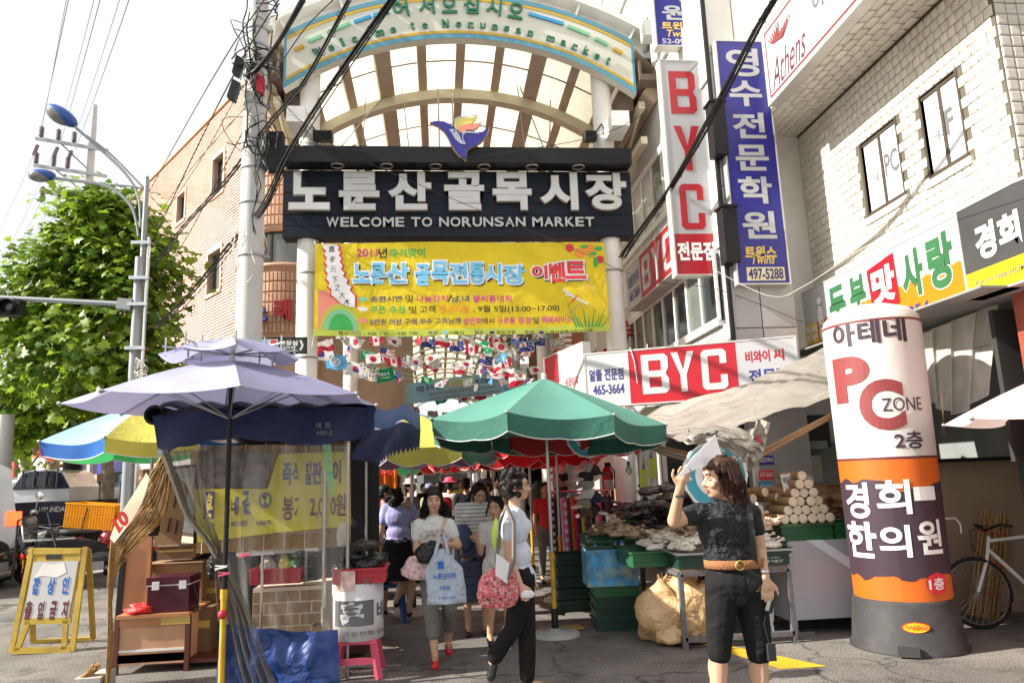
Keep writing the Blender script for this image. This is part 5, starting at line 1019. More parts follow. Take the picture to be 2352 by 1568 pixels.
# = umbrellas
def umbrella(label,c,r,rim,apex,cols,n=8,rot=0.,drop=.16,pole=True,base=True,pmat=('steel','yellow_paint'),vent=0,tilt=(0,0),name='parasol',grp='parasols over the stalls',sag=.1,vmat=None,scallop=0,edge='edging',polebot=0,ex=1.25):
 """c: ground point under the apex; cols: one material key per panel"""
 t=thing(name,label,'parasol',c,grp);tl_=Matrix.Rotation(tilt[0],3,'X')@Matrix.Rotation(tilt[1],3,'Y')
 A=Vector((0,0,apex));T=lambda p:A+tl_@(Vector(p)-A);H=apex-rim;w=[]
 def P(k,v):a=rot+k*2*math.pi/n;q=v**.92;return Vector((r*q*math.cos(a),r*q*math.sin(a),apex-H*(v**ex)))
 for k in range(n):
  ck=M[cols[k%len(cols)]]
  def S(u,v):
   p0,p1=P(k,v),P(k+1,v);s=4*u*(1-u);p=p0.lerp(p1,u);p.z-=sag*.35*s*v;f_=1-sag*.45*s*v;return T((p.x*f_,p.y*f_,p.z))
  m=MB();m.grid(S,8,8);m.build('canopy_panel',ck,t)
  if drop:
   m=MB();vk=M[vmat[k%len(vmat)]]if vmat else ck
   def V_(u,v):
    p=S(u,1);dn=drop*v*(1+(scallop*abs(math.sin(u*math.pi*2))if v>.5 else 0));o=Vector((p.x,p.y,0)).normalized()*(.012*math.sin(u*9+k)*v-.02*v);return Vector((p.x,p.y,p.z-dn))+o
   m.grid(V_,12,3);m.build('valance',vk,t)
   m=MB();m.tube([V_(i/12,1)for i in range(13)],.005,4);m.build('edging',M[edge],t)
  m=MB();m.tube([T(P(k,v))+Vector((0,0,-.015))for v in(.04,.3,.6,.85,1)],.007,5);m.tube([T(P(k,.55))+Vector((0,0,-.02)),Vector((0,0,rim-.12))],.006,4);m.ball(T(P(k,1)),.018,n=6,m=4);m.build('rib',M['steel'],t)
 if vent:
  for k in range(n):
   m=MB();m.grid(lambda u,v:(lambda p0,p1:Vector((p0.x*vent,p0.y*vent,apex+.19-(apex-p0.z)*.42)).lerp(Vector((p1.x*vent,p1.y*vent,apex+.19-(apex-p1.z)*.42)),u)-Vector((0,0,.04*4*u*(1-u)*v)))(P(k,v),P(k+1,v)),5,4)
   m.build('vent_panel',M['lav_pale' if k%2 else 'lav'],t)
   a=rot+k*2*math.pi/n;m=MB()
   for v in(.9,.6):m.tube([(r*vent*v*math.cos(a),r*vent*v*math.sin(a),apex+.02),(r*vent*v*math.cos(a),r*vent*v*math.sin(a),apex+.16)],.008,4)
   m.tube([(0,0,apex+.05),(r*vent*.95*math.cos(a),r*vent*.95*math.sin(a),apex+.1)],.008,4);m.build('vent_rib',M['steel'],t)
 m=MB();m.cyl((0,0,apex-.02),(0,0,apex+.05+.16*bool(vent)),.025,n=8);m.build('finial',M['edging'],t)
 if pole:
  m=MB();m.cyl((0,0,polebot+.75),(0,0,apex),.019,n=10);m.build('pole',M[pmat[0]],t);m=MB();m.cyl((0,0,polebot),(0,0,polebot+.75),.024,n=10);m.cyl((0,0,polebot+.73),(0,0,polebot+.8),.03,n=10);m.build('lower_pole',M[pmat[1]],t)
 if base:
  m=MB();m.lathe([(.0,.07),(.06,.07),(.06,.05),(.2,.045),(.24,.03),(.25,0)],(0,0,0),24);m.build('base_disc',M['conc'],t);m=MB();m.lathe([(.035,.05),(.035,.25),(.03,.26)],(0,0,0),12);m.tube([(.03,0,.2),(.08,0,.2)],.012,6);m.ball((.09,0,.2),.02);m.build('socket',M['black_metal'],t)
 return t
def G(x,y):return U(x,y,Z=0)
c=U(520,945,Y=6.15);c.z=0
umbrella('large lavender parasol with a raised second canopy over the snack stall',c+Vector((.03,0,0)),1.2,2.24,2.6,['lav','lav','lav','lav','lav_pale','lav_pale','lav','lav'],8,R(18),0,pmat=('black_metal','yellow_paint'),vent=.46,sag=.08,base=False)
t=bpy.data.objects[sc.objects[-1].name].parent
m=MB();m.ball((.0,-.03,.62),.035);m.build('knob',M['red_plastic'],t)
c=U(352,1010,Y=8.3);c.z=0
umbrella('striped rainbow parasol with yellow and sky blue panels and blue valance behind the snack stall',c,1.08,2.08,2.5,['yellow_cloth','salmon','green_bright','green_bright','pink_cloth','sky_cloth','yellow_cloth','pink_cloth'],8,R(-2),.14,vmat=['yellow_cloth','salmon','green_bright','green_bright','red_cloth','blue_cloth','yellow_cloth','blue_cloth'],sag=.15)
c=G(1276,1458);
umbrella('faded green parasol on a steel pole with yellow foot in front of the market entrance',c,1.27,2.08,2.60,['green_cloth'],8,R(22),.17,tilt=(R(-2),R(3)),sag=.14,scallop=.1,vmat=['green_deep'],ex=.95)
c=G(1293,1378);
umbrella('red parasol on an orange footed pole behind the green parasol',c,1.2,2.05,2.45,['red_cloth'],8,R(10),.16,pmat=('steel','orange_paint'),scallop=.4)
c=U(985,985,Y=9.4);c.z=0
umbrella('worn parasol with purple, yellow and sea green panels behind the navy awning',c+Vector((-.22,0,0)),1.12,1.98,2.42,['green_cloth','purple_cloth','purple_cloth','purple_cloth','purple_cloth','purple_cloth','yellow_cloth','green_cloth'],8,R(-12),.17,sag=.12,scallop=.3)
c=U(1080,1000,Y=12.2);c.z=0
umbrella('dark purple parasol deeper in the alley left of the red parasols',c,1.2,2.1,2.5,['purple_cloth','cl_navy'],8,R(5),.2,sag=.2)
for x,Y_,lab in((1130,13.2,'red parasol with a tall pole in the middle of the alley'),(1215,11.4,'red parasol half hidden behind the green parasol, nearer the right shops'),(1010,19,'small green and red parasol far down the alley')):
 c=U(x,1050,Y=Y_);c.z=0;umbrella(lab,c,1.15,2.0,2.4,['red_cloth']if Y_<18 else['green_bright','red_cloth','yellow_cloth'],8,R(x),.2,scallop=.4)
c=U(2212,970,Y=5.2);umbrella('pale pink parasol poking in at the right edge',(c.x+1.15,5.0,0),1.2,c.z+.02,c.z+.48,['pink_cloth'],8,R(178),0,sag=.1)
# = the snack stall on the left
st=thing('stall_awning','navy cloth awning with scalloped edge roofing the snack stall, torn zigzag side at its right','awning',(-1.5,6.6,2.1))
def q3(x,y,Y):return U(x,y,Y=Y)
ft=[(350,955),(430,945),(520,940),(620,938),(720,936),(800,934),(860,935)];fb=[(362,1045),(430,1022),(520,1005),(620,1010),(720,1020),(800,1008),(862,1000)]
def cat_(P_,s):
 x=s*(len(P_)-1);i=min(int(x),len(P_)-2);t_=x-i;p0=P_[max(i-1,0)];p1=P_[i];p2=P_[i+1];p3=P_[min(i+2,len(P_)-1)]
 return .5*((2*p1)+(-p0+p2)*t_+(2*p0-5*p1+4*p2-p3)*t_*t_+(-p0+3*p1-3*p2+p3)*t_**3)
FT=[q3(x,y,6.45)for x,y in ft];FB=[q3(x,y,6.4)for x,y in fb]
m=MB();m.grid(lambda u,v:cat_(FT,u).lerp(cat_(FB,u),v)+Vector((0,.03*math.sin(u*22+v*2)-.02*v,(-.018*abs(math.sin(u*24))if v>.95 else 0))),60,8);at(m.build('front_valance',M['navy_cloth']),st)
BK=[p+Vector((0,1.7,.1))for p in FT]
m=MB();m.grid(lambda u,v:cat_(FT,u).lerp(cat_(BK,u),v)+Vector((0,0,.03*math.sin(u*9)-.08*math.sin(math.pi*v))),30,10);at(m.build('roof_cloth',M['navy_cloth']),st)
ST=[q3(840,945,6.55),q3(890,938,6.9),q3(935,932,7.3),q3(965,948,7.7)];SM=[q3(845,985,6.5),q3(885,985,6.75),q3(925,968,7.15),q3(966,985,7.6)];SB=[q3(800,1052,6.55),q3(858,1060,6.7),q3(905,1035,7.0),q3(964,1024,7.6)]
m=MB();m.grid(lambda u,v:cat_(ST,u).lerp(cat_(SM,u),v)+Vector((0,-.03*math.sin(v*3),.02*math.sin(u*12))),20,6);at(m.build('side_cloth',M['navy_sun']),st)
m=MB();m.grid(lambda u,v:cat_(SM,u).lerp(cat_(SB,u),v)+Vector((0,.03*math.sin(u*14+v*3),(-.05*(int(u*40)%2)if v>.95 and u>.35 else 0))),40,6);at(m.build('side_valance',M['navy_cloth']),st)
f=Fr(q3(725,1000,6.36),(1,0,0));m=MB();write(m,f,'매 점',0,.06,.12,.11,0,0,.02);write(m,f,'498-5',0,0,.14,.04,0,0,.02);at(m.build('faded_print',M['cl_grey']),st)
m=MB()
for x,y0_ in((372,1040),(800,1000)):
 p=q3(x,y0_,6.5)
 if x>400:m.cyl((p.x,6.5,0),(p.x,6.5,p.z+.1),.016,n=8)
 m.cyl((p.x,8.1,0),(p.x,8.1,p.z+.15),.016,n=8)
at(m.build('post',M['steel']),st)['kind']='stuff'
t=thing('rolled_mat','rolled grey plastic sheet lying under the left end of the awning','roll',q3(372,955,6.6));m=MB();p=q3(372,955,6.6)-Vector(t.location);m.cyl((-.02,-.12,0),(-.02,.5,0),.085,n=18,cap=False);m.cyl((-.02,-.12,0),(-.02,.5,0),.062,n=18,cap=False);m.build('sheet',M['cap_black'],t);m=MB();m.tube([(-.02+.075*math.cos(a),-.12,.075*math.sin(a))for a in np.linspace(0,6.4,14)],.012,5);m.build('rim',M['rubber'],t)
t=thing('ceiling_goods','dark bundle of folded sheets stored on top of the navy awning under the lavender parasol','bundle',(0,0,0));a,b=q3(395,945,6.7),q3(850,950,6.8);t.location=a
m=MB();m.grid(lambda u,v:a.lerp(b,u)+Vector((0,.3*math.cos(math.pi*v),.08*math.sin(math.pi*v)+.015*math.sin(u*40))),40,8);at(m.build('sheet',M['bagblack']),t)
bl=thing('bamboo_blind','split bamboo blind hung behind the clear plastic of the snack stall','blind',q3(560,1140,6.75))
za,zb_=q3(600,1018,6.75).z,q3(600,1262,6.75).z;xa,xb=q3(455,1140,6.75).x,q3(806,1140,6.75).x
nsl=int((za-zb_)/.009);m=MB();m.cyl((xa,6.75,0),(xb,6.75,0),.0042,n=4);slat=m.mesh('slat',M['straw'])
pieces(slat,[Matrix.Translation((0,.004*(i%2),zb_+i*.009)-Vector(bl.location))if 0 else Matrix.Translation(Vector((0,.004*(i%2),zb_+i*.009))-bl.location)for i in range(nsl)],'slat',bl)
m=MB()
for i in range(8):x=xa+.05+(xb-xa-.1)*i/7;m.tube([(x,6.74,zb_-.01),(x,6.735,za)],.004,4)
at(m.build('cord',M['twine']),bl)['kind']='stuff'
yb_=thing('price_banner','yellow stall banner with navy Korean words and the price 2,000 in red','banner',q3(630,1140,6.7))
YB=6.7;LT,RT,LBm,RB=q3(470,1130,YB),q3(803,1038,YB),q3(455,1240,YB),q3(806,1208,YB)
def ywarp(d0=0):
 def w_(a,b,d):return Vector((a,YB-d-d0+.006*math.sin(a*30),b))
 return w_
def xz(x,y):p=U(x,y,Y=YB);return p.x,p.z
yp=[xz(443,1122),xz(615,1122),xz(640,1042),xz(803,1036),xz(806,1208),xz(640,1222),xz(455,1245)]
m=MB();m.prism(yp,(0,YB,0),(1,0,0),(0,0,1),(0,-.003,0));at(m.build('cloth',mat('yellow_stall',(.78,.70,.08),transl=.35)),yb_)
m=MB();m.prism([xz(455,1035),xz(625,1042),xz(612,1118),xz(443,1120)],(0,YB,0),(1,0,0),(0,0,1),(0,-.003,0));at(m.build('photo_print',mat('photo_print',(.10,.08,.07),.3,var=.9,vs=14)),yb_)
KZ=zmap(400,1150,1.811)
def ywrite(items,mt):
 m=MB()
 for tx,x0_,y0_,x1_,y1_,bo in items:a=xz(*KZ(x0_,y1_));b=xz(*KZ(x1_,y0_));write(m,ff,tx,a[0],a[1],b[0],b[1],.006,0,bo,warp=ywarp())
 return at(m.build('lettering',M[mt]),yb_)
ywrite([('즉석철판구이',785,375,1100,515,.03),('네',505,570,555,672,.03),('김',570,530,640,665,.05),('ㅣ',475,590,490,675,.03),('319-4012  체인문의: 010-4558-7953',478,692,735,735,.02),('주문',390,710,430,745,.02)],'print_navy');ywrite([('1봉지',762,565,905,700,.02),('2,000원',932,555,1125,690,.02)],'maroon')
ea,eb=xz(*KZ(362,690)),xz(*KZ(425,545));m=MB();m.prism([(ea[0],ea[1]),(eb[0],ea[1]),(eb[0],eb[1]),(ea[0],eb[1])],(0,YB-.004,0),(1,0,0),(0,0,1),(0,-.002,0));at(m.build('black_square',M['print_navy']),yb_)
m=MB();write(m,ff,'훈',ea[0]+.01,ea[1]+.01,eb[0]-.01,eb[1]-.01,.008,0,.04,warp=ywarp());at(m.build('lettering',M['gold_text']),yb_)
ca=xz(*KZ(695,590));m=MB();m.prism([(ca[0]+.055*math.cos(i*.52),ca[1]+.07*math.sin(i*.52))for i in range(12)],(0,YB-.004,0),(1,0,0),(0,0,1),(0,-.001,0));at(m.build('seal',M['text_grey']),yb_);m=MB();m.prism([(ca[0]+.035*math.cos(i*.52),ca[1]+.04*math.sin(i*1.04))for i in range(12)],(0,YB-.0055,0),(1,0,0),(0,0,1),(0,-.001,0));at(m.build('seal',M['lime']),yb_)
cu_=thing('plastic_curtain','clear plastic curtain with blue hem, gathered and pegged at the left of the snack stall','curtain',q3(640,1250,6.35))
YC=6.36
top_=[q3(x,1022+(10 if x<450 else 0),YC)for x in(382,450,520,590,660,730,805)]
mid_=[q3(x,y,YC)for x,y in((488,1250),(500,1255),(530,1260),(590,1262),(660,1265),(720,1262),(790,1250))]
lo_=[q3(x,y,YC-.02)for x,y in((500,1425),(515,1432),(550,1438),(600,1440),(660,1448),(715,1450),(776,1445))]
bo_=[q3(x,y,YC-.08)for x,y in((495,1600),(520,1600),(570,1590),(620,1590),(680,1588),(730,1590),(782,1585))]
def cur(rows,u,v):
 x=v*(len(rows)-1);i=min(int(x),len(rows)-2);return cat_(rows[i],u).lerp(cat_(rows[i+1],u),x-i)
fold=lambda u,v:Vector((0,.014*math.sin(u*50+2*math.sin(v*3))+.02*math.sin(u*19+v*4),0))
m=MB();m.grid(lambda u,v:cur([top_,mid_,lo_],u,v)+fold(u,v),110,26);at(m.build('clear_sheet',M['film_clear']),cu_)
m=MB();m.grid(lambda u,v:cat_(lo_,u).lerp(cat_(bo_,u),v)+fold(u,v)*.45+Vector((0,.05,.02))*noise.noise(Vector((u*9,v*3,0))),90,10);at(m.build('blue_hem',M['blue_tarp']),cu_)
SW=[q3(378,1040,6.3),q3(400,1100,6.28),(q3(430,1180,6.28)),q3(478,1245,6.25),q3(502,1290,6.22)]
m=MB()
for k in range(7):m.tube([cat_(SW,s/10)+Vector((.02*math.sin(k*2.3),-.02*math.cos(k*1.7),.03*math.sin(k)))*(1-s/12)for s in range(11)],.012,6)
at(m.build('gathered_edge',M['film_smoke']),cu_)['kind']='stuff'
m=MB();m.grid(lambda u,v:cat_(SW,v)+Vector((.32*u*(1-v)**1.2+.02,.03*math.sin(u*30),.02)),30,14);at(m.build('swag',M['film_smoke']),cu_)
GB=[q3(505,1280,6.2),q3(530,1330,6.2),q3(560,1400,6.18),q3(590,1500,6.15),q3(625,1590,6.12)]
m=MB();m.grid(lambda u,v:cat_(GB,v)+Vector(((u-.8)*(.05+.22*v),.05*math.sin(u*26),0)),30,14);at(m.build('gathered_skirt',M['film_smoke']),cu_)
for(x,y),mt in(((508,1303),'print_white'),((515,1318),'pink_plastic'),((562,1275),'pink_plastic')):
 p=q3(x,y,6.12);m=MB();m.obox(p,(.045,0,.01),(0,.01,0),(0,0,.008));m.obox(p+Vector((0,0,.012)),(.045,0,-.004),(0,.008,0),(0,0,.004));at(m.build('peg',M[mt]),cu_)['kind']='stuff'
m=MB()
for k in range(5):x=748+k*3;m.tube([q3(742+k*4,1020,6.3),q3(752+k*3,1100,6.28),q3(760+k*4,1150-k*10,6.3)],.004,4)
at(m.build('green_string',M['dash_green']),cu_)['kind']='stuff'
t=thing('awning_pole','grey and rust umbrella pole in a round base in front of the blue curtain hem','pole',G(742,1552));p=t.location
m=MB();m.cyl((0,0,.5),(0,0,1.7),.017,n=10);m.build('pole',M['steel'],t);m=MB();m.cyl((0,0,.04),(0,0,.55),.022,n=10);m.build('lower_pole',M['bark'],t);m=MB();m.lathe([(0,.05),(.15,.05),(.19,.03),(.2,0)],(0,0,0),22);m.build('base_disc',M['conc'],t);m=MB();m.tube([(0,0,.42),(-.06,-.02,.42)],.01,5);m.ball((-.07,-.02,.42),.02);m.build('knob',M['black_metal'],t)
ct=thing('stall_counter','snack counter faced with brick pattern board behind the clear curtain','counter',q3(650,1400,6.95));Yc=6.95
a,b=q3(578,1470,Yc),q3(748,1343,Yc);m=MB();m.box(a.x,Yc,.15,b.x,Yc+.5,b.z);at(m.build('box',M['dough']),ct)
bw2,bh2=.19,.088;L_=[]
for j in range(int((b.z-.16)/.1)):
 for i in range(-1,5):
  x0=a.x+.005+i*.205+(.1 if j%2 else 0);x1=x0+bw2
  x0,x1=max(x0,a.x+.004),min(x1,b.x-.004)
  if x1-x0>.03:L_.append((x0,x1,.17+j*.1))
for x0,x1,z in L_:m=MB();m.box(x0,Yc-.006,z,x1,Yc+.001,z+bh2);at(m.build('brick',M['card']),ct)
def crate(t,x0,y0,z0,x1,y1,z1,mt,slots=True,wall=.012,name='body',rim=.02):
 m=MB();m.box(x0,y0,z0,x1,y1,z0+wall);m.box(x0,y0,z0+wall,x1,y0+wall,z1);m.box(x0,y1-wall,z0+wall,x1,y1,z1);m.box(x0,y0+wall,z0+wall,x0+wall,y1-wall,z1);m.box(x1-wall,y0+wall,z0+wall,x1,y1-wall,z1)
 o=m.build(name,M[mt],t);m=MB();e=rim;m.box(x0-e,y0-e,z1-.015,x1+e,y0,z1+.003);m.box(x0-e,y1,z1-.015,x1+e,y1+e,z1+.003);m.box(x0-e,y0,z1-.015,x0,y1,z1+.003);m.box(x1,y0,z1-.015,x1+e,y1,z1+.003);m.build('rim',M[mt],t)
 if slots:
  m=MB();n=max(4,int((x1-x0)/.05))
  for i in range(n+1):
   x=x0+(x1-x0)*i/n;m.box(x-.004,y0-.012,z0+.004,x+.004,y0-.001,z1-.016)
  n2=max(3,int((y1-y0)/.06))
  for i in range(n2+1):y=y0+(y1-y0)*i/n2;m.box(x0-.012,y-.004,z0+.004,x0-.001,y+.004,z1-.016)
  m.box(x0-.011,y0-.011,(z0+z1)/2-.005,x1+.0,y0-.0015,(z0+z1)/2+.005)
  m.build('rib_moulding',M[mt],t)['kind']='stuff'
 return o
def crate_thing(label,loc,w_,d_,h_,mt,rz=0,grp=None,cat='crate',name='crate',**k):
 t=thing(name,label,cat,loc,grp,rz);crate(t,-w_/2,-d_/2,0,w_/2,d_/2,h_,mt,**k);return t
rj=random.Random(21)
def lump(label,loc,rx,ry,rz_,mt,name='bag',cat='bag',grp=None,seed=None,rot=0,n=14,amp=.25,parent=None):
 sd_=rj.random()*50 if seed is None else seed;m=MB();v0=len(m.v);m.ball((0,0,0),1,1,1,n,n//2+1)
 out=[]
 for p in m.v:
  p=Vector(p);nz_=noise.noise(p*1.7+Vector((sd_,0,0)))+.7*abs(noise.noise(p*3.4+Vector((0,sd_,0))));s=1+amp*nz_;q=Vector((p.x*rx*s,p.y*ry*s,p.z*rz_*s));q.z=max(q.z,-rz_*.75);out.append(tuple(q+Vector((0,0,rz_*.75))))
 m.v=out;o=m.build(name,M[mt]if isinstance(mt,str)else mt,parent,loc);o.rotation_euler=(0,0,rot)
 if label:tag(o,label,cat,grp)
 return o
p=q3(635,1340,6.85);crate_thing('red slotted basket on the counter behind the clear curtain',(p.x,6.95,p.z),.42,.25,.13,'red_plastic',0,None,'basket','basket')
for i,(dx,mt)in enumerate(((-.1,'noodle'),(.06,'yellow_cloth'),(.14,'green_pack'))):lump(['pale pack','yellow pack','green pack'][i]+' standing in the red basket behind the curtain',(p.x+dx,6.95,p.z+.05),.07,.06,.1,mt,'snack_pack','pack')
for i in range(3):p2=q3(698,1335-i*28,6.9);lump('%s black foil packet of dried laver stacked behind the curtain'%['lowest','middle','topmost'][i],(p2.x,6.95,p2.z),.14,.1,.035,'dark_pack','laver_pack','packet','laver packets behind the curtain')
t=thing('foam_box','white foam box on the shelf under the bamboo blind','box',q3(652,1270,6.9));m=MB();m.box(-.3,0,0,.3,.3,.14);m.build('body',M['paper'],t);m=MB();m.box(-.31,-.01,.14,.31,.31,.17);m.build('lid',M['paper'],t)
t=thing('stall_stand','thin metal stand with a crossbar behind the curtain','stand',q3(598,1500,6.8));a=q3(598,1270,6.8);m=MB();m.cyl((0,0,-.0),(0,0,a.z-t.location.z),.014,n=8);m.build('post',M['chrome'],t);m=MB();m.bar((-.22,0,a.z-t.location.z),(.1,0,a.z-t.location.z+.0),.04,.03);m.build('crossbar',M['white_metal'],t)
Yb=7.15
p0,p1=q3(270,1529,Yb),q3(428,1413,Yb)
cb=thing('bench_cabinet','low wood veneer cabinet on dark red legs at the left end of the stall','cabinet',p0)
m=MB();m.box(p0.x,Yb,p0.z,p1.x,Yb+.55,p1.z);at(m.build('body',M['wood_light']),cb);m=MB();m.box(p0.x-.03,Yb-.03,p1.z,p1.x+.03,Yb+.6,p1.z+.03);at(m.build('top',M['wood']),cb)
m=MB();m.box(p0.x-.02,Yb-.015,p1.z-.07,p1.x+.02,Yb-.002,p1.z-.002);at(m.build('edge_strip',M['wood']),cb)
for x in(p0.x-.04,p1.x):m=MB();m.box(x,Yb-.02,0,x+.04,Yb+.03,p1.z-.0);at(m.build('leg',M['wood_dark']),cb)
m=MB();m.box(p0.x,Yb-.0,.09,p1.x,Yb+.04,.16);at(m.build('rail',M['wood_dark']),cb);m=MB();m.box(p0.x,Yb-.005,.18,p1.x,Yb+.0,.2);at(m.build('metal_strip',M['white_metal']),cb)
m=MB();q=q3(372,1420,Yb);m.box(q.x,Yb-.022,q.z-.05,p1.x+.04,Yb-.016,q.z+.02);at(m.build('tape',M['tape']),cb)
t=thing('back_board','leaning orange wood chair back with dark edge beside the straw screen','board',q3(290,1330,7.3));a,b=q3(258,1410,7.4),q3(330,1240,7.4)
m=MB();m.prism([(a.x,a.z),(b.x,a.z),(b.x,b.z+.02),(a.x+.02,b.z)],(0,7.6,0),(1,0,0),(0,0,1),(0,.04,0));at(m.build('board',M['wood']),t);m=MB();m.prism([(a.x-.05,a.z-.1),(a.x,a.z-.1),(a.x+.02,b.z),(a.x-.03,b.z-.02)],(0,7.58,0),(1,0,0),(0,0,1),(0,.07,0));at(m.build('edge',M['black_metal']),t)
t=thing('cooler_box','dark purple cool box with pale band and two white latches on the cabinet','cool box',q3(383,1390,Yb));w0=(q3(431,1390,Yb)-q3(335,1390,Yb)).x/2;hc=q3(383,1328,Yb).z-q3(383,1390,Yb).z;t.location.z=p1.z+.03
m=MB();m.box(-w0,.02,0,w0,.32,hc);m.build('body',M['cooler'],t);m=MB();m.box(-w0-.01,.01,hc+.012,w0+.01,.33,hc+.075);m.build('lid',M['cooler'],t);m=MB();m.box(-w0-.004,.014,hc,w0+.004,.326,hc+.012);m.build('band',M['paper'],t)
for x in(-w0*.75,w0*.55):m=MB();m.box(x,-.004,hc-.03,x+.06,.012,hc+.04);m.build('latch',M['paper'],t)
m=MB();m.tube([(w0,.1,hc),(w0+.05,.08,hc*.6),(w0+.06,.1,0),(w0-.1,.0,-.03)],.012,5);m.build('strap',M['cap_black'],t)
o=lump('crumpled bright red bag in front of the cool box',(q3(322,1398,Yb).x,7.22,p1.z+.03),.13,.08,.05,'red_bag','red_bag','bag',amp=.5)
def carton(label,x0,y0,x1,y1,Y,dp=.35,mt='card',flaps=False,grp='cardboard boxes in the stall'):
 a=q3(x0,y1,Y);b=q3(x1,y0,Y);t=thing('cardboard_box',label,'box',a,grp);m=MB();m.box(0,0,0,b.x-a.x,dp,b.z-a.z);m.build('body',M[mt],t);m=MB();m.box((b.x-a.x)*.05,-.002,(b.z-a.z)*.55,(b.x-a.x)*.95,.0,(b.z-a.z)*.72);m.build('tape',M['tape'],t)
 m=MB();m.box(-.01,-.03,b.z-a.z,b.x-a.x+.01,dp*.5,b.z-a.z+.006);m.build('flap',M[mt],t);return t
carton('big brown box behind the cool box with a loose lid',322,1290,466,1420,7.75,.4);carton('flat labelled box on top of the big brown box',360,1252,450,1284,7.8,.3,'card_dark');carton('dark box under the stall roof at the right of the cool box',430,1395,485,1500,7.5,.4,'card_dark')
carton('low box on the floor behind the umbrella pole',460,1330,500,1400,7.9,.3)
t=thing('cardboard_sheet','tall upright sheet of cardboard leaning inside the stall','board',q3(390,1170,7.9));m=MB();pp=[U(*v,Y=7.9)for v in((352,1250),(415,1250),(432,1120),(405,1085),(385,1090))];m.prism([(v.x,v.z)for v in pp],(0,7.9,0),(1,0,0),(0,0,1),(0,.01,0));at(m.build('sheet',M['card']),t);m=MB()
for x,y in((402,1150),(388,1205),(405,1210)):v=U(x,y,Y=7.88);m.obox(v,(.008,0,0),(0,.004,0),(.01,0,.07))
at(m.build('printed_mark',M['print_black']),t)
for x,y,lab in((352,1190,'black plastic bag hung beside the straw screen'),(488,1290,'black bag hanging behind the umbrella pole')):lump(lab,q3(x,y+40,7.6),.06,.06,.14,'bagblack','bag','bag')
t=thing('stall_backdrop','dark tarpaulin closing the back of the snack stall','tarpaulin',(-1.8,8.1,0));m=MB();m.grid(lambda u,v:(-2.55+u*1.9,8.12+.03*math.sin(u*20),.02+v*2.1),20,4);at(m.build('sheet',M['cap_black']),t);m=MB();m.box(-2.5,7.2,.05,-.7,8.05,.08);at(m.build('floor_board',M['wood_dark']),t)
sc_=thing('straw_screen','brown woven straw screen sagging from the awning to the ground, left of the stall','screen',q3(300,1250,6.5))
LA=[q3(370,1050,6.5),q3(330,1110,6.5),q3(285,1175,6.5),q3(256,1240,6.5),q3(248,1350,6.5),q3(250,1470,6.5),q3(243,1575,6.5)]
RA=[q3(392,1062,7.0),q3(392,1125,7.0),q3(372,1195,7.0),q3(300,1265,6.9),q3(256,1352,6.8),q3(258,1470,6.8),q3(250,1575,6.8)]
m=MB()
for k in range(34):s=k/33;m.tube([cat_(LA,v/14).lerp(cat_(RA,v/14),s)+Vector((.008*math.sin(k*5+v),.01*math.sin(k*3.3+v*.7),0))for v in range(15)],.006,3)
for k in range(110):s=k/109;m.tube([cat_(LA,s).lerp(cat_(RA,s),v/5)+Vector((0,0,.006*math.sin(k*7+v*2)))for v in range(6)],.0038,3)
at(m.build('weave',M['straw']),sc_)['kind']='stuff'
cl=thing('hanging_cloth','cream cloth with red figures 10 tucked behind the straw screen','cloth',q3(300,1170,6.4));CA=[q3(345,1085,6.42),q3(318,1130,6.42),q3(280,1190,6.42),q3(262,1235,6.42)];CB=[q3(352,1098,6.5),q3(340,1140,6.5),q3(318,1185,6.5),q3(272,1245,6.5)]
m=MB();m.grid(lambda u,v:cat_(CA,v).lerp(cat_(CB,u*0+v),u)+Vector((-.02,-.03,0)),6,14);at(m.build('cloth',M['yellow_cloth']),cl);cl.children[0].data.materials[0]=mat('cream_cloth',(.75,.68,.5),transl=.4)
m=MB();m.prism([(0,0),(.03,.05),(.02,.06),(-.01,.01)],q3(274,1225,6.34),(1,0,0),(0,0,1),(0,-.004,0));f=Fr(q3(272,1222,6.33),(1,0,.9),(-.6,0,1));write(m,f,'10',0,0,.12,.12,0,0,.06);at(m.build('lettering',M['print_red']),cl)
t=tag(link('concrete_block',(lambda m:(m.box(-.1,-.15,0,.1,.15,.13),m.mesh('concrete_block',M['conc']))[1])(MB()),None,U(218,1570,Z=.05)),'grey concrete block at the foot of the straw screen','block');t.location.z=0
t=thing('straw_bundle','short bundle of cut straw lying by the concrete block','bundle',U(222,1500,Y=6.6));t.location.z=.2;m=MB()
for k in range(40):m.tube([(rj.uniform(-.03,.03),rj.uniform(-.05,.05),rj.uniform(-.03,.03)),(rj.uniform(-.16,-.08)+.02,rj.uniform(-.08,.08),rj.uniform(-.14,-.08))],.005,3)
m.build('straws',M['straw'],t)['kind']='stuff'
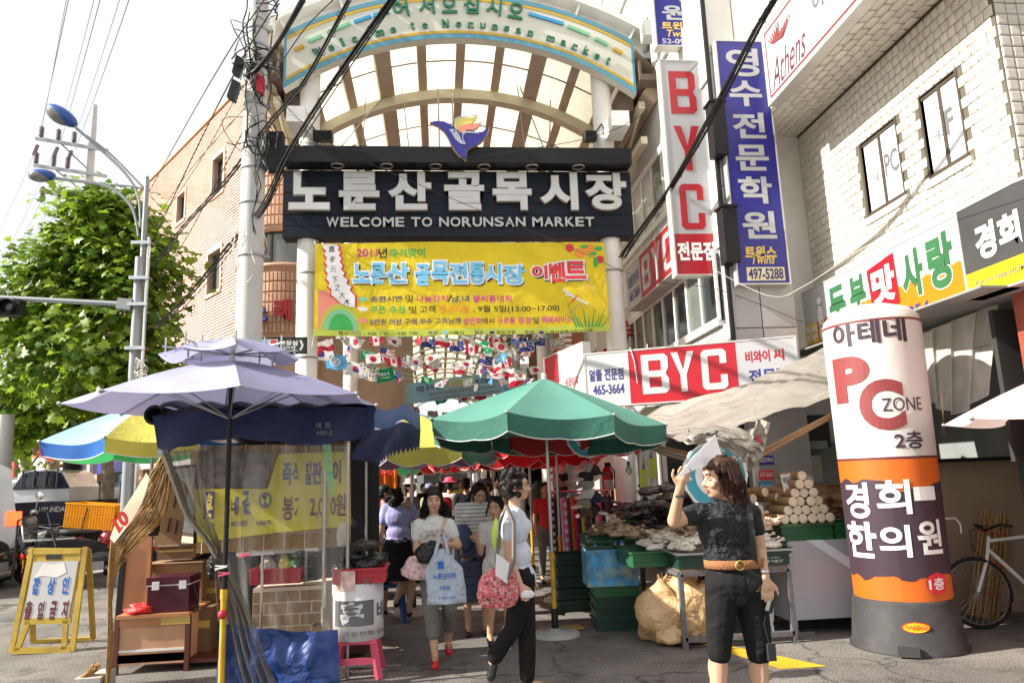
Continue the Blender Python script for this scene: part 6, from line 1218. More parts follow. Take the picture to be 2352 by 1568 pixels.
# = A-frame sign
af=thing('a_frame_sign','yellow plastic A-frame board with white panel of blue and red Korean words','sign',G(95,1500));YA=G(95,1500).y
A1,A2,A3,A4=[U(x,y,Y=YA+(0 if y>1400 else .14))-af.location for x,y in((26,1499),(166,1495),(191,1257),(63,1257))]
ax=(A2-A1);wA=ax.length;up2=(A4-A1);up2=up2-ax*up2.dot(ax)/ax.dot(ax);hA=up2.length;sk=(A4-A1).dot(ax.normalized())
fA=Fr(A1,ax,up2)
def bar2(m,u0,v0,u1,v1,wd=.045):
 p,q=fA.p(u0,v0,0),fA.p(u1,v1,0);return m.bar(p,q,wd,.03,fA.N)
lean=sk/hA
P2=lambda u,v:(u+lean*v,v)
for a,b in(((.0,0),(.05,hA)),((wA,0),(wA-.0,hA)),((.02,.02),(wA-.02,.02)),((.06,hA*.29),(wA-.05,hA*.29)),((.06,hA-.04),(wA-.04,hA-.04)),((.05,.02),(.12,hA*.29)),((wA-.08,.02),(wA-.1,hA*.29))):
 m=MB();pa,pb=P2(*a),P2(*b);bar2(m,pa[0],pa[1],pb[0],pb[1],.06 if a[1]==b[1]else .05);m.build('frame_bar',M['a_yellow'],af)
q=[P2(.055,hA*.29),P2(wA-.05,hA*.29),P2(wA-.035,hA*.96),P2(.075,hA*.96)];m=MB();fA.poly(m,q,-.012,.006);m.build('yellow_back',M['a_yellow'],af)
q=[P2(.07,hA*.31),P2(wA-.07,hA*.31),P2(wA-.05,hA*.86),P2(.09,hA*.86)];m=MB();fA.poly(m,q,.008,.014);m.build('white_panel',M['sign_white'],af)
AZ=zmap(0,1000,1.543)
def aw(items,mt):
 m=MB()
 for ch,x0_,y0_,x1_,y1_ in items:
  a=U(*AZ(x0_,y1_),Y=YA+.05)-af.location-A1;b=U(*AZ(x1_,y0_),Y=YA+.09)-af.location-A1
  write(m,fA,ch,a.dot(fA.A),a.dot(fA.B),b.dot(fA.A),b.dot(fA.B),.018,0,.045)
 m.build('lettering',M[mt],af)
aw([('잡',140,1085,188,1165),('상',208,1085,258,1165),('인',275,1082,322,1162)],'blue_cloth');aw([('출',112,1192,160,1278),('입',170,1195,215,1278),('금',225,1192,272,1278),('지',280,1190,325,1275)],'maroon')
m=MB();a=P2(wA*.48,hA*.905);fA.poly(m,[(a[0]-.075,a[1]-.025),(a[0]+.075,a[1]-.025),(a[0]+.08,a[1]+.02),(a[0]-.08,a[1]+.02)],.007,.012);m.build('handle_slot',M['cap_black'],af)
m=MB();a=P2(wA*.5,hA*.78);fA.poly(m,[(a[0]-.17,a[1]-.08),(a[0]-.1,a[1]+.06),(a[0],a[1]+.05),(a[0]+.1,a[1]+.07),(a[0]+.14,a[1]-.03),(a[0]+.05,a[1]-.08),(a[0]-.08,a[1]-.06)],.015,.017);m.build('paper_patch',M['edging'],af)
B1_,B2_,B3_,B4_=[U(x,y,Y=YA+d)-af.location for x,y,d in((77,1466,.55),(215,1448,.55),(203,1262,.2),(70,1262,.2))]
B1_.z=B2_.z=.02
for a,b in((B1_,B4_),(B2_,B3_),(B1_,B2_),(B4_,B3_)):m=MB();m.bar(a,b,.05,.035);m.build('rear_bar',M['a_yellow'],af)
# = goods at the right end of the snack stall
p=U(822,1548,Z=0);ps=thing('plastic_stool','pink plastic stool under the poster wrapped drum','stool',p)
m=MB();m.box(-.17,-.17,.27,.17,.17,.3);m.build('seat',M['pink_plastic'],ps)
for sx in(-1,1):
 for sy in(-1,1):m=MB();m.bar((sx*.19,sy*.19,0),(sx*.14,sy*.14,.28),.05,.04);m.build('leg',M['pink_plastic'],ps)
m=MB();m.bar((-.17,-.17,.14),(.17,-.17,.14),.02,.05);m.build('stretcher',M['pink_plastic'],ps)
dr=thing('poster_drum','round bin wrapped in a white poster with black square and large pale Korean letter','bin',(p.x,p.y,.3));top_z=U(820,1335,Y=p.y).z
m=MB();m.lathe([(.0,0),(.215,0),(.215,top_z-.3),(0,top_z-.3)],(0,0,0),28);m.build('drum',M['paper'],dr)
cyw=lambda r_,a0:(lambda a,b,d:Vector(((r_+d)*math.sin(a0+a/r_),-(r_+d)*math.cos(a0+a/r_),b)))
m=MB();
m.grid(lambda u,v:cyw(.217,0)(-.2+u*.36,.12+v*.2,.001),12,4);m.build('black_square',M['text_grey'],dr)
m=MB();write(m,ff,'훈',-.13,.13,.07,.31,.004,0,.05,warp=cyw(.217,0));m.build('lettering',M['paper'],dr)
m=MB();write(m,ff,'비',.19,.15,.3,.3,.003,0,.03,warp=cyw(.217,0));write(m,ff,'주문전화: 019',-.1,.04,.3,.08,.003,0,.01,warp=cyw(.217,0));write(m,ff,'무안저',.06,.44,.2,.5,.003,0,.01,warp=cyw(.217,0));m.build('lettering',M['text_grey'],dr)
m=MB();m.grid(lambda u,v:cyw(.217,0)(-.2+u*.2,.4+v*.16,.001),8,3);m.build('photo_print',mat('faces_print',(.6,.42,.4),.5,var=.4,vs=12),dr)
crate_thing('red slotted basket of black plastic packets on the poster drum',(p.x+.03,p.y,top_z+.005),.42,.34,.12,'red_plastic',0,None,'basket','basket')
for i in range(7):lump(['lowest black laver packet, far left in','black laver packet at the back of','black laver packet at the right of','dull black laver packet amid','black laver packet near the front of','black laver packet high in','topmost black laver packet of'][i]+' the heap in the drum basket',(p.x+rj.uniform(-.14,.16),p.y+rj.uniform(-.1,.1),top_z+.08+.03*i),.1,.09,.05,'dark_pack','laver_pack','packet','laver packets on the drum',amp=.5)
lump('clear packet with red and green print leaning on the black packets',(p.x-.12,p.y-.05,top_z+.3),.06,.03,.12,'film_grey','snack_pack','pack',rot=.4)
t=thing('blue_stool','blue plastic stool under the seated woman','stool',(-.62,9.0,0));m=MB();m.box(-.17,-.17,.38,.17,.17,.42);m.build('seat',M['blue_plastic'],t)
for sx in(-1,1):
 for sy in(-1,1):m=MB();m.bar((sx*.19,sy*.19,0),(sx*.14,sy*.14,.39),.05,.04);m.build('leg',M['blue_plastic'],t)
fx_=[('magenta quilt roll standing',815,1055,842,1190,'magenta_fab'),('pale lilac flowered cloth hanging',852,1075,868,1190,'lilac_fab'),('orange quilt with red blossoms hanging',868,1062,912,1190,'orange_fab'),('second pale lilac cloth hanging',842,1085,855,1180,'blossom')]
for nm,x0,y0,x1,y1,mt in fx_:
 a,b=U(x0,y1,Y=11.2),U(x1,y0,Y=11.2);t=thing('bed_cloth',nm+' at the bedding stall behind the snack stall','cloth',a,'cloths at the bedding stall');m=MB();m.grid(lambda u,v:((b.x-a.x)*u,.05*math.sin(u*12),(b.z-a.z)*v),14,4);m.grid(lambda u,v:((b.x-a.x)*(1-u),.08+.05*math.sin(u*12),(b.z-a.z)*v),14,1);m.build('cloth',M[mt],t)
 if mt=='orange_fab':
  for i in range(8):m=MB();q_=Vector((rj.uniform(.02,b.x-a.x-.05),-.06,rj.uniform(.1,b.z-a.z-.1)));[m.ball(q_+Vector((.03*math.cos(k*1.25),0,.03*math.sin(k*1.25))),.018,.006,.018,6,4)for k in range(5)];m.build('flower',M['print_red'],t)
for i,(x,y,mt,nm)in enumerate(((850,1175,'paper','white pillow with red leaves'),(845,1200,'sky_cloth','blue checked pillow'),(830,1222,'print_red','dark red folded quilt'),(880,1215,'magenta_fab','magenta folded quilt'),(880,1190,'orange_fab','orange folded quilt'),(840,1245,'card','brown folded blanket'))):lump(nm+' stacked at the bedding stall',U(x,y+10,Y=10.9),.3,.2,.08,mt,'pillow','bedding','bedding stacked behind the snack stall',amp=.1)
t=thing('bedding_table','table under the stacked bedding','table',(-1.2,10.9,0));m=MB();m.box(-.7,-.3,.6,.8,.3,.66);m.build('top',M['wood_dark'],t);
for x in(-.6,.7):m=MB();m.box(x,-.25,0,x+.05,-.2,.6);m.build('leg',M['steel'],t)
t=thing('bedding_backdrop','dark cloth wall behind the bedding stall','cloth',(-1.9,11.6,0));m=MB();m.grid(lambda u,v:(-1.0+2.0*u,.05*math.sin(u*15),2.2*v),14,3);m.build('cloth',M['magenta_fab'],t)
# = vehicles on the left street
def wheel(t,c,r,wd,ax=(1,0,0),spokes=8,rimm='moto_silver'):
 c=Vector(c);ax=Vector(ax).normalized();u,v=frame_of(ax);m=MB();pts=[c+(u*math.cos(a)+v*math.sin(a))*(r-wd*.5)for a in np.linspace(0,2*math.pi,25)]
 m.tube(pts,wd*.5,8);w_=m.build('wheel',M['tyre'],t);m=MB();m.tube([c+(u*math.cos(a)+v*math.sin(a))*(r-wd*1.05)for a in np.linspace(0,2*math.pi,25)],wd*.16,5);o=m.build('rim',M[rimm],w_)
 m=MB()
 for k in range(spokes):a=k*2*math.pi/spokes;m.tube([c,c+(u*math.cos(a)+v*math.sin(a))*(r-wd)],wd*.07 if spokes>8 else wd*.13,4)
 m.cyl(c-ax*wd*.4,c+ax*wd*.4,wd*.35,n=10);m.build('spokes',M[rimm],w_);return w_
def motorbike(label,loc,rz,body='moto_black',accent='moto_silver',rack=False,s=1.):
 t=thing('motorbike',label,'motorbike',loc,'motorbikes parked on the left street',rz);t.scale=(s,s,s)
 wheel(t,(0,-.62,.28),.28,.11);wheel(t,(0,.62,.28),.28,.10)
 m=MB();S=[(0,-.75,.62),(0,-.45,.66),(0,-.1,.60),(0,.12,.52)];m.tube([Vector(p)for p in S],.13,10,.1);m.build('seat',M['rubber'],t)
 m=MB();m.ball((0,-.5,.45),.17,.36,.19,14,8);m.ball((0,-.82,.56),.12,.14,.1,10,6);m.build('rear_cowl',M[body],t);m=MB();m.ball((0,.12,.42),.13,.3,.14,12,7);m.ball((0,.48,.62),.17,.12,.3,12,8,Matrix.Rotation(-.3,3,'X'));m.build('front_shield',M[body],t)
 m=MB();m.tube([(0,.40,.9),(0,.52,.6),(0,.62,.28)],.03,6);m.build('fork',M['chrome'],t);m=MB();m.ball((0,.64,.5),.08,.26,.06,12,6);m.build('front_mudguard',M[accent],t)
 m=MB();m.lathe([(.31,-.07),(.33,0),(.31,.07)],(0,0,0),14,20,200);o=m.build('rear_mudguard',M[accent],t);o.location=(0,-.62,.3);o.rotation_euler=(R(90),0,R(90))
 m=MB();m.tube([(-.36,.25,1.0),(-.22,.38,.97),(0,.42,.92),(.22,.38,.97),(.36,.25,1.0)],.014,6);m.build('handlebar',M['chrome'],t)
 for x in(-1,1):
  m=MB();m.tube([(x*.36,.25,1.0),(x*.26,.33,.985)],.022,6);m.build('grip',M['rubber'],t);m=MB();m.tube([(x*.24,.36,.98),(x*.3,.34,1.2)],.007,4);m.ball((x*.32,.34,1.24),.07,.015,.055,10,6);m.build('mirror',M['chrome'],t)
  m=MB();m.ball((x*.17,-.86,.52),.045,.04,.035,8,6);m.build('indicator',M['amber'],t)
 m=MB();m.ball((0,.58,.86),.11,.1,.1,12,8);m.build('headlight',M['lamp_glass'],t);m=MB();m.ball((0,-.94,.52),.075,.04,.055,10,6);m.build('tail_light',M['tail_red'],t)
 m=MB();m.tube([(.14,.1,.22),(.16,-.3,.2),(.17,-.75,.27)],.045,8);m.build('exhaust',M['chrome'],t);m=MB();m.obox((0,-.05,.27),(.12,0,0),(0,.16,0),(0,0,.1));m.tube([(0,.4,.7),(0,.1,.25),(0,-.5,.3)],.025,6);m.build('engine',M['galv'],t)
 m=MB();m.obox((0,-.93,.4),(.085,0,0),(0,.004,.002),(0,0,.05));m.build('number_plate',M['gold_text'],t)
 if rack:
  m=MB()
  for x in(-.2,0,.2):m.tube([(x,-.95,.74),(x,-.3,.74)],.012,5)
  for y in(-.95,-.62,-.3):m.tube([(-.22,y,.74),(.22,y,.74)],.012,5)
  m.tube([(-.22,-.95,.74),(-.22,-.98,.95),(.22,-.98,.95),(.22,-.95,.74)],.012,5);m.build('rack',M['chrome'],t)
 return t
p=G(62,1345);motorbike('black and silver scooter seen from behind at the left edge',(p.x-.3,p.y-.5,0),R(-12),'moto_black','moto_silver',s=1.25)
motorbike('black motorbike carrying the yellow crate behind the A-frame board',(G(215,1345).x,G(215,1345).y,0),R(-62),'moto_black','moto_red',True,s=1.12)
motorbike('red tailed motorbike standing between the scooter and the crate bike',(-6.75,14.9,0),R(-40),'moto_red','moto_black');motorbike('dark delivery motorbike with upright carrier nearest the pickup',(-7.6,15.6,0),R(-150),'moto_black','galv',True)
a=U(222,1212,Y=13.9);cr1=crate_thing('bright yellow slotted crate strapped on the motorbike rack',a,.88,.5,.42,'crate_yellow',R(-8),None);cr1.rotation_euler=(0,R(5),R(-10))
m=MB();m.tube([(-.1,-.27,0),(-.05,-.272,.34),(-.05,.25,.34)],.012,4);m.build('strap',M['cap_black'],cr1)
t=thing('carrier_rack','black upright iron carrier frame standing between the motorbikes','frame',(U(70,1290,Y=13.2).x,13.2,0));m=MB()
z1=U(60,1180,Y=13.2).z;m.tube([(-.25,0,.3),(-.25,0,z1-.1),(.2,0,z1+.05),(.45,0,.5)],.02,5);m.tube([(0,.1,.3),(.02,.1,z1),(-.25,0,z1-.1)],.016,5);m.tube([(-.25,0,z1-.35),(.28,0,z1-.25)],.014,5);m.build('frame',M['black_metal'],t)
pk_=thing('pickup_truck','white and navy pickup truck with letters on its tailgate, seen from behind','truck',(0,0,0));YT=16.6
def tq(x,y):return U(x,y,Y=YT)
a=tq(24,1215);b=tq(160,1079);pk_.location=(a.x,YT,0)
m=MB();tq2=lambda x,y:U(x,y,Y=YT+1.6);cx0,cx1=tq2(26,1150).x,tq2(158,1150).x;zt,zw,zb2=tq2(90,1079).z,tq2(90,1120).z,.7
m.prism([(cx0,zb2),(cx1,zb2),(cx1,zw),(cx1-.18,zt-.08),(cx1-.35,zt),(cx0+.35,zt),(cx0+.18,zt-.08),(cx0,zw)],(0,YT+1.6,0),(1,0,0),(0,0,1),(0,1.5,0));at(m.build('cab',M['van_white']),pk_)
m=MB();m.prism([(cx0-.01,zw-.03),(cx1+.01,zw-.03),(cx1-.2,zt-.08),(cx1-.36,zt-.03),(cx0+.36,zt-.03),(cx0+.2,zt-.08)],(0,YT+1.58,0),(1,0,0),(0,0,1),(0,.015,0));at(m.build('cab_surround',M['truck_navy']),pk_)
m=MB();m.box(cx0+.3,YT+1.55,zw+.04,cx1-.32,YT+1.575,zt-.16);at(m.build('rear_window',M['glass_dark']),pk_)
for i in range(4):m=MB();x=cx0+.25+i*(cx1-cx0-.5)/3;m.tube([(x,YT+1.5,zw),(x,YT+1.52,zt)],.02,5);at(m.build('guard_bar',M['truck_navy']),pk_)
bx0,bx1=tq(30,1180).x,tq(203,1180).x-.05;zb0=tq(100,1205).z-.1;zb1=tq(100,1152).z
m=MB();m.box(bx0,YT,zb0,bx1,YT+.05,zb1);at(m.build('tailgate',M['truck_navy']),pk_);m=MB();m.box(bx0,YT+.05,zb0,bx0+.05,YT+1.55,zb1);m.box(bx1-.05,YT+.05,zb0,bx1,YT+1.55,zb1);m.box(bx0,YT+.05,zb0,bx1,YT+1.5,zb0+.05);at(m.build('load_bed',M['truck_navy']),pk_)
f=Fr((bx0,YT,zb0),(1,0,0));q=tq(124,1175);q2_=tq(152,1162);m=MB();write(m,f,'HYUNDAI',q.x-bx0-.3,q.z-zb0,q2_.x-bx0,q2_.z-zb0,.004,.004,.01);at(m.build('lettering',M['alu']),pk_)
m=MB();m.box(bx0+.1,YT+.1,.35,bx1-.1,YT+3.2,.7);m.box(bx0+.1,YT-.02,.42,bx1-.1,YT+.1,.5);at(m.build('chassis',M['black_metal']),pk_)
for x in(bx0+.15,bx1-.15):wheel(pk_,Vector((x,YT+.9,.36))-pk_.location,.36,.2);wheel(pk_,Vector((x,YT+2.6,.36))-pk_.location,.36,.2)
m=MB();m.ball((cx0-.12,YT+2.4,zw+.05),.1,.05,.16);at(m.build('mirror',M['black_metal']),pk_)
for x in(bx0+.02,bx1-.22):m=MB();m.box(x,YT-.02,.56,x+.2,YT,.68);at(m.build('tail_light',M['tail_red']),pk_)
vn=thing('van','white van with glowing red tail light, only its rear corner showing at the left edge','van',(0,0,0));YV=14.2;vx=U(41,1200,Y=YV).x;vz=U(5,1062,Y=YV).z;vn.location=(vx,YV,0)
m=MB();m.grid(lambda u,v:(lambda q:Vector((vx-1.8+q[0],YV+v*3.5,q[1])))([(1.8,.35),(1.82,1.0),(1.74,1.35),(1.62,vz-.12),(1.4,vz),(.9,vz+.06),(0,vz+.08)][int(round(u*6))]),6,4);m.prism([(1.8,.35),(1.82,1.0),(1.74,1.35),(1.62,vz-.12),(1.4,vz),(.9,vz+.06),(0,vz+.08),(0,.35)][::-1],(vx-1.8,YV,0),(1,0,0),(0,0,1),(0,-.02,0));at(m.build('body',M['van_white']),vn)
m=MB();m.prism([(.1,1.2),(1.5,1.2),(1.45,vz-.2),(.1,vz-.15)],(vx-1.8,YV-.022,0),(1,0,0),(0,0,1),(0,-.004,0));at(m.build('rear_window',M['glass_dark']),vn)
m=MB();p=U(33,1190,Y=YV);m.box(p.x-.12,YV-.05,p.z-.12,p.x+.11,YV-.02,p.z+.12);at(m.build('tail_light',mat('tail_lit',(1,.12,.03),.3,emis=1.2)),vn);m=MB();m.box(vx-1.8,YV-.1,.3,vx+.02,YV,.5);at(m.build('bumper',M['panel_grey']),vn)
vn.rotation_euler=(0,0,R(36))
for y in(.8,2.8):wheel(vn,(-.1,y,.33),.33,.2)
m=MB();m.box(vx-1.7,YV+.03,.12,vx-.02,YV+3.4,.36);at(m.build('underbody',M['rubber']),vn)
# = inflatable advertising column
pc_=thing('inflatable_column','tall inflatable advertising column, white above, orange and plum below, on a black drum','sign column',(4.07,6.45,0));PO=Vector((4.07,6.45,0))
def cr_(z):return .395+(.425-.395)*(z-.42)/2.3
cxz=lambda z:Vector((.02*(z-.4)/2.5,0,0))
az0=math.atan2(-PO.y,-PO.x)
def cpt(a,z,d=0):r=cr_(z)+d;return PO+cxz(z)+Vector((r*math.cos(az0+a),r*math.sin(az0+a),z))
zs_=lambda y:U(2085,y,Y=6.05).z
ZT,ZR,ZO,ZP1,ZP0,ZB=zs_(728),zs_(1047),zs_(1085),zs_(1110),zs_(1330),zs_(1392)
def shell(name,z0,z1,mt,d=0,top=False,n=48,wav=None):
 m=MB();m.grid(lambda u,v:cpt(-u*2*math.pi,z0+(z1-z0)*v+(wav(u,v)if wav else 0),d-.006*(1-abs(math.sin(u*24)))*(1 if top and v>.9 else 0)),n,10);return at(m.build(name,M[mt]),pc_)
shell('white_section',ZR,ZT,'inflat',top=True);shell('red_band',ZR-.02,ZR,'maroon',.002);shell('orange_section',ZB,ZR-.02,'inflat_or')
shell('plum_section',ZP0,ZP1,'inflat_pl',.003,wav=lambda u,v:.03*math.sin(u*40)*math.sin(u*17)+.012*math.sin(u*90)+(.05*math.sin(u*12)if v>.5 else 0))
m=MB();m.lathe([(.425,0),(.41,.06),(.34,.13),(.2,.18),(0,.2)],PO+cxz(ZT)+Vector((0,0,ZT)),40);at(m.build('domed_top',M['inflat']),pc_)
shell('seam',ZT-.02,ZT,'maroon_pale',.003)
m=MB();m.lathe([(.475,0),(.475,.03),(.455,.04),(.415,.4),(.405,.42),(.38,.43)],PO,40);m.obox(PO+Vector((-.27,-.42,.05)),(.07,-.04,0),(.02,.03,0),(0,0,.035));o=at(m.build('base_drum',M['col_base']),pc_)
def cw(items,mt,d=.006,nm='lettering'):
 m=MB()
 for it in items:
  tx,x0_,y0_,x1_,y1_,bo=it[:6];ym=(y0_+y1_)/2;z0,z1=zs_(y1_),zs_(y0_);zm=(z0+z1)/2;r=cr_(zm)
  e0,e1=U(1925+(ym-730)*.078,ym,Y=6.3).x,U(2127+(ym-730)*.103,ym,Y=6.3).x
  sx=lambda x:max(-.97,min(.97,2*(x-(1925+(ym-730)*.085))/(215+(ym-730)*.018)-1));a0,a1=math.asin(sx(x0_)),math.asin(sx(x1_))
  write(m,ff,tx,a0*r,z0,a1*r,z1,d,0,bo,it[6]if len(it)>6 else 0,warp=lambda a,b,dd:cpt(a/r,b,dd),cuts=max(2,int((a1-a0)*9)))
 return at(m.build(nm,M[mt]),pc_)
def rows(s_,x0,y0,x1,y1,bo,sl=0):w_=(x1-x0)/len(s_);return[(c,x0+i*w_+3,y0,x0+(i+1)*w_-3,y1,bo,sl)for i,c in enumerate(s_)]
cw(rows('아테네',1952,730,2108,785,.03)+[('2층',2080,990,2138,1030,.02),('ZONE',2055,912,2136,942,.0)],'inflat_pl');cw([('P',1955,808,2032,915,.06),('C',2008,868,2102,985,.045)],'maroon_pale');MATS['maroon_pale']
cw([('경',1975,1105,2025,1190,.025),('희',2040,1100,2112,1180,.025),('한',1978,1198,2040,1285,.025),('의',2045,1205,2112,1280,.025),('원',2125,1195,2175,1275,.025)],'print_white',.009)
cw([('●',2143,1318,2186,1370,.0)],'print_red',.007,'red_disc');cw([('1층',2148,1330,2180,1358,.03)],'print_white',.010);cw([('■',2118,1118,2162,1150,0)],'print_white',.009,'white_mark')
m=MB()
for i,(dd,mt)in enumerate(((.0,'print_red'),(.003,'sign_yellow'))):
 q=MB();rr_=.10-i*.01;q.poly(*[cpt(.17+(rr_*1.1*math.cos(a))/.44,.23+.045*(1-i*.15)*math.sin(a)+.0,.048+dd)for a in np.linspace(0,2*math.pi,20)[:-1]]);at(q.build('welcome_sticker',M[mt]),pc_)
q=MB();write(q,ff,'어서오십시오',-.01,.215,.16,.255,.058,0,.03,warp=lambda a,b,dd:cpt(a/.44,b,dd));at(q.build('lettering',M['print_red']),pc_)
# = market stall on the right
tbl=thing('market_table','slotted angle iron table heaped with packed food at the right of the entrance','table',G(1575,1490));T0=G(1575,1490);tz=U(1562,1318,Y=6.8).z
TX0,TX1,TY0,TY1=T0.x,3.2,T0.y,9.5
def slotbar(p,q,nrm):
 m=MB();m.bar(p,q,.045,.045,nrm);o=at(m.build('rail' if abs(Vector(p).z-Vector(q).z)<.1 else 'leg',M['slot_steel']),tbl);m=MB();p=Vector(p);q=Vector(q);d=(q-p).normalized();n=int((q-p).length/.09)
 for i in range(n):c=p+d*(.05+i*.09);m.obox(c+Vector(nrm)*.0232,d*.024,d.cross(Vector(nrm))*.009,Vector(nrm)*.001)
 s=m.build('slots',M['edging']if 0 else M['card_dark']);s.parent=o;s['kind']='stuff';s.matrix_parent_inverse=Matrix()
for x,y in((TX0,TY0),(TX1,TY0),(TX0,8.1),(TX0,TY1),(TX1,TY1)):slotbar((x,y,0),(x,y,tz),(0,-1,0))
for p,q,n_ in(((TX0,TY0,tz),(TX1,TY0,tz),(0,-1,0)),((TX0,TY0,tz),(TX0,TY1,tz),(-1,0,0)),((TX0,TY0,.08),(TX0,TY1,.08),(-1,0,0)),((TX0,TY0,.08),(TX1,TY0,.08),(0,-1,0))):slotbar(p,q,n_)
m=MB();m.box(TX0,TY0,tz+.022,TX1,TY1,tz+.035);m.box(2.35,8.5,tz+.035,3.4,TY1,tz+.3);at(m.build('top',M['card_dark']),tbl)
def tcr(label,x,y,z,w_=.5,d_=.36,h_=.13,mt='crate_green',rz=0,txt=False):
 t=crate_thing(label,(x,y,z),w_,d_,h_,mt,rz,'green market crates',slots=False)
 m=MB();m.box(-w_/2-.008,-d_/2-.01,h_*.42,w_/2+.008,-d_/2-.001,h_*.52);m.build('band',M[mt],t)
 if txt:m=MB();write(m,Fr((0,-d_/2-.002,0),(1,0,0)),'대림식품뉴',-.02,.025,.2,.075,0,0,.02);m.build('lettering',M['paper'],t)
 return t
z0=tz+.035;ords=['nearest','second','third','fourth','fifth','sixth','seventh']
for i,x in enumerate((2.43,2.97)):tcr('dark green printed crate on the front edge of the table, %s'%['left','right, behind the woman'][i],x,TY0+.2,z0,.52,.38,.12,txt=True)
for i in range(4):tcr('dark green crate along the left edge of the table, %s from the street'%ords[i],2.02+.05*(i%2)-i*.06,7.35+i*.46,z0+.02*i,.44,.42,.14,'crate_green' if i%2 else 'crate_green2',.1)
t=thing('steel_tray','shallow steel tray of bagged white rice cakes at the front of the table','tray',(2.7,TY0+.2,z0+.13));m=MB();m.box(-.56,-.24,0,.56,.24,.008);m.box(-.58,-.26,.008,.58,-.24,.022);m.box(-.58,.24,.008,.58,.26,.022);m.box(-.58,-.24,.008,-.56,.24,.022);m.box(.56,-.24,.008,.58,.24,.022);m.build('tray',M['steel'],t)
def knot(o,r,mt):
 m=MB();m.tube([(r*.6,0,r*.5),(r*1.0,0,r*.62)],r*.16,6,r*.08)
 for a in(-.7,0,.7):m.tube([(r*1.0,0,r*.62),(r*1.35,r*.3*a,r*.75)],r*.07,4,r*.16)
 k=m.build('tied_end',mt,o)
def heap(lab,cnt,cx_,cy_,cz,sx,sy,sz,r,mt,nm,cat,grp,amp=.2,lay=.05):
 W_=sorted(((rj.uniform(-1,1),rj.uniform(-1,1))for _ in range(cnt)),key=lambda w:(cx_+w[0]*sx)/(cy_+w[1]*sy))
 for i,(w1,w2)in enumerate(W_):
  h_=(1-max(abs(w1),abs(w2))**2)*sz*rj.random()
  lump('%s, %s from the left'%(lab,ORD[i]),(cx_+w1*sx,cy_+w2*sy,cz+h_),r*rj.uniform(.8,1.2),r*.6*rj.uniform(.8,1.2),r*.34,mt,nm,cat,grp,rot=rj.uniform(-2.8,2.8),n=14,amp=amp+.04);knot(sc.objects[-1],r,M[mt]if isinstance(mt,str)else mt)
ORD='first second third fourth fifth sixth seventh eighth ninth tenth eleventh twelfth thirteenth fourteenth fifteenth sixteenth seventeenth eighteenth nineteenth twentieth twenty-first twenty-second twenty-third twenty-fourth twenty-fifth twenty-sixth twenty-seventh twenty-eighth twenty-ninth thirtieth thirty-first thirty-second thirty-third thirty-fourth'.split()
heap('clear bag of white rice cake sticks on the front tray',30,2.68,TY0+.2,z0+.15,.5,.2,.14,.1,'noodle','food_bag','bag','bags of rice cakes')
heap('red and clear pack of fish cake behind the front tray',16,2.9,7.45,z0+.14,.35,.2,.1,.1,mat('fish_pack',(.62,.30,.16),.3,var=.8,vs=30,coat=.5,wrinkle=.6,ws=14),'food_pack','pack','red packs of fish cake')
heap('clear bag of pale noodles left of the tray',24,2.28,7.55,z0+.14,.26,.3,.08,.1,'noodle','noodle_bag','bag','bags of noodles')
heap('tan packet of dried squid in the middle of the table',24,2.6,8.2,z0+.14,.55,.22,.1,.11,'beige_bag','dried_food_bag','bag','tan packets of dried food')
heap('clear bag of beige powder at the left corner',14,1.98,8.35,z0+.2,.22,.4,.16,.11,'beige_bag','powder_bag','bag','bags at the left corner')
heap('glossy black packet of seaweed in the dark middle row',26,2.5,8.7,z0+.22,.42,.28,.28,.12,'dark_pack','seaweed_packet','packet','black seaweed packets',.4)
heap('long grey packet of dried seaweed piled against the shop',30,2.9,9.15,z0+.4,.55,.25,.42,.17,mat('grey_pack',(.10,.10,.095),.2,var=.8,vs=16,coat=.7,wrinkle=1,ws=12),'long_packet','packet','long grey seaweed packets',.35)
heap('bright green packet between the black ones',4,2.25,8.75,z0+.3,.15,.15,.1,.08,'green_pack','green_packet','packet','green packets',.3)
def fish_heap(label,c,r,h):
 t=thing('fish_carton',label,'carton',c,'cartons of dried fish');m=MB();a=r*.9;m.box(-a,-a,-.1,a,a,-.085);m.box(-a,-a,-.085,a,-a+.01,.03);m.box(-a,a-.01,-.085,a,a,.03);m.box(-a,-a+.01,-.085,-a+.01,a-.01,.03);m.box(a-.01,-a+.01,-.085,a,a-.01,.03);m.build('carton',M['card'],t);m=MB()
 for k in range(260):
  aa,rr_=rj.uniform(0,6.28),r*rj.random()**.6;p=Vector((rr_*math.cos(aa),rr_*math.sin(aa),h*(1-(rr_/r)**1.5)+rj.uniform(0,.02)));d=Vector((rj.uniform(-1,1),rj.uniform(-1,1),rj.uniform(-.3,.5))).normalized()*.03;m.tube([p-d,p+Vector((0,0,.006)),p+d],.006,4,.002)
 m.build('dried_fish',M['anchovy'],t)['kind']='stuff';return t
def tp_(x,y,Y):return U(x,y,Y=Y)
fish_heap('carton heaped with grey dried anchovies at the left corner of the table',tp_(1385,1225,8.9),.2,.12);fish_heap('carton of golden dried fish raised behind the bags',tp_(1425,1196,9.3),.15,.1)
for x,y,Y_,rz,tx,lab in((1408,1215,8.7,.2,'4','white price card leaning on the bags beside the dried fish'),(1560,1235,8.6,-.2,'멸치','white price card with red words in front of the black packets'),(1600,1268,7.6,.3,'어묵','white price card among the red packs')):
 p=tp_(x,y,Y_);t=thing('price_card',lab,'card',p,'price cards',rz);f=Fr((-.06,0,0),(1,0,0),(0,.4,1));m=MB();f.rect(m,0,0,.13,.17,-.003,0);m.build('card',M['paper'],t);m=MB();write(m,f,tx,.03,.05,.1,.12,.002,0,.02);m.build('lettering',M['print_red'],t)
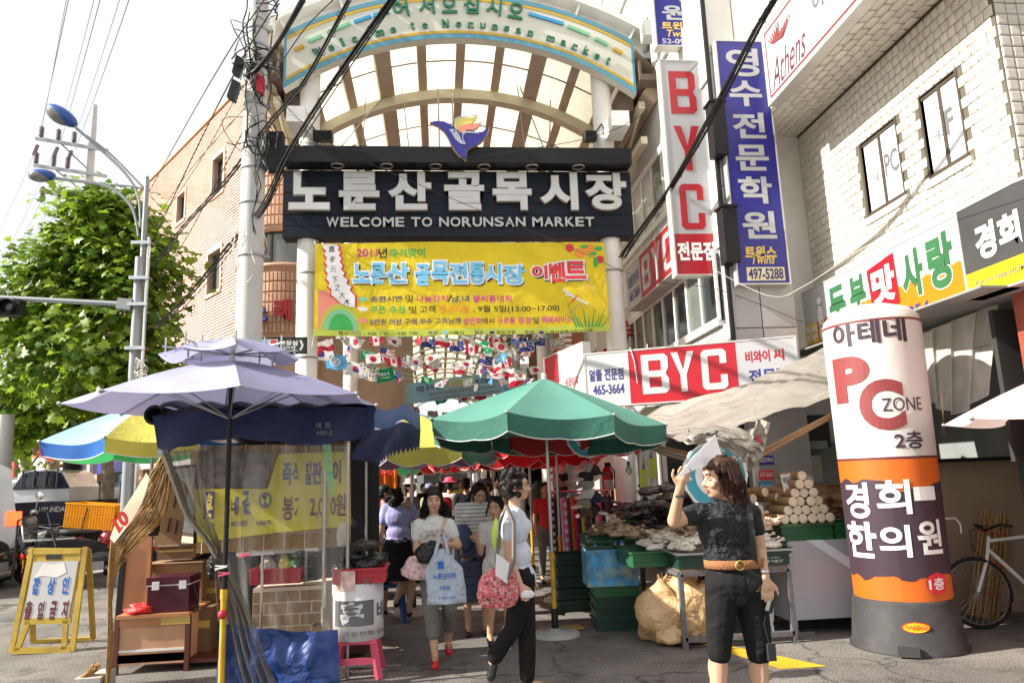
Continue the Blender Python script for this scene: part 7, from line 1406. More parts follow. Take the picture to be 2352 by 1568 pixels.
p=G(1418,1450);sx_=1.80;sy_=7.9
for i in range(4):tcr('green crate in the stack under the blue covered crate, %s'%['at the ground','second from the ground','third from the ground','topmost and palest'][i],sx_,sy_,i*.112,.46,.36,.108,'crate_green' if i<3 else 'crate_green2',-.06)
zc=.46;bc=crate_thing('green crate wrapped in swirling blue and yellow painted cloth on the crate stack',(sx_-.04,sy_,zc),.50,.40,.38,'crate_green',-.06,None,slots=False)
pm=mat('blue_swirl',(.05,.28,.52),.35,var=.5,vs=9,dirt=.9,drgb=(.45,.42,.08),ds=7);m=MB()
m.box(-.262,-.212,-.02,.262,-.203,.345);m.box(-.262,-.203,-.02,-.253,.203,.345);m.box(.253,-.203,-.02,.262,.203,.345);m.build('painted_cover',pm,bc)
for i,(x,y)in enumerate(((-.16,-.1),(.06,-.08),(.14,-.02),(.18,.08))):
 t=thing('water_bottle','clear water bottle with blue cap in the blue covered crate, %s from the left'%ords[i].replace('nearest','first'),'bottle',(sx_-.04+x,sy_+y,zc+.2),'bottles in the blue covered crate');m=MB();m.lathe([(.035,0),(.035,.14),(.015,.18),(.015,.19)],(0,0,0),12);m.build('body',M['bulb_clear'],t);m=MB();m.cyl((0,0,.185),(0,0,.21),.018,n=10);m.build('cap',M['blue_cloth'],t)
for i in range(5):tcr('dark open crate stacked beside the clothes rack, %s from the ground'%ords[i].replace('nearest','first'),1.62,9.15,i*.13,.5,.4,.12,'crate_green',0)
for i,(x,y,Y_,rx,rz_,lab)in enumerate(((1508,1455,7.15,.24,.30,'big tied cream orange sack under the left of the table'),(1600,1470,7.05,.25,.33,'big cream orange sack right behind the table leg'),(1495,1425,7.6,.18,.2,'smaller orange sack lying behind the big left one'),(1660,1480,7.3,.2,.26,'orange sack hidden behind the standing woman'),(1540,1478,6.98,.13,.09,'small slack orange sack end spilling out by the table leg'),(1475,1440,7.35,.12,.1,'small pointed orange sack end at the left of the pile'))):
 p=G(x,y);o=lump(lab,(p.x,Y_,.02),rx,rx*.8,rz_,'orange_bag','plastic_sack','sack','orange sacks under the table',amp=.36,n=26)
 m=MB();
 for k in range(9):a=k*.7;m.tube([(0,0,rz_*1.55),(.05*math.cos(a),.05*math.sin(a),rz_*1.85+.02*(k%3))],.02,5,.006)
 m.build('tied_neck',M['orange_bag'],o)
FX0,FX1,FY=U(1818,1460,Y=7.04).x,4.55,7.04;fz=U(1830,1242,Y=7.04).z
fc=thing('steel_cabinet','pale grey speckled steel cabinet carrying green crates of dough rolls','cabinet',(FX0,FY,0));m=MB();m.box(FX0,FY,.14,FX1,FY+.75,fz);at(m.build('body',M['freezer']),fc)
for x in(FX0+.05,FX1-.5):m=MB();m.box(x,FY+.05,0,x+.05,FY+.1,.14);m.box(x-.05,FY+.03,0,x+.2,FY+.12,.025);at(m.build('foot',M['steel']),fc)
for i,x in enumerate((FX0+.27,FX0+.82)):tcr('bright green crate %s on the grey cabinet'%['at the left end','next to the advertising column'][i],x,FY+.22,fz,.52,.42,.15,'crate_green2')
zr=fz+.155;m=MB();m.box(FX0+.02,FY+.02,zr,FX0+.56,FY+.42,zr+.006);tag(m.build('board',M['card']),'thin cardboard sheet under the dough rolls','board')
roll=thing('dough_roll','cream noodle dough roll in the pyramid on the green crates','dough roll',(0,0,0),'dough rolls in the pyramid');m=MB();m.cyl((0,0,0),(0,.42,0),.046,n=14,cap=False);m.build('paper_tube',M['card'],roll);m=MB();m.lathe([(.046,.0),(.046,.02),(.043,.024),(.02,.018),(0,.02)],(0,0,0),14);o=m.build('dough',M['dough'],roll);o.rotation_euler=(R(90),0,0);o.location=(0,.012,0)
first=True
for j,n in enumerate((6,5,4,3,2,1)):
 for i in range(n):
  o=roll if first else copy_tree(roll);first=False;o.location=(FX0+.08+.093*(i+(6-n)/2-(.6 if 1 else 0))+.04,FY+.03+rj.uniform(-.02,.03),zr+.052+j*.082);row_=['bottom','second','third','fourth','fifth','top'][j]
  o['label']='cream dough roll in the %s row of the pyramid, %s'%(row_,(['first','second','third','fourth','fifth','sixth'][i]+' from the left')if n>1 else 'alone')
for i in range(4):o=copy_tree(roll);o.location=(FX0-.12+i*.13,FY+.3,zr+.25+.06*(i%2));o['label']='dough roll lying behind the pyramid, %s from the left'%ords[i].replace('nearest','first');o.rotation_euler=(0,0,.5)
heap('clear bag of cream dough with orange print by the cabinet',9,FX0-.1,FY+.05,.98,.16,.1,.2,.1,mat('dough_bag',(.68,.50,.36),.3,var=.3,vs=12,coat=.5,wrinkle=.6,ws=16,dirt=.45,drgb=(.85,.25,.03),ds=7),'dough_bag','bag','bags of dough by the cabinet',.3)
for i in range(2):tcr('dark green crate with white print beneath the dough bags, %s'%['lower','upper'][i],FX0-.25,FY+.1,.72+i*.11,.5,.4,.1,'crate_green',txt=True)
heap('clear bag of brown cookies on the back of the cabinet',8,FX0+.75,FY+.5,fz+.16,.2,.14,.25,.1,mat('cookie',(.35,.2,.09),.35,var=.6,vs=22,coat=.5,wrinkle=.7,ws=14),'cookie_bag','bag','bags of cookies')
carton('open brown carton with marker writing behind the cookie bags',1905,1110,1975,1190,7.6,.3)
for x,y,tx,lab in((1815,1115,'매일국수','upright handwritten noodle card behind the dough rolls'),(1850,1130,'손칼국수','slanted handwritten card lying on the dough rolls')):
 p=U(x,y,Y=7.2);t=thing('price_card',lab,'card',p,'cards at the dough rolls');f=Fr((-.07,0,-.06),(1,0,.1 if x<1820 else .6),(0,.3,1)if x<1820 else(-.3,.6,.5));m=MB();f.rect(m,0,0,.15,.18,-.003,0);m.build('card',M['paper'],t);m=MB();write(m,f,tx,.015,.08,.135,.15,.002,0,.02);m.build('lettering',M['print_black'],t)
t=thing('glass_fridge','glass door of a dark upright fridge inside the shop with a calendar page','fridge',U(1880,1100,Y=8.8));a,b=U(1790,1120,Y=8.85),U(1930,1010,Y=8.85);m=MB();m.box(a.x,8.85,.2,b.x,8.95,b.z);at(m.build('body',M['int_panel']),t);m=MB()
for x in(a.x,b.x-.03):m.box(x,8.82,.3,x+.03,8.85,b.z)
m.box(a.x+.03,8.82,b.z-.03,b.x-.03,8.85,b.z);at(m.build('frame',M['alu']),t);c0=U(1815,1110,Y=8.8);c1=U(1885,1045,Y=8.8);m=MB();m.box(c0.x,8.8,c0.z,c1.x,8.805,c1.z);at(m.build('calendar',mat('dim_paper',(.45,.45,.42),.6)),t);m=MB();write(m,Fr((c0.x,8.8,c0.z),(1,0,0)),'9',.03,.2,.07,.26,.002,0,.01);at(m.build('lettering',M['gold_text']),t)
t=thing('interior_cabinet','boxy wall heater hung high in the dim shop','heater',U(1870,990,Y=8.7));m=MB();m.box(-.2,0,-.2,.2,.2,.2);m.build('body',M['dark_int'],t);m=MB();m.box(-.15,-.01,-.22,.15,.0,-.12);m.build('grille',M['int_panel'],t)
for x,y,tx,lab,mt in((1762,1058,'6590','navy sticker reading 6590 on the shop post','sign_blue'),(1762,1092,'437-5666','red and white phone sticker on the shop post','print_red'),(1762,1118,'493-0040','blue phone sticker on the shop post','dash_blue')):
 p=U(x-18,y+10,Y=7.75);t=thing('phone_sticker',lab,'sticker',p,'stickers on the shop wall');m=MB();m.box(0,0,0,.17,.004,.1);m.build('sticker',M[mt],t);m=MB();write(m,Fr((0,0,0),(1,0,0)),tx,.01,.03,.16,.08,.002,0,.02);m.build('lettering',M['paper'],t)
t=thing('stall_post','white steel post holding the plastic canopy beside the round sign','post',(U(1738,1100,Y=7.9).x,7.9,0));m=MB();m.box(-.03,-.03,0,.03,.03,2.0);m.build('post',M['white_metal'],t);m=MB();m.box(.05,.72,0,.7,.76,2.3);m.build('wall_board',M['int_panel'],t)
round_sign('big round teal and white sign directly behind the woman in black',U(1643,1092,Y=7.0),.325)
round_sign('round teal sign half behind the right edge of the green parasol',U(1350,1000,Y=8.6),.26)
round_sign('round teal sign peeking above the lavender parasol beside a pillar',U(797,935,Y=9.5),.2)
for i in range(9):round_sign('small round teal sign in the row over the right hand shops, %s away'%['nearest','second','third','fourth','fifth','sixth','seventh','eighth','furthest'][i],(2.45-.02*i,13+i*2.6,2.62+.1*(i%3)),.34)
cn=thing('plastic_canopy','crumpled silvery plastic sheet canopy over poles above the right hand stall','canopy',(3.2,7.6,2.3))
TA=[U(1470,948,Y=9.0),U(1560,925,Y=8.4),U(1700,885,Y=7.85),U(1850,812,Y=7.8),U(1980,765,Y=7.9),U(2130,735,Y=7.4),U(2280,700,Y=6.6)]
TB=[U(1500,990,Y=7.6),U(1560,1010,Y=6.95),U(1640,1000,Y=6.75),U(1735,965,Y=6.7),U(1850,935,Y=6.75),U(2000,880,Y=6.9),U(2130,830,Y=6.9),U(2275,790,Y=6.2)]
def cn_s(u,v):
 p=cat_(TA,u).lerp(cat_(TB,u),v);q=Vector((u*7,v*2.2,0));n1=noise.noise(q*1.3);n2=abs(noise.noise(Vector((u*14+v*4,v*3.0,3))));n3=noise.noise(Vector((v*9+u*3+.6*n1,u*1.3,0)));return p+Vector((0,0,.03*n1+.035*n2+.05*n3-.06*math.sin(math.pi*v)))
m=MB();m.grid(cn_s,110,40);at(m.build('sheet',M['pvc_silver']),cn)
RA_=[U(1575,985,Y=6.75),U(1640,978,Y=6.7),U(1700,985,Y=6.7),U(1742,1000,Y=6.7)];RB_=[U(1570,1015,Y=6.7),U(1640,1020,Y=6.6),U(1700,1050,Y=6.6),U(1738,1070,Y=6.65)]
m=MB();m.grid(lambda u,v:cat_(RA_,u).lerp(cat_(RB_,u),v)+Vector((0,-.12*math.sin(math.pi*v),0))+Vector((.03,.05,.04))*noise.noise(Vector((u*5,v*9,1)))+Vector((0,.03,.03))*noise.noise(Vector((u*7,v*22,5))),60,24);at(m.build('gathered_roll',M['pvc_silver']),cn)
HA=[U(1725,985,Y=6.66),U(1745,960,Y=6.66),U(1765,975,Y=6.68)];HB_=[U(1700,1060,Y=6.6),U(1722,1082,Y=6.6),U(1748,1050,Y=6.66)]
m=MB();m.grid(lambda u,v:cat_(HA,u).lerp(cat_(HB_,u),v)+Vector((0,-.06,0))*math.sin(u*9)+Vector((.03,.04,.02))*noise.noise(Vector((u*6,v*9,9))),24,20);at(m.build('hanging_knot',M['pvc_silver']),cn)
for i in range(5):m=MB();m.bar(U(1480+i*8,1018+i*5,Y=7.9),U(1660+i*4,1060+i*6,Y=6.9),.035,.03);at(m.build('pole',M['alu' if i%2 else 'card']),cn)
for dz in(0,.05):m=MB();m.tube([U(1740,1050-dz*200,Y=6.85),U(1850,990-dz*160,Y=6.9),U(1990,915-dz*100,Y=7.0)],.018,6);at(m.build('pole',M['card']),cn)
m=MB();m.obox(U(1742,1012,Y=6.6),(.015,0,.02),(0,.01,0),(-.01,0,.04));at(m.build('red_peg',M['red_plastic']),cn)
t=thing('clear_sheet','loose clear plastic sheet hanging behind the advertising column','sheet',U(2200,850,Y=6.9));SA=[U(2110,770,Y=6.9),U(2180,740,Y=6.6),U(2284,700,Y=6.2)];SB2=[U(2140,925,Y=6.9),U(2200,950,Y=6.6),U(2276,895,Y=6.25)]
m=MB();m.grid(lambda u,v:cat_(SA,u).lerp(cat_(SB2,u),v)+Vector((0,.06*math.sin(u*24+v*3),0)),50,14);at(m.build('sheet',M['film_grey']),t)
m=MB();m.tube([U(2160,830,Y=7.0),U(2168,1000,Y=7.0)],.01,5);at(m.build('pole',M['card']),t)
for x,y,lab in((1418,1072,'clear light bulb hanging by the right gate pillar'),(1655,1052,'clear light bulb hanging under the canopy poles')):
 p=U(x*.9985 if x>1500 else 1432+12,y,Y=8.2 if x>1500 else 8.0);t=thing('light_bulb',lab,'light bulb',p,'bare light bulbs');m=MB();m.lathe([(0,-.09),(.035,-.07),(.042,-.04),(.03,-.01),(.015,.02)],(0,0,0),12);m.build('glass',M['bulb_clear'],t);m=MB();m.cyl((0,0,.015),(0,0,.06),.016,n=8);m.tube([(0,0,.06),(0,0,.3)],.004,4);m.build('socket',M['black_metal'],t)
p=U(1396,1105,Y=10.2);t=thing('fire_extinguisher','red fire extinguisher hanging beside the right gate pillar','extinguisher',p);m=MB();m.lathe([(0,-.27),(.07,-.27),(.08,-.25),(.08,.12),(.05,.19),(.02,.21)],(0,0,0),16);m.build('cylinder',M['sign_red'],t);m=MB();m.box(-.03,-.02,.2,.05,.02,.26);m.tube([(.03,0,.23),(.1,0,.15),(.09,0,-.1)],.01,5);m.build('valve',M['black_metal'],t);m=MB();m.grid(lambda u,v:(.082*math.sin(-.9+1.8*u),-.082*math.cos(-.9+1.8*u),-.12+v*.14),8,1);m.build('instruction_label',M['paper'],t)
for i,(x,y)in enumerate(((1478,1095),(1500,1070))):t=thing('paper_note','yellow green note taped on the shop glass, %s of two'%['left','right'][i],'note',U(x,y,Y=9.3));m=MB();m.box(-.05,0,-.15,.05,.004,.1);m.build('note',M['lime'],t)
sg2=thing('shop_glazing','dark shop glass door behind the seaweed packets','shop front',(2.95,9.45,0));m=MB();m.box(2.9,9.5,0,3.6,9.55,2.25);at(m.build('glass',M['glass_dark']),sg2);m=MB();[m.box(x,9.45,0,x+.05,9.5,2.25)for x in(2.9,3.55)];m.box(2.95,9.45,2.2,3.55,9.5,2.25);at(m.build('frame',M['frame_white']),sg2)
for i,(x,y,mt,nm,dx)in enumerate(((1347,1070,'cap_grey','grey cap with pale peak',-1),(1362,1078,'cap_black','black cap',1),(1345,1090,'cap_black','black and white cap',-1),(1345,1107,'cap_grey','grey cap with stripes',-1),(1350,1130,'cap_white','white cap',-1),(1365,1140,'cap_navy','navy cap with gold trim',1),(1342,1152,'cap_khaki','khaki cap',-1),(1352,1172,'cap_brown','brown and pink cap',-1),(1362,1168,'cap_black','small dark cap',1),(1285,1075,'cap_white','white sun hat',-1),(1290,1090,'cap_black','black sun hat',-1),(1284,1105,'cap_grey','grey sun hat',1),(1290,1120,'cap_black','dark bucket hat',-1),(1285,1135,'cap_navy','navy bucket hat',-1),(1288,1150,'cap_white','pale bucket hat',1))):
 far=x<1300;t=thing('cap',nm+', %s on the %s cap tower'%(['topmost','upper','upper','middle','middle','middle','lower','lowest','lower','topmost','upper','middle','middle','lower','lowest'][i],'far' if far else 'near'),'cap',U(x,y+8,Y=8.9 if not far else 10.5),'caps on the cap towers')
 m=MB();m.lathe([(.095,0),(.095,.03),(.08,.075),(.04,.105),(0,.11)],(0,0,0),14,sy=1.1);m.build('crown',M[mt],t);m=MB();m.ball((dx*.1,-.07,.0),.08,.07,.012,12,4,Matrix.Rotation(dx*.35,3,'Y'));m.build('peak',M[mt if i%2 else 'cap_white'],t);t.rotation_euler=(R(18),R(-8*dx),0)
t=thing('cap_stand','black wire stand holding the near tower of caps','stand',(U(1360,1200,Y=9.0).x,9.0,0));m=MB();m.cyl((0,0,0),(0,0,1.85),.014,n=8)
for k in range(9):m.tube([(0,0,.95+k*.1),(-.1,-.05,.98+k*.1),(-.1,-.08,1.02+k*.1)],.005,4)
m.build('stand',M['black_metal'],t)
r0_,r1_=U(1262,1130,Y=10.2),U(1402,1125,Y=9.7);rk=thing('clothes_rack','chrome rail rack hung with trousers at the right of the alley','rack',(r0_.x,r0_.y,0));m=MB();m.tube([r0_,r1_],.016,6);at(m.build('rail',M['chrome']),rk)
for p in(r0_,r1_):m=MB();m.tube([(p.x,p.y,0),p],.014,6);at(m.build('upright',M['chrome']),rk)
cols_=[('cl_navy','black and white striped'),('cap_black','black'),('cap_black','plain black'),('lilac_fab','lilac'),('pink_plastic','pink checked'),('cl_navy','navy'),('orange_fab','orange edged'),('magenta_fab','magenta'),('cap_black','charcoal'),('bag_lime','lime'),('cap_brown','brown'),('cl_navy','dark blue'),('cap_black','deep black'),('lilac_fab','pale purple'),('pink_plastic','rose'),('cap_black','matt black'),('cap_brown','maroon brown'),('cap_black','last black')]
strip_m=mat('bw_stripe',(.5,.5,.5),.8)
for i,(mt,nm)in enumerate(cols_):
 p=r0_.lerp(r1_,(i+.5)/len(cols_));t=thing('trousers','%s trousers hung on the rack, place %s from the left end'%(nm,['first','second','third','fourth','fifth','sixth','seventh','eighth','ninth','tenth','eleventh','twelfth','thirteenth','fourteenth','fifteenth','sixteenth','seventeenth','last'][i]),'trousers',p,'trousers on the clothes rack');L0=rj.uniform(.75,.95)
 m=MB()
 m.grid(lambda u,v:(.045*math.cos(u*6.28),-.02+.16*math.sin(u*6.28)*(.55+.3*v),-.08-L0*v),10,16,mi=(lambda u,v:int(v*16)%2)if 'striped' in nm or 'checked' in nm else None);m.build('cloth',[M[mt],M['paper']],t);m=MB();m.tube([(0,-.1,-.08),(0,0,-.02),(0,.1,-.08)],.006,4);m.tube([(0,0,-.02),(0,0,.03),(0,.02,.02)],.004,4);m.build('hanger',M['chrome'],t)
by=thing('bicycle','white framed bicycle leaning at the right edge by the board wall','bicycle',(5.1,6.85,0));by.rotation_euler=(R(-4),0,R(-7))
wheel(by,(0,0,.33),.33,.035,(0,1,0),28,'steel');wheel(by,(1.02,0,.33),.33,.035,(0,1,0),28,'steel')
for nm,pts,r,mt in(('fork',[(0,0,.33),(.14,0,.62),(.2,0,.84)],.016,'white_metal'),('top_tube',[(.2,0,.8),(.7,0,.84)],.017,'white_metal'),('down_tube',[(.17,0,.72),(.55,0,.3)],.02,'white_metal'),('seat_tube',[(.55,0,.3),(.69,0,.9)],.017,'white_metal'),('chain_stay',[(.55,0,.3),(1.02,0,.33),(.69,0,.8)],.011,'white_metal'),('handlebar',[(.3,-.24,.93),(.2,-.2,.95),(.17,0,.9),(.2,.2,.95),(.3,.24,.93)],.013,'black_metal'),('brake_cable',[(.17,-.1,.95),(.0,-.05,.9),(.02,0,.75),(.12,0,.6)],.004,'rubber')):m=MB();m.tube([Vector(p)for p in pts],r,8);m.build(nm,M[mt],by)
m=MB();m.ball((.69,0,.93),.13,.06,.03);m.build('saddle',M['rubber'],by);m=MB();m.tube([(.55+.09*math.cos(a),-.03,.3+.09*math.sin(a))for a in np.linspace(0,6.3,20)],.008,5);m.tube([(.55,-.05,.3),(.48,-.06,.16)],.01,5);m.build('chainset',M['steel'],by)
t=thing('bamboo_mat','rolled bamboo mat leaning behind the bicycle wheel','mat',U(2255,1400,Y=7.3));t.location.z=0;t.rotation_euler=(0,R(17),0)
for k in range(26):a=k*.24;m=MB();m.cyl((.15*math.cos(a)*(.6+.4*(k%2)),.06*math.sin(a),0),(.15*math.cos(a)*(.6+.4*(k%2)),.06*math.sin(a),1.05+.04*math.sin(k)),.011,n=5);m.build('cane',M['straw'],t)
m=MB()
for z in(.25,.55,.85):m.lathe([(.165,z),(.168,z+.01)],(0,0,0),14,sy=.55)
m.build('binding',M['print_red'],t)['kind']='stuff'
t=thing('grab_rail','bent white metal handle sticking out right of the column','rail',U(2180,1190,Y=6.6));m=MB();m.tube([(-.05,0,0),(.06,0,.0),(.1,0,-.05),(.1,0,-.14)],.008,6);m.build('rail',M['white_metal'],t)
p=G(1290,1445);t=thing('cardboard_scrap','flattened orange brown cardboard lying by the green parasol base','cardboard',(p.x,p.y,.012),None,.2);m=MB();m.box(-.22,-.1,-.006,.22,.1,.006);m.build('sheet',M['tape'],t)
for i in range(9):x,y=rj.uniform(-.5,3.5),rj.uniform(5.6,9);m=MB();m.box(-.02,-.008,0,.02,.008,.004);o=m.build('litter',M['paper' if i%2 else 'straw'],None,(x,y,.003));o.rotation_euler=(0,0,x*9);o['kind']='stuff'
# = people
W2S=bpy.data.scenes.new('workbench');VL2=W2S.view_layers[0]
def blob(m,vox,name,mt,parent,it=3,amp=0.,ns=7.,st=(1,1,.5)):
 """melt overlapping closed shapes into one continuous skin"""
 me=m.mesh('raw',mt);o=bpy.data.objects.new('raw',me);W2S.collection.objects.link(o)
 r=o.modifiers.new('r','REMESH');r.mode='VOXEL';r.voxel_size=vox;r.use_smooth_shade=True;s=o.modifiers.new('s','SMOOTH');s.iterations=it;s.factor=.5
 VL2.update();e=bpy.data.meshes.new_from_object(o.evaluated_get(VL2.depsgraph));bpy.data.objects.remove(o);bpy.data.meshes.remove(me)
 if amp:
  e.calc_loop_triangles()if 0 else None;n=len(e.vertices);co=np.empty(n*3);e.vertices.foreach_get('co',co);nn=np.empty(n*3);e.vertices.foreach_get('normal',nn);co=co.reshape(-1,3);nn=nn.reshape(-1,3)
  d=np.array([noise.noise((p[0]*ns*st[0],p[1]*ns*st[1],p[2]*ns*st[2]))+.5*noise.noise((p[0]*ns*2.3,p[1]*ns*2.3+7,p[2]*ns*1.5))for p in co]);co+=nn*(d*amp)[:,None];e.vertices.foreach_set('co',co.reshape(-1))
 e.materials.clear();e.materials.append(mt);e.name=name;return link(name,e,parent)
def cap(m,p,q,r0,r1,n=12):
 p=Vector(p);q=Vector(q);m.cyl(p,q,r0,r1,n);m.ball(p,r0,n=n,m=8);m.ball(q,r1,n=n,m=8)
def el(m,c,x,y,z,rot=None):m.ball(c,x,y,z,16,10,rot)
HD={'head':(0,-.01,1.47),'neck':(0,.01,1.32),'chest':(0,0,1.17),'waist':(0,0,.99),'pelvis':(0,.01,.87)}
def person(label,root,Jp,top,bottom,hair,tw=0.,hy=0.,hp=0.,vox=.012,near=False,skin='skin',sleeve=.55,hem=.55,shoes='shoe_black',hcol='hair',hairst='short',group=None,b=1.0,skirt=None,female=True,fingers=None):
 t=thing('person',label,'person',root,group);J={k:Vector(v)for k,v in HD.items()}
 J.update({'shL':(.155,0,1.27),'elL':(.19,.02,1.0),'wrL':(.19,-.04,.79),'shR':(-.155,0,1.27),'elR':(-.19,.02,1.0),'wrR':(-.19,-.04,.79),'hiL':(.08,0,.84),'knL':(.09,-.01,.46),'anL':(.09,.03,.08),'hiR':(-.08,0,.84),'knR':(-.09,-.01,.46),'anR':(-.09,.03,.08)});J.update(Jp);J={k:Vector(v)for k,v in J.items()}
 RT=Matrix.Rotation(tw,3,'Z');RH=Matrix.Rotation(hy,3,'Z')@Matrix.Rotation(hp,3,'X');hc=J['head'];H=lambda x,y,z:hc+RH@Vector((x,y,z))
 m=MB();T_=lambda m,e:(el(m,J['chest'],.142*b+e,.098*b+e,.15+e,RT),el(m,J['waist'],.122*b+e,.092*b+e,.12+e,RT),el(m,J['pelvis'],.155*b+e,.112*b+e,.115+e,RT),cap(m,J['shL'],J['shR'],.05+e,.05+e),[el(m,J['chest']+RT@Vector((s*.06,-.055,.005)),.06+e,.045+e,.06+e)for s in(-1,1)]if female else None)
 T_(m,-.008);cap(m,J['neck']+Vector((0,.01,-.05)),hc+RH@Vector((0,.02,-.06)),.046,.043)
 el(m,H(0,.008,.02),.072,.09,.092,RH);el(m,H(0,-.02,-.035),.054,.062,.068,RH);el(m,H(0,-.055,-.075),.026,.022,.02,RH)
 cap(m,H(0,-.078,.012),H(0,-.096,-.022),.008,.013,8)
 for s in(-1,1):el(m,H(s*.072,.012,-.012),.01,.018,.028,RH);el(m,H(s*.035,-.062,-.022),.025,.018,.022,RH);el(m,H(s*.018,-.083,-.026),.008,.008,.007,RH)
 el(m,H(0,-.08,-.05),.02,.01,.006,RH);el(m,H(0,-.077,-.06),.017,.01,.006,RH);cap(m,H(-.03,-.075,.032),H(.03,-.075,.032),.012,.012,8)
 for s in 'LR':
  sg_=1 if s=='L' else-1
  sh_,e_,w_,h_,k_,a_=(J[x+s]for x in('sh','el','wr','hi','kn','an'));cap(m,sh_,e_,.044*b,.035*b);cap(m,e_,w_,.035*b,.023)
  d=(w_-e_).normalized();fd=Vector(fingers[s])if fingers and s in fingers else d;fd.normalize();sd2=fd.cross(Vector((0,1,0)));sd2=(sd2 if sd2.length>.2 else fd.cross(Vector((0,0,1)))).normalized();up3=sd2.cross(fd)
  pm_=w_+fd*.045;cap(m,w_,pm_,.022,.026,10);cap(m,pm_-sd2*.02,pm_+sd2*.02,.017,.017,8)
  if vox<.02:
   for i,L0 in enumerate((.062,.072,.068,.052)):
    bs=pm_+sd2*(.027-i*.018)+fd*.01;k1=bs+fd*L0*.55;k2=k1+(fd*.7+up3*.6*sg_).normalized()*L0*.45;cap(m,bs,k1,.0088,.0082,6);cap(m,k1,k2,.0082,.007,6)
   b0=w_+fd*.02+sd2*.024;cap(m,b0,b0+(fd+sd2*.9).normalized()*.045,.011,.0085,6);cap(m,b0+(fd+sd2*.9).normalized()*.045,b0+(fd+sd2*.5).normalized()*.07,.0085,.0075,6)
  cap(m,h_,k_,.076*b,.052*b);cap(m,k_,a_,.05*b,.032);el(m,k_.lerp(a_,.3)+Vector((0,.015,0)),.048*b,.05*b,.09)
  ft=(J.get('to'+s)or a_+RT@Vector((0,-.16,-.055)));cap(m,a_+Vector((0,.02,-.03)),ft,.032,.024)
  q=MB();cap(q,a_+Vector((0,.02,-.045)),ft+Vector((0,0,-.008)),.038,.034);o=blob(q,.014,'shoe',M[shoes]if shoes in M else M['cl_black'],t,2)
 blob(m,vox,'body',M[skin],t,2)
 if vox<.02:
  for s in(-1,1):
   q=MB();q.ball(H(s*.03,-.0775,.006),.0125,.006,.0055,8,5,RH);ew=q.build('eye',M['eye_w'],t);q=MB();q.ball(H(s*.03,-.0825,.006),.006,.003,.0055,8,5,RH);q.tube([H(s*(.03+dx),-.083+abs(dx)*.3,.0115-dx*dx*12)for dx in(-.015,-.007,0,.007,.015)],.0018,4);o=q.build('iris',M['hair'],ew)
   q=MB();q.tube([H(s*.012,-.088,.028),H(s*.03,-.087,.034),H(s*.05,-.075,.028)],.003,4);q.build('eyebrow',M['hair'],t)
  q=MB();q.ball(H(0,-.0865,-.0475),.022,.006,.005,10,5,RH);q.ball(H(0,-.084,-.0575),.018,.006,.006,10,5,RH);q.build('lips',M['lip'],t)
 if top:
  q=MB();T_(q,.008)
  for s in 'LR':sh_,e_=J['sh'+s],J['el'+s];cap(q,sh_,sh_.lerp(e_,sleeve),.058*b,.052*b)
  blob(q,vox*1.1,'top',top if not isinstance(top,str)else M[top],t,3,.007 if vox<.02 else 0,9)
 q=MB();el(q,J['pelvis'],.165*b,.12*b,.12,RT)
 if skirt:
  c=J['pelvis'];n=7
  for i in range(n):s=i/(n-1);z=c.z-.02-s*(c.z-skirt);q.cyl((c.x,c.y,z+.06),(c.x*.9,c.y,z),.15*b+.035*s,.16*b+.045*s,20)
  blob(q,vox*1.1,'skirt',M[bottom],t,2,.014,14,(1,1,.15))
 else:
  for s in 'LR':
   h_,k_,a_=J['hi'+s],J['kn'+s],J['an'+s]
   if hem>1:cap(q,h_,k_,.09*b,.066*b);cap(q,k_,k_.lerp(a_,hem-1),.066*b,.056*b+.004)
   else:cap(q,h_,h_.lerp(k_,hem),.092*b,.085*b)
  blob(q,vox*1.1,'trousers',M[bottom],t,3,.006 if vox<.02 else 0,8)
 q=MB();rh=random.Random(len(label));el(q,H(0,.022,.035),.084,.096,.09,RH);el(q,H(0,.05,-.02),.078,.07,.075,RH)
 if hairst in('bob','long'):
  for s in(-1,1):el(q,H(s*.062,.015,-.03),.024,.055,.075,RH)
  el(q,H(0,.05,-.06),.08,.055,.07,RH)
  cap(q,H(-.045,-.062,.06),H(.03,-.064,.064),.015,.015)
 if hairst in('curly',):
  for k in range(46 if near else 20):
   a,z=rh.uniform(0,6.28),rh.uniform(-.07,.12);r=.085*math.sqrt(max(.1,1-(z/.14)**2));p=(r*math.sin(a),.022+r*1.1*math.cos(a),z+.01)
   if not(p[1]<-.045 and z<.05):q.ball(H(*p),.026,n=8,m=5)
 ho=blob(q,max(.007,vox*.8),'hair',M[hcol],t,3,.003 if vox<.02 else 0,30)
 if vox<.02:
  q=MB();N_={'long':260,'bob':190,'short':90,'curly':150}[hairst]*(1 if near else .5)
  for k in range(int(N_)):
   a=rh.uniform(-2.35,2.35)+math.pi/2;ca,sa=math.cos(a),math.sin(a);L0={'long':rh.uniform(.24,.36),'bob':rh.uniform(.10,.15),'short':.07,'curly':.04}[hairst]*(1 if sa>-.5 else .55)
   P_=[H(.03*ca,.02+.02*sa,.125),H(.075*ca,.022+.085*sa,.075),H(.092*ca,.024+.1*sa,.0)];wv=.02 if hairst=='long' else .006;wind=rh.uniform(0,.09)if hairst=='long' and ca>0 else 0
   for i in range(1,5):P_.append(H((.094+rh.uniform(0,.012))*ca+wv*math.sin(k+i)+wind*i*.35,.024+.1*sa+wv*math.cos(k*2+i),-L0*i/4))
   if hairst=='curly':c0=P_[rh.randint(1,2)];P_=[c0+Vector((.02*math.cos(i*1.3+k),.02*math.sin(i*1.3+k),.02*math.sin(i*.9+k*2)))for i in range(6)]
   q.tube(P_,.0035 if hairst!='long' else .0042,3,.0012)
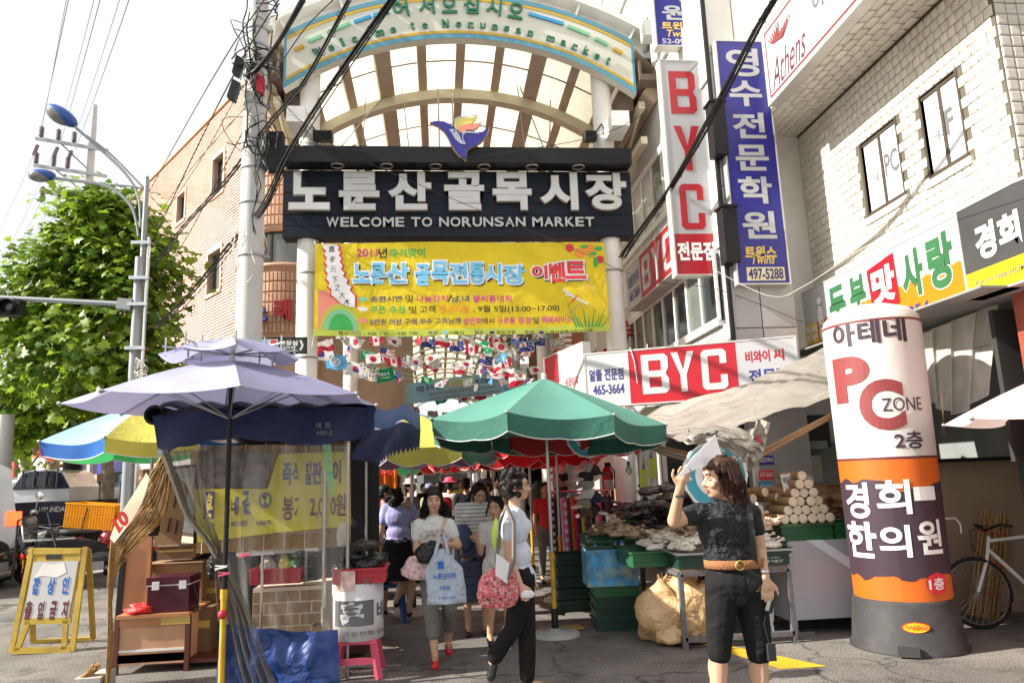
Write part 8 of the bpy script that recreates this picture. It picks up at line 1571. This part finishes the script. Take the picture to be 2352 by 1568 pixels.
  q.build('strands',M[hcol],ho)['kind']='stuff'
 return t,H,J
def jp(root,Y0):return lambda x,y,dy=0:U(x,y,Y=Y0+dy)-Vector(root)
M['shoe_black']=mat('shoe_black',(.012,.012,.013),.25)
def rt(x,Y):p=U(x,1300,Y=Y);return Vector((p.x,Y,0))
def strap(m,pts,w_=.022):m.tube([Vector(p)for p in pts],w_,6)
r1=rt(1680,3.8);j=jp(r1,3.8)
t,H,J=person('woman in black ruffled top and black knee shorts shading her eyes with a white paper',r1,{'head':j(1655,1100),'neck':j(1672,1160),'chest':j(1668,1215),'waist':j(1672,1278),'pelvis':j(1690,1335),'shR':j(1607,1178),'elR':j(1548,1196,-.02),'wrR':j(1562,1120,-.14),'shL':j(1726,1180),'elL':j(1745,1262,.02),'wrL':j(1756,1325,-.08),'hiR':j(1658,1350),'knR':j(1652,1470),'hiL':j(1722,1350),'knL':j(1742,1475),'anR':tuple(j(1648,1700)),'anL':tuple(j(1752,1700))},'cl_black2','cl_trouser','hair',0,R(-86),R(2),.0062,True,hem=1.12,hcol='hair_brown',hairst='bob',sleeve=.42,fingers={'R':(.25,-.3,1),'L':(0,-.2,-1)})
q=MB();c=J['pelvis']+Vector((0,0,.095));q.lathe([(.150,-.022),(.156,-.02),(.156,.02),(.150,.022)],c,28,sy=.78);q.build('belt',M['belt'],t);q=MB();q.tube([c+Vector((-.02+.024*math.cos(a),-.125,.022*math.sin(a)))for a in np.linspace(0,6.3,12)],.005,5);q.build('buckle',M['gold'],t)
q=MB();q.ball(H(-.002,0,0)+Vector((.02,-.075,-.085)),.012,.006,.012);q.tube([H(0,0,0)+Vector((.02,-.075,-.03)),H(0,0,0)+Vector((.02,-.075,-.075))],.002,4);q.build('earring',M['chrome'],t)
for k,mt in(('wrR','cap_black'),('wrL','chrome')):q=MB();q.lathe([(.025,-.006),(.028,0),(.025,.006)],J[k]+Vector((0,0,.03 if k=='wrL' else-.04)),14);q.build('bracelet' if k=='wrL' else 'watch',M[mt],t)
pa=thing('paper_sheet','folded white paper held up against the sun','paper',U(1600,1060,Y=3.62));q=MB();P4=[U(1556,1096,Y=3.45),U(1660,1050,Y=4.1),U(1643,998,Y=4.1),U(1592,1048,Y=3.66)];q.add([p-pa.location for p in P4]+[p-pa.location+Vector((0,.004,.001))for p in P4],[(0,1,2,3),(7,6,5,4),(0,4,5,1),(1,5,6,2),(2,6,7,3),(3,7,4,0)]);q.build('sheet',M['paper'],pa)
hb=thing('shoulder_bag_strap','black shoulder strap with brass rings over the woman in black','strap',U(1735,1250,Y=3.7));q=MB();q.grid(lambda u,v:cat_([U(1712,1150,Y=3.74),U(1720,1215,Y=3.66),U(1726,1280,Y=3.68),U(1735,1345,Y=3.75)],v)-hb.location+Vector((.03*u,.004*math.sin(u*3),0)),3,16);q.build('strap',M['cap_black'],hb);q=MB();q.tube([U(1738,1350,Y=3.7)-hb.location+Vector((.014*math.cos(a),0,.014*math.sin(a)))for a in np.linspace(0,6.3,10)],.004,4);q.build('ring',M['gold'],hb)
um=lump('translucent plastic bag with rolled white umbrella hanging beside the black shorts',U(1757,1440,Y=3.82),.055,.05,.2,'film_grey','umbrella_bag','bag',n=16);q=MB();q.tube([(0,0,.4),(.01,-.01,.2),(.04,0,-.02)],.02,8,.008);q.build('umbrella',M['paper'],um)
ph=thing('mobile_phone','black flip phone dangling on a cord from the hand','phone',U(1768,1385,Y=3.72));q=MB();q.obox((0,0,0),(.018,0,-.008),(0,.01,0),(.016,0,.042));q.build('body',M['cap_black'],ph);q=MB();q.obox((-.012,-.011,0),(.009,0,-.003),(0,.002,0),(.012,0,.03));q.build('face',M['chrome'],ph);q=MB();q.tube([(0,0,.04),(-.04,0,-.1),(-.02,0,-.2)],.002,4);q.box(-.035,-.01,-.27,.005,.01,-.19);q.build('camera_case',M['cap_black'],ph)
r2=rt(1008,6.75);j=jp(r2,6.75)
t,H,J=person('smiling long haired woman in white printed shirt and grey capri jeans walking towards the camera',r2,{'head':j(996,1150),'neck':j(997,1188),'chest':j(998,1222),'waist':j(1000,1270),'pelvis':j(1008,1310),'shR':j(962,1205),'elR':j(957,1262,-.02),'wrR':j(998,1256,-.2),'shL':j(1032,1203),'elL':j(1052,1252,-.02),'wrL':j(1016,1248,-.2),'hiR':j(988,1322),'knR':j(988,1400,-.08),'anR':j(999,1500,-.12),'hiL':j(1025,1322),'knL':j(1032,1395,.02),'anL':j(1030,1470,.25)},'cl_white','cl_grey','hair',0,R(4),0,.0075,True,hem=1.55,hairst='long',shoes='shoe_red',sleeve=.5,b=1.02,fingers={'R':(1,-.3,.1),'L':(-1,-.3,.1)})
f=Fr(J['chest']+Vector((-.1,-.112,-.1)),(1,0,0),(0,-.1,1));q=MB();write(q,f,"How one It's been",.0,.11,.2,.135,.006);write(q,f,'M s',.03,.07,.17,.1,.008,0,0,.2);write(q,f,'GAME',.04,0,.16,.025,.01,0,.02);q.build('shirt_print',M['text_grey'],t)
q=MB();strap(q,[J['shL']+Vector((-.03,-.04,.05)),J['chest']+Vector((.05,-.125,.0)),J['waist']+Vector((-.08,-.13,-.02)),J['pelvis']+Vector((-.16,-.1,.05))],.017);q.build('strap',M['strap_tan'],None).location=r2;bpy.data.objects['strap']if 0 else None
o=sc.objects[-1];o.name='bag_strap';tag(o,'tan cloth strap across the smiling woman','strap')
flw=mat('floral',(.62,.42,.42),.8,var=.5,vs=34,dirt=.8,drgb=(.75,.72,.6),ds=24)
lump('pale pink and grey patterned shoulder bag at the hip of the smiling woman',U(966,1330,Y=6.6),.15,.07,.12,flw,'shoulder_bag','bag',amp=.18,n=18)
lump('small black plastic bag held by the smiling woman',U(987,1292,Y=6.5),.12,.07,.1,'bagblack','carrier_bag','bag',amp=.3,n=18)
pb=thing('carrier_bag','full white plastic carrier bag with blue Korean shop name','bag',U(1026,1380,Y=6.42));q=MB();hb_=.44
def bgs(u,v):z=v*.42;w_=(.165-.015*v)if v<.62 else .155*(1-(v-.62)/.38*.8);a=u*6.283;return Vector((w_*math.cos(a)-.05*v*v,.07*math.sin(a)*(1.15-v)-.01,z*(1 if v<.9 else 1)+.012*math.sin(a*5)))+Vector((.01,.012,0))*noise.noise(Vector((u*9,v*6,2)))
q.grid(bgs,40,20);q.poly(*[bgs(i/20,0)for i in range(20)]);q.build('bag',M['bagplastic'],pb);q=MB();f=Fr((-.12,-.085,.0),(1,0,0),(0,.15,1))
write(q,f,'노룬산마켓',.01,.19,.2,.235,.012,0,.03);write(q,f,'샤프란',.06,.1,.15,.135,.012,0,.03);write(q,f,'T.464-9854',.05,.03,.2,.05,.012);f.rect(q,.05,.27,.1,.33,.012,.013);q.build('lettering',M['blue_cloth'],pb);q=MB();q.tube([(-.09,-.03,.38),(-.05,-.02,.52),(-.03,0,.55),(-.0,-.02,.5),(.02,-.02,.38)],.016,6,.014);q.build('handle',M['bagplastic'],pb)
r3=rt(1195,5.6);j=jp(r3,5.6)
t,H,J=person('curly haired woman in pale blue shirt and black trousers striding to the right',r3,{'head':j(1187,1117),'neck':j(1181,1158),'chest':j(1182,1210),'waist':j(1190,1275),'pelvis':j(1196,1328),'shR':j(1166,1188,-.14),'elR':j(1168,1275,-.16),'wrR':j(1195,1342,-.2),'shL':j(1190,1188,.14),'elL':j(1205,1270,.18),'wrL':j(1215,1330,.1),'hiR':j(1198,1345,-.06),'knR':j(1180,1440,-.05),'anR':j(1132,1512,.0),'toR':j(1128,1552,0),'hiL':j(1202,1345,.06),'knL':j(1210,1445,.04),'anL':j(1212,1562,0),'toL':j(1248,1572,0)},'cl_bluewhite','cl_trouser','hair',R(90),R(78),0,.0068,True,hem=1.9,hairst='curly',b=.98,sleeve=.5)
st2=MB();strap(st2,[U(1163,1160,Y=5.35),U(1180,1200,Y=5.32),U(1180,1290,Y=5.3),U(1160,1340,Y=5.32)],.016);strap(st2,[U(1163,1160,Y=5.35),U(1148,1200,Y=5.4),U(1140,1290,Y=5.4)],.014);tag(st2.build('bag_strap',M['strap_grey']),'grey brown bag strap on the curly haired woman','strap')
lump('colourful flower print shoulder bag with grey trim on the crossing woman',U(1146,1395,Y=5.38),.15,.06,.155,mat('flowers',(.45,.08,.1),.8,var=1,vs=50,dirt=.85,drgb=(.7,.65,.6),ds=38),'shoulder_bag','bag',amp=.08,n=20)
lump('lime green bag tucked behind the flower print bag',U(1141,1262,Y=5.6),.035,.035,.12,'bag_lime','tote_bag','bag',n=14)
q=MB();P4=[U(*v,Y=5.3)for v in((1138,1320),(1165,1340),(1170,1292),(1140,1270))];q.add(P4+[p+Vector((0,.01,0))for p in P4],[(0,1,2,3),(4,5,6,7)[::-1],(0,4,5,1),(1,5,6,2),(2,6,7,3),(3,7,4,0)]);tag(q.build('leaflet',M['paper']),'white leaflet sticking out of the flower print bag','leaflet')
lump('white folded handkerchief in the hand of the crossing woman',U(1212,1372,Y=5.36),.05,.02,.03,'paper','handkerchief','handkerchief',amp=.1)
stripe=mat('striped_tee',(.68,.67,.65),.8,var=.04,wrinkle=.4);nt_=stripe.node_tree;wv_=nt_.nodes.new('ShaderNodeTexWave');wv_.bands_direction='Z';wv_.inputs['Scale'].default_value=8;cr2=nt_.nodes.new('ShaderNodeValToRGB');cr2.color_ramp.elements[0].position=.03;cr2.color_ramp.elements[0].color=(.03,.03,.05,1);cr2.color_ramp.elements[1].position=.12;cr2.color_ramp.elements[1].color=(.7,.69,.67,1);tcx=nt_.nodes.new('ShaderNodeTexCoord');nt_.links.new(tcx.outputs['Object'],wv_.inputs[0]);nt_.links.new(wv_.outputs[0],cr2.inputs[0]);nt_.links.new(cr2.outputs[0],nt_.nodes['Principled BSDF'].inputs['Base Color'])
r4=rt(1092,8.0);j=jp(r4,8.0)
t,H,J=person('woman in a striped white tee and long navy skirt looking down at her purse',r4,{'head':j(1101,1135),'neck':j(1095,1168),'wrL':j(1112,1240,-.2),'elL':j(1128,1235,-.02),'wrR':j(1108,1225,-.22),'elR':j(1058,1225,0)},stripe,'cl_navy','hair',0,R(15),R(22),.012,skirt=.36,hairst='short')
lump('navy cloth shoulder bag on the woman in the striped tee',U(1062,1262,Y=7.85),.1,.06,.15,'denim','shoulder_bag','bag',n=14);lump('small cream purse with red piping in two hands',U(1112,1222,Y=7.75),.05,.03,.04,'strap_tan','purse','purse')
r5=rt(1142,7.5);person('boy with glasses in beige shirt and checked shorts mostly hidden behind the crossing woman',r5,{'head':(0,-.01,1.27),'neck':(0,.01,1.14),'chest':(0,0,1.0),'waist':(0,0,.85),'pelvis':(0,0,.74),'shL':(.13,0,1.09),'shR':(-.13,0,1.09),'elL':(.16,0,.85),'elR':(-.16,0,.85),'wrL':(.14,-.12,.75),'wrR':(-.2,-.1,.98),'hiL':(.07,0,.72),'hiR':(-.07,0,.72),'knL':(.09,0,.4),'knR':(-.06,0,.4)},'cl_white','cap_white','hair',0,R(-20),0,.013,hem=.9,b=.88,female=False)
flor2=mat('purple_floral',(.30,.32,.55),.8,var=.35,vs=14,dirt=.7,drgb=(.45,.25,.5),ds=9)
r6=rt(915,8.8);j=jp(r6,8.8)
person('woman seen from behind in lilac patterned blouse and black skirt with one arm raised',r6,{'head':j(907,1147),'elR':j(958,1195,.05),'wrR':j(940,1165,-.05),'shR':(.14,0,1.27),'shL':(-.14,0,1.27),'elL':(-.2,0,1.0),'wrL':(-.19,.02,.8),'anL':j(910,1378),'anR':j(940,1400),'knL':j(925,1340),'knR':j(945,1345)},flor2,'cl_black','hair',R(180),R(178),0,.012,skirt=.5,hairst='curly',b=1.12)
r7=rt(857,9.0);person('woman in dark speckled blouse sitting on the blue stool, seen from behind',r7,{'head':(0,0,1.07),'neck':(0,0,.93),'chest':(0,0,.78),'waist':(0,0,.62),'pelvis':(0,0,.5),'shL':(.15,0,.87),'shR':(-.15,0,.87),'elL':(.2,.08,.64),'elR':(-.2,.08,.64),'wrL':(.15,.25,.55),'wrR':(-.15,.25,.55),'hiL':(.08,.05,.47),'hiR':(-.08,.05,.47),'knL':(.1,.4,.45),'knR':(-.1,.4,.45),'anL':(.1,.4,.08),'anR':(-.1,.4,.08)},mat('speckle',(.22,.22,.26),.8,var=.9,vs=60),'cl_black','hair',R(180),R(160),0,.012,hem=1.3,hairst='curly',b=1.1)
cw_=[(885,10.6,'cl_black','dark shirt standing by the bedding cloths',90),(945,12,'cl_grey','grey tee and grey knitted hat',60),(990,15,'cap_khaki','khaki shirt and pale cap',200),(1012,12.6,'cl_red','red shirt seen from behind',180),(1036,14,'cl_white','white tee and pink sun hat',170),(1020,19,'sky_cloth','light blue shirt among the crowd',150),(1060,20,'lime','pale yellow dress',0),(1075,13.2,'cl_black','black shirt pushing a blue cart',180),(1090,15.5,'green_cloth','teal shirt and violet sun visor',20),(1125,12.5,'cl_navy','navy shirt beside the cap tower',-60),(1140,17,'cl_white','white shirt in the shade of the red parasols',100),(1005,24,'cl_red','dark red top far away',0),(1045,26,'cl_navy','blue top far away',0),(1085,24,'cl_white','white blouse far away',0),(975,20,'cl_black','black shirt by the left shops',30),(1110,22,'orange_fab','orange shirt by the right shops',0),(1030,32,'cl_grey','grey shirt furthest down the alley',0),(1260,11.2,'cl_red','red dress standing behind the parasol pole',0)]
for i,(x,Y_,mt,nm,a)in enumerate(cw_):
 r=rt(x,Y_);t,H,J=person('shopper in %s'%nm,r,{'wrL':(.16,-.15,.9),'anL':(.09,-.05,.08),'anR':(-.09,.12,.1)}if i%2 else{},mt,['cl_black','cl_navy','cl_grey'][i%3],'hair',0,0,0,.024,hem=1.8,group='shoppers in the arcade',hairst='short',skin='skin_shade');t.rotation_euler=(0,0,R(a));s=.97+.04*math.sin(i*2.1);t.scale=(s,s,s)
 if 'hat' in nm or 'cap' in nm or 'visor' in nm:q=MB();q.lathe([(.15 if 'hat' in nm else .1,.03),(.1,.05),(.09,.11),(0,.13)],J['head']+Vector((0,.0,.02)),14);q.build('hat',M['pink_plastic' if 'pink' in nm else('cap_grey' if 'grey' in nm else 'lav')],t)
t=thing('hand_cart','blue tubular hand cart pushed into the crowd','cart',rt(1085,11.8));q=MB();q.tube([(-.25,0,.3),(-.25,0,1.15),(.25,0,1.15),(.25,0,.3)],.016,6)
for z in(.5,.75,.95):q.tube([(-.25,0,z),(.25,0,z)],.01,5)
q.build('frame',M['blue_plastic'],t);q=MB();q.box(-.24,-.3,.2,.24,.1,.55);q.build('load',M['cap_black'],t)
for x in(-.22,.22):q=MB();q.cyl((x-.02,0,.1),(x+.02,0,.1),.1,n=14);q.build('wheel',M['rubber'],t)
bpy.data.scenes.remove(W2S)
# = flags on cords
FC_=[mat('flag_'+n,c,.7,transl=.5,var=.04)for n,c in(('white',(.8,.8,.8)),('red',(.5,.03,.06)),('blue',(.05,.07,.3)),('yellow',(.85,.7,.05)),('green',(.0,.35,.15)),('sky',(.12,.45,.8)),('black',(.03,.03,.03)))]
def d_(u,v,cx_,cy_,r,ar=1.45):return math.hypot((u-cx_)*ar,v-cy_)<r
PAT=[lambda u,v:1 if d_(u,v,.5,.5,.3)else 0,lambda u,v:3 if d_(u,v,.2,.72,.13)or(abs(math.hypot((u-.2)*1.45,v-.72)-.26)<.04 and u>.22 and int(v*12)%2)else 1,lambda u,v:2 if u<.42 and v>.45 else(1 if int(v*11)%2==0 else 0),lambda u,v:1 if abs(u-.5)<.07 or abs(v-.5)<.1 else(0 if abs(u-.5)<.12 or abs(v-.5)<.17 or abs(abs(u-.5)-abs(v-.5))<.07 else 2),lambda u,v:(1 if v>.5+.1*math.sin((u-.5)*14)else 2)if d_(u,v,.5,.5,.25)else(6 if(abs(u-.15)<.07 or abs(u-.85)<.07)and(abs(v-.2)<.12 or abs(v-.8)<.12)and int(v*16)%2 else 0),lambda u,v:0 if(abs(v-.62)<.12 and .2<u<.8 and int(u*20)%3)or(abs(v-.3)<.03 and .25<u<.75)else 4,lambda u,v:1 if u<.25 or u>.75 or d_(u,v,.5,.5,.22)else 0,lambda u,v:(1 if abs(u-.25)<.04 or abs(v-.75)<.06 else 0)if(u<.5 and v>.5 and(abs(abs(u-.25)*2-abs(v-.75)*2)<.12 or abs(u-.25)<.07 or abs(v-.75)<.1))else(0 if(d_(u,v,.75,.3,.06)or d_(u,v,.75,.75,.06)or d_(u,v,.62,.5,.05)or d_(u,v,.88,.55,.05))else 2),lambda u,v:0 if abs(math.hypot((u-.5)*1.45,v-.5)-.25)<.05 or d_(u,v,.5,.5,.12)else 5,lambda u,v:([1,4,2,3,5][(int(u*6)+int(v*5)*2)%5]if(u*6)%1>.3 and(v*5)%1>.35 else 0),lambda u,v:0 if v>.5 else 1]
FM=[]
for k,pf in enumerate(PAT):
 for wv in(0,1):
  m=MB();m.grid(lambda u,v:((u-.5)*.34,.05*math.sin(u*5+v*3+k)+(.08*(1-v)if wv else 0),-.23+v*.23+.015*math.sin(u*7)),24,14,mi=pf);FM.append(m.mesh('flag',FC_))
rf=random.Random(12)
def garland(label,p0,p1,n,sag,ks,s=1.,tilt=.25):
 a,b=U(*p0[:2],Y=p0[2]),U(*p1[:2],Y=p1[2]);t=thing('flag_garland',label,'flags',a,'strings of little world flags');P_=[a.lerp(b,i/24)+Vector((0,0,-sag*4*(i/24)*(1-i/24)))for i in range(25)];m=MB();m.tube([p-a for p in P_],.004,4);m.build('cord',M['dash_green'],t)
 for i in range(n):
  x=(i+.5+rf.uniform(-.2,.2))/n;q=cat_(P_,x)-a;o=link('flag',FM[rf.choice(ks)*2+rf.randint(0,1)],t,q);o.rotation_euler=(rf.gauss(0,tilt),rf.gauss(0,tilt),(1.57 if rf.random()<.12 else 0)+rf.gauss(0,.35));o.scale=(s,s,s)
al=[0,0,1,2,3,4,4,6,7,8,9,9,10,10,5,6]
G_=[((770,770,12.5),(1270,772,12.5),12,.02),((720,772,11),(1000,815,14),8,.15),((960,772,12),(1300,775,12),8,.10),((800,768,12),(1240,840,16),12,.25),((820,800,15),(1230,790,13),13,.3),((1060,772,12),(1210,860,16),7,.1),((1230,772,12),(1100,840,16),7,.12),((830,830,17),(1220,850,17),9,.3),((880,860,19),(1200,880,19),6,.1),((700,775,11.2),(900,850,15),7,.1),((930,900,22),(1180,880,22),7,.2),((940,930,26),(1150,925,26),8,.3),((960,955,32),(1110,950,32),9,.3),((965,975,40),(1090,972,40),10,.3),((1120,830,15.5),(1230,870,15),4,.1)]
for i,(p0,p1,n,sg_)in enumerate(G_):garland('string of small world flags under the yellow banner, %s inward from the gate'%ORD[i],p0,p1,max(4,int(n*.8)),sg_,al,.72 if i<9 else 1.1)
b2=thing('gift_banner','pale blue banner about market gift vouchers hung across the arcade','banner',U(1040,890,Y=21));CNR=[U(932,922,Y=21),U(1162,885,Y=21),U(1162,850,Y=21),U(932,878,Y=21)]
CNR[0]=U(932,928,Y=21);CNR[1]=U(1160,902,Y=21);CNR[2]=U(1158,852,Y=21);CNR[3]=U(934,880,Y=21)
bp_=lambda u,v,d=0:CNR[0].lerp(CNR[1],u).lerp(CNR[3].lerp(CNR[2],u),v)+Vector((0,.05*math.sin(u*11)-d,0))
q=MB();q.grid(lambda u,v:bp_(u,v),30,6);at(q.build('cloth',mat('blue_banner',(.28,.48,.62),transl=.3)),b2)
for tx,u0,v0,u1,v1,mt in(('이번 추석에는',.1,.5,.36,.8,'print_navy'),('전통시장상품권',.38,.52,.68,.9,'sign_yellow'),('을 선물합시다!',.7,.55,.97,.85,'print_navy'),('저렴한가격 싱싱한물건 푸짐한 인심 풍성한 장바구니',.22,.25,.9,.42,'cl_grey'),('상품권종류 5천원권 할인율 우리은행 각지점에서 판매합니다',.22,.06,.95,.15,'maroon')):
 q=MB();write(q,ff,tx,u0,v0,u1,v1,0,0,.015,warp=lambda a,b,d:bp_(a,b,.03));at(q.build('lettering',M[mt]),b2)
for k_ in TXT[::-1]:(bpy.data.objects if isinstance(k_,bpy.types.Object)else bpy.data.curves).remove(k_)
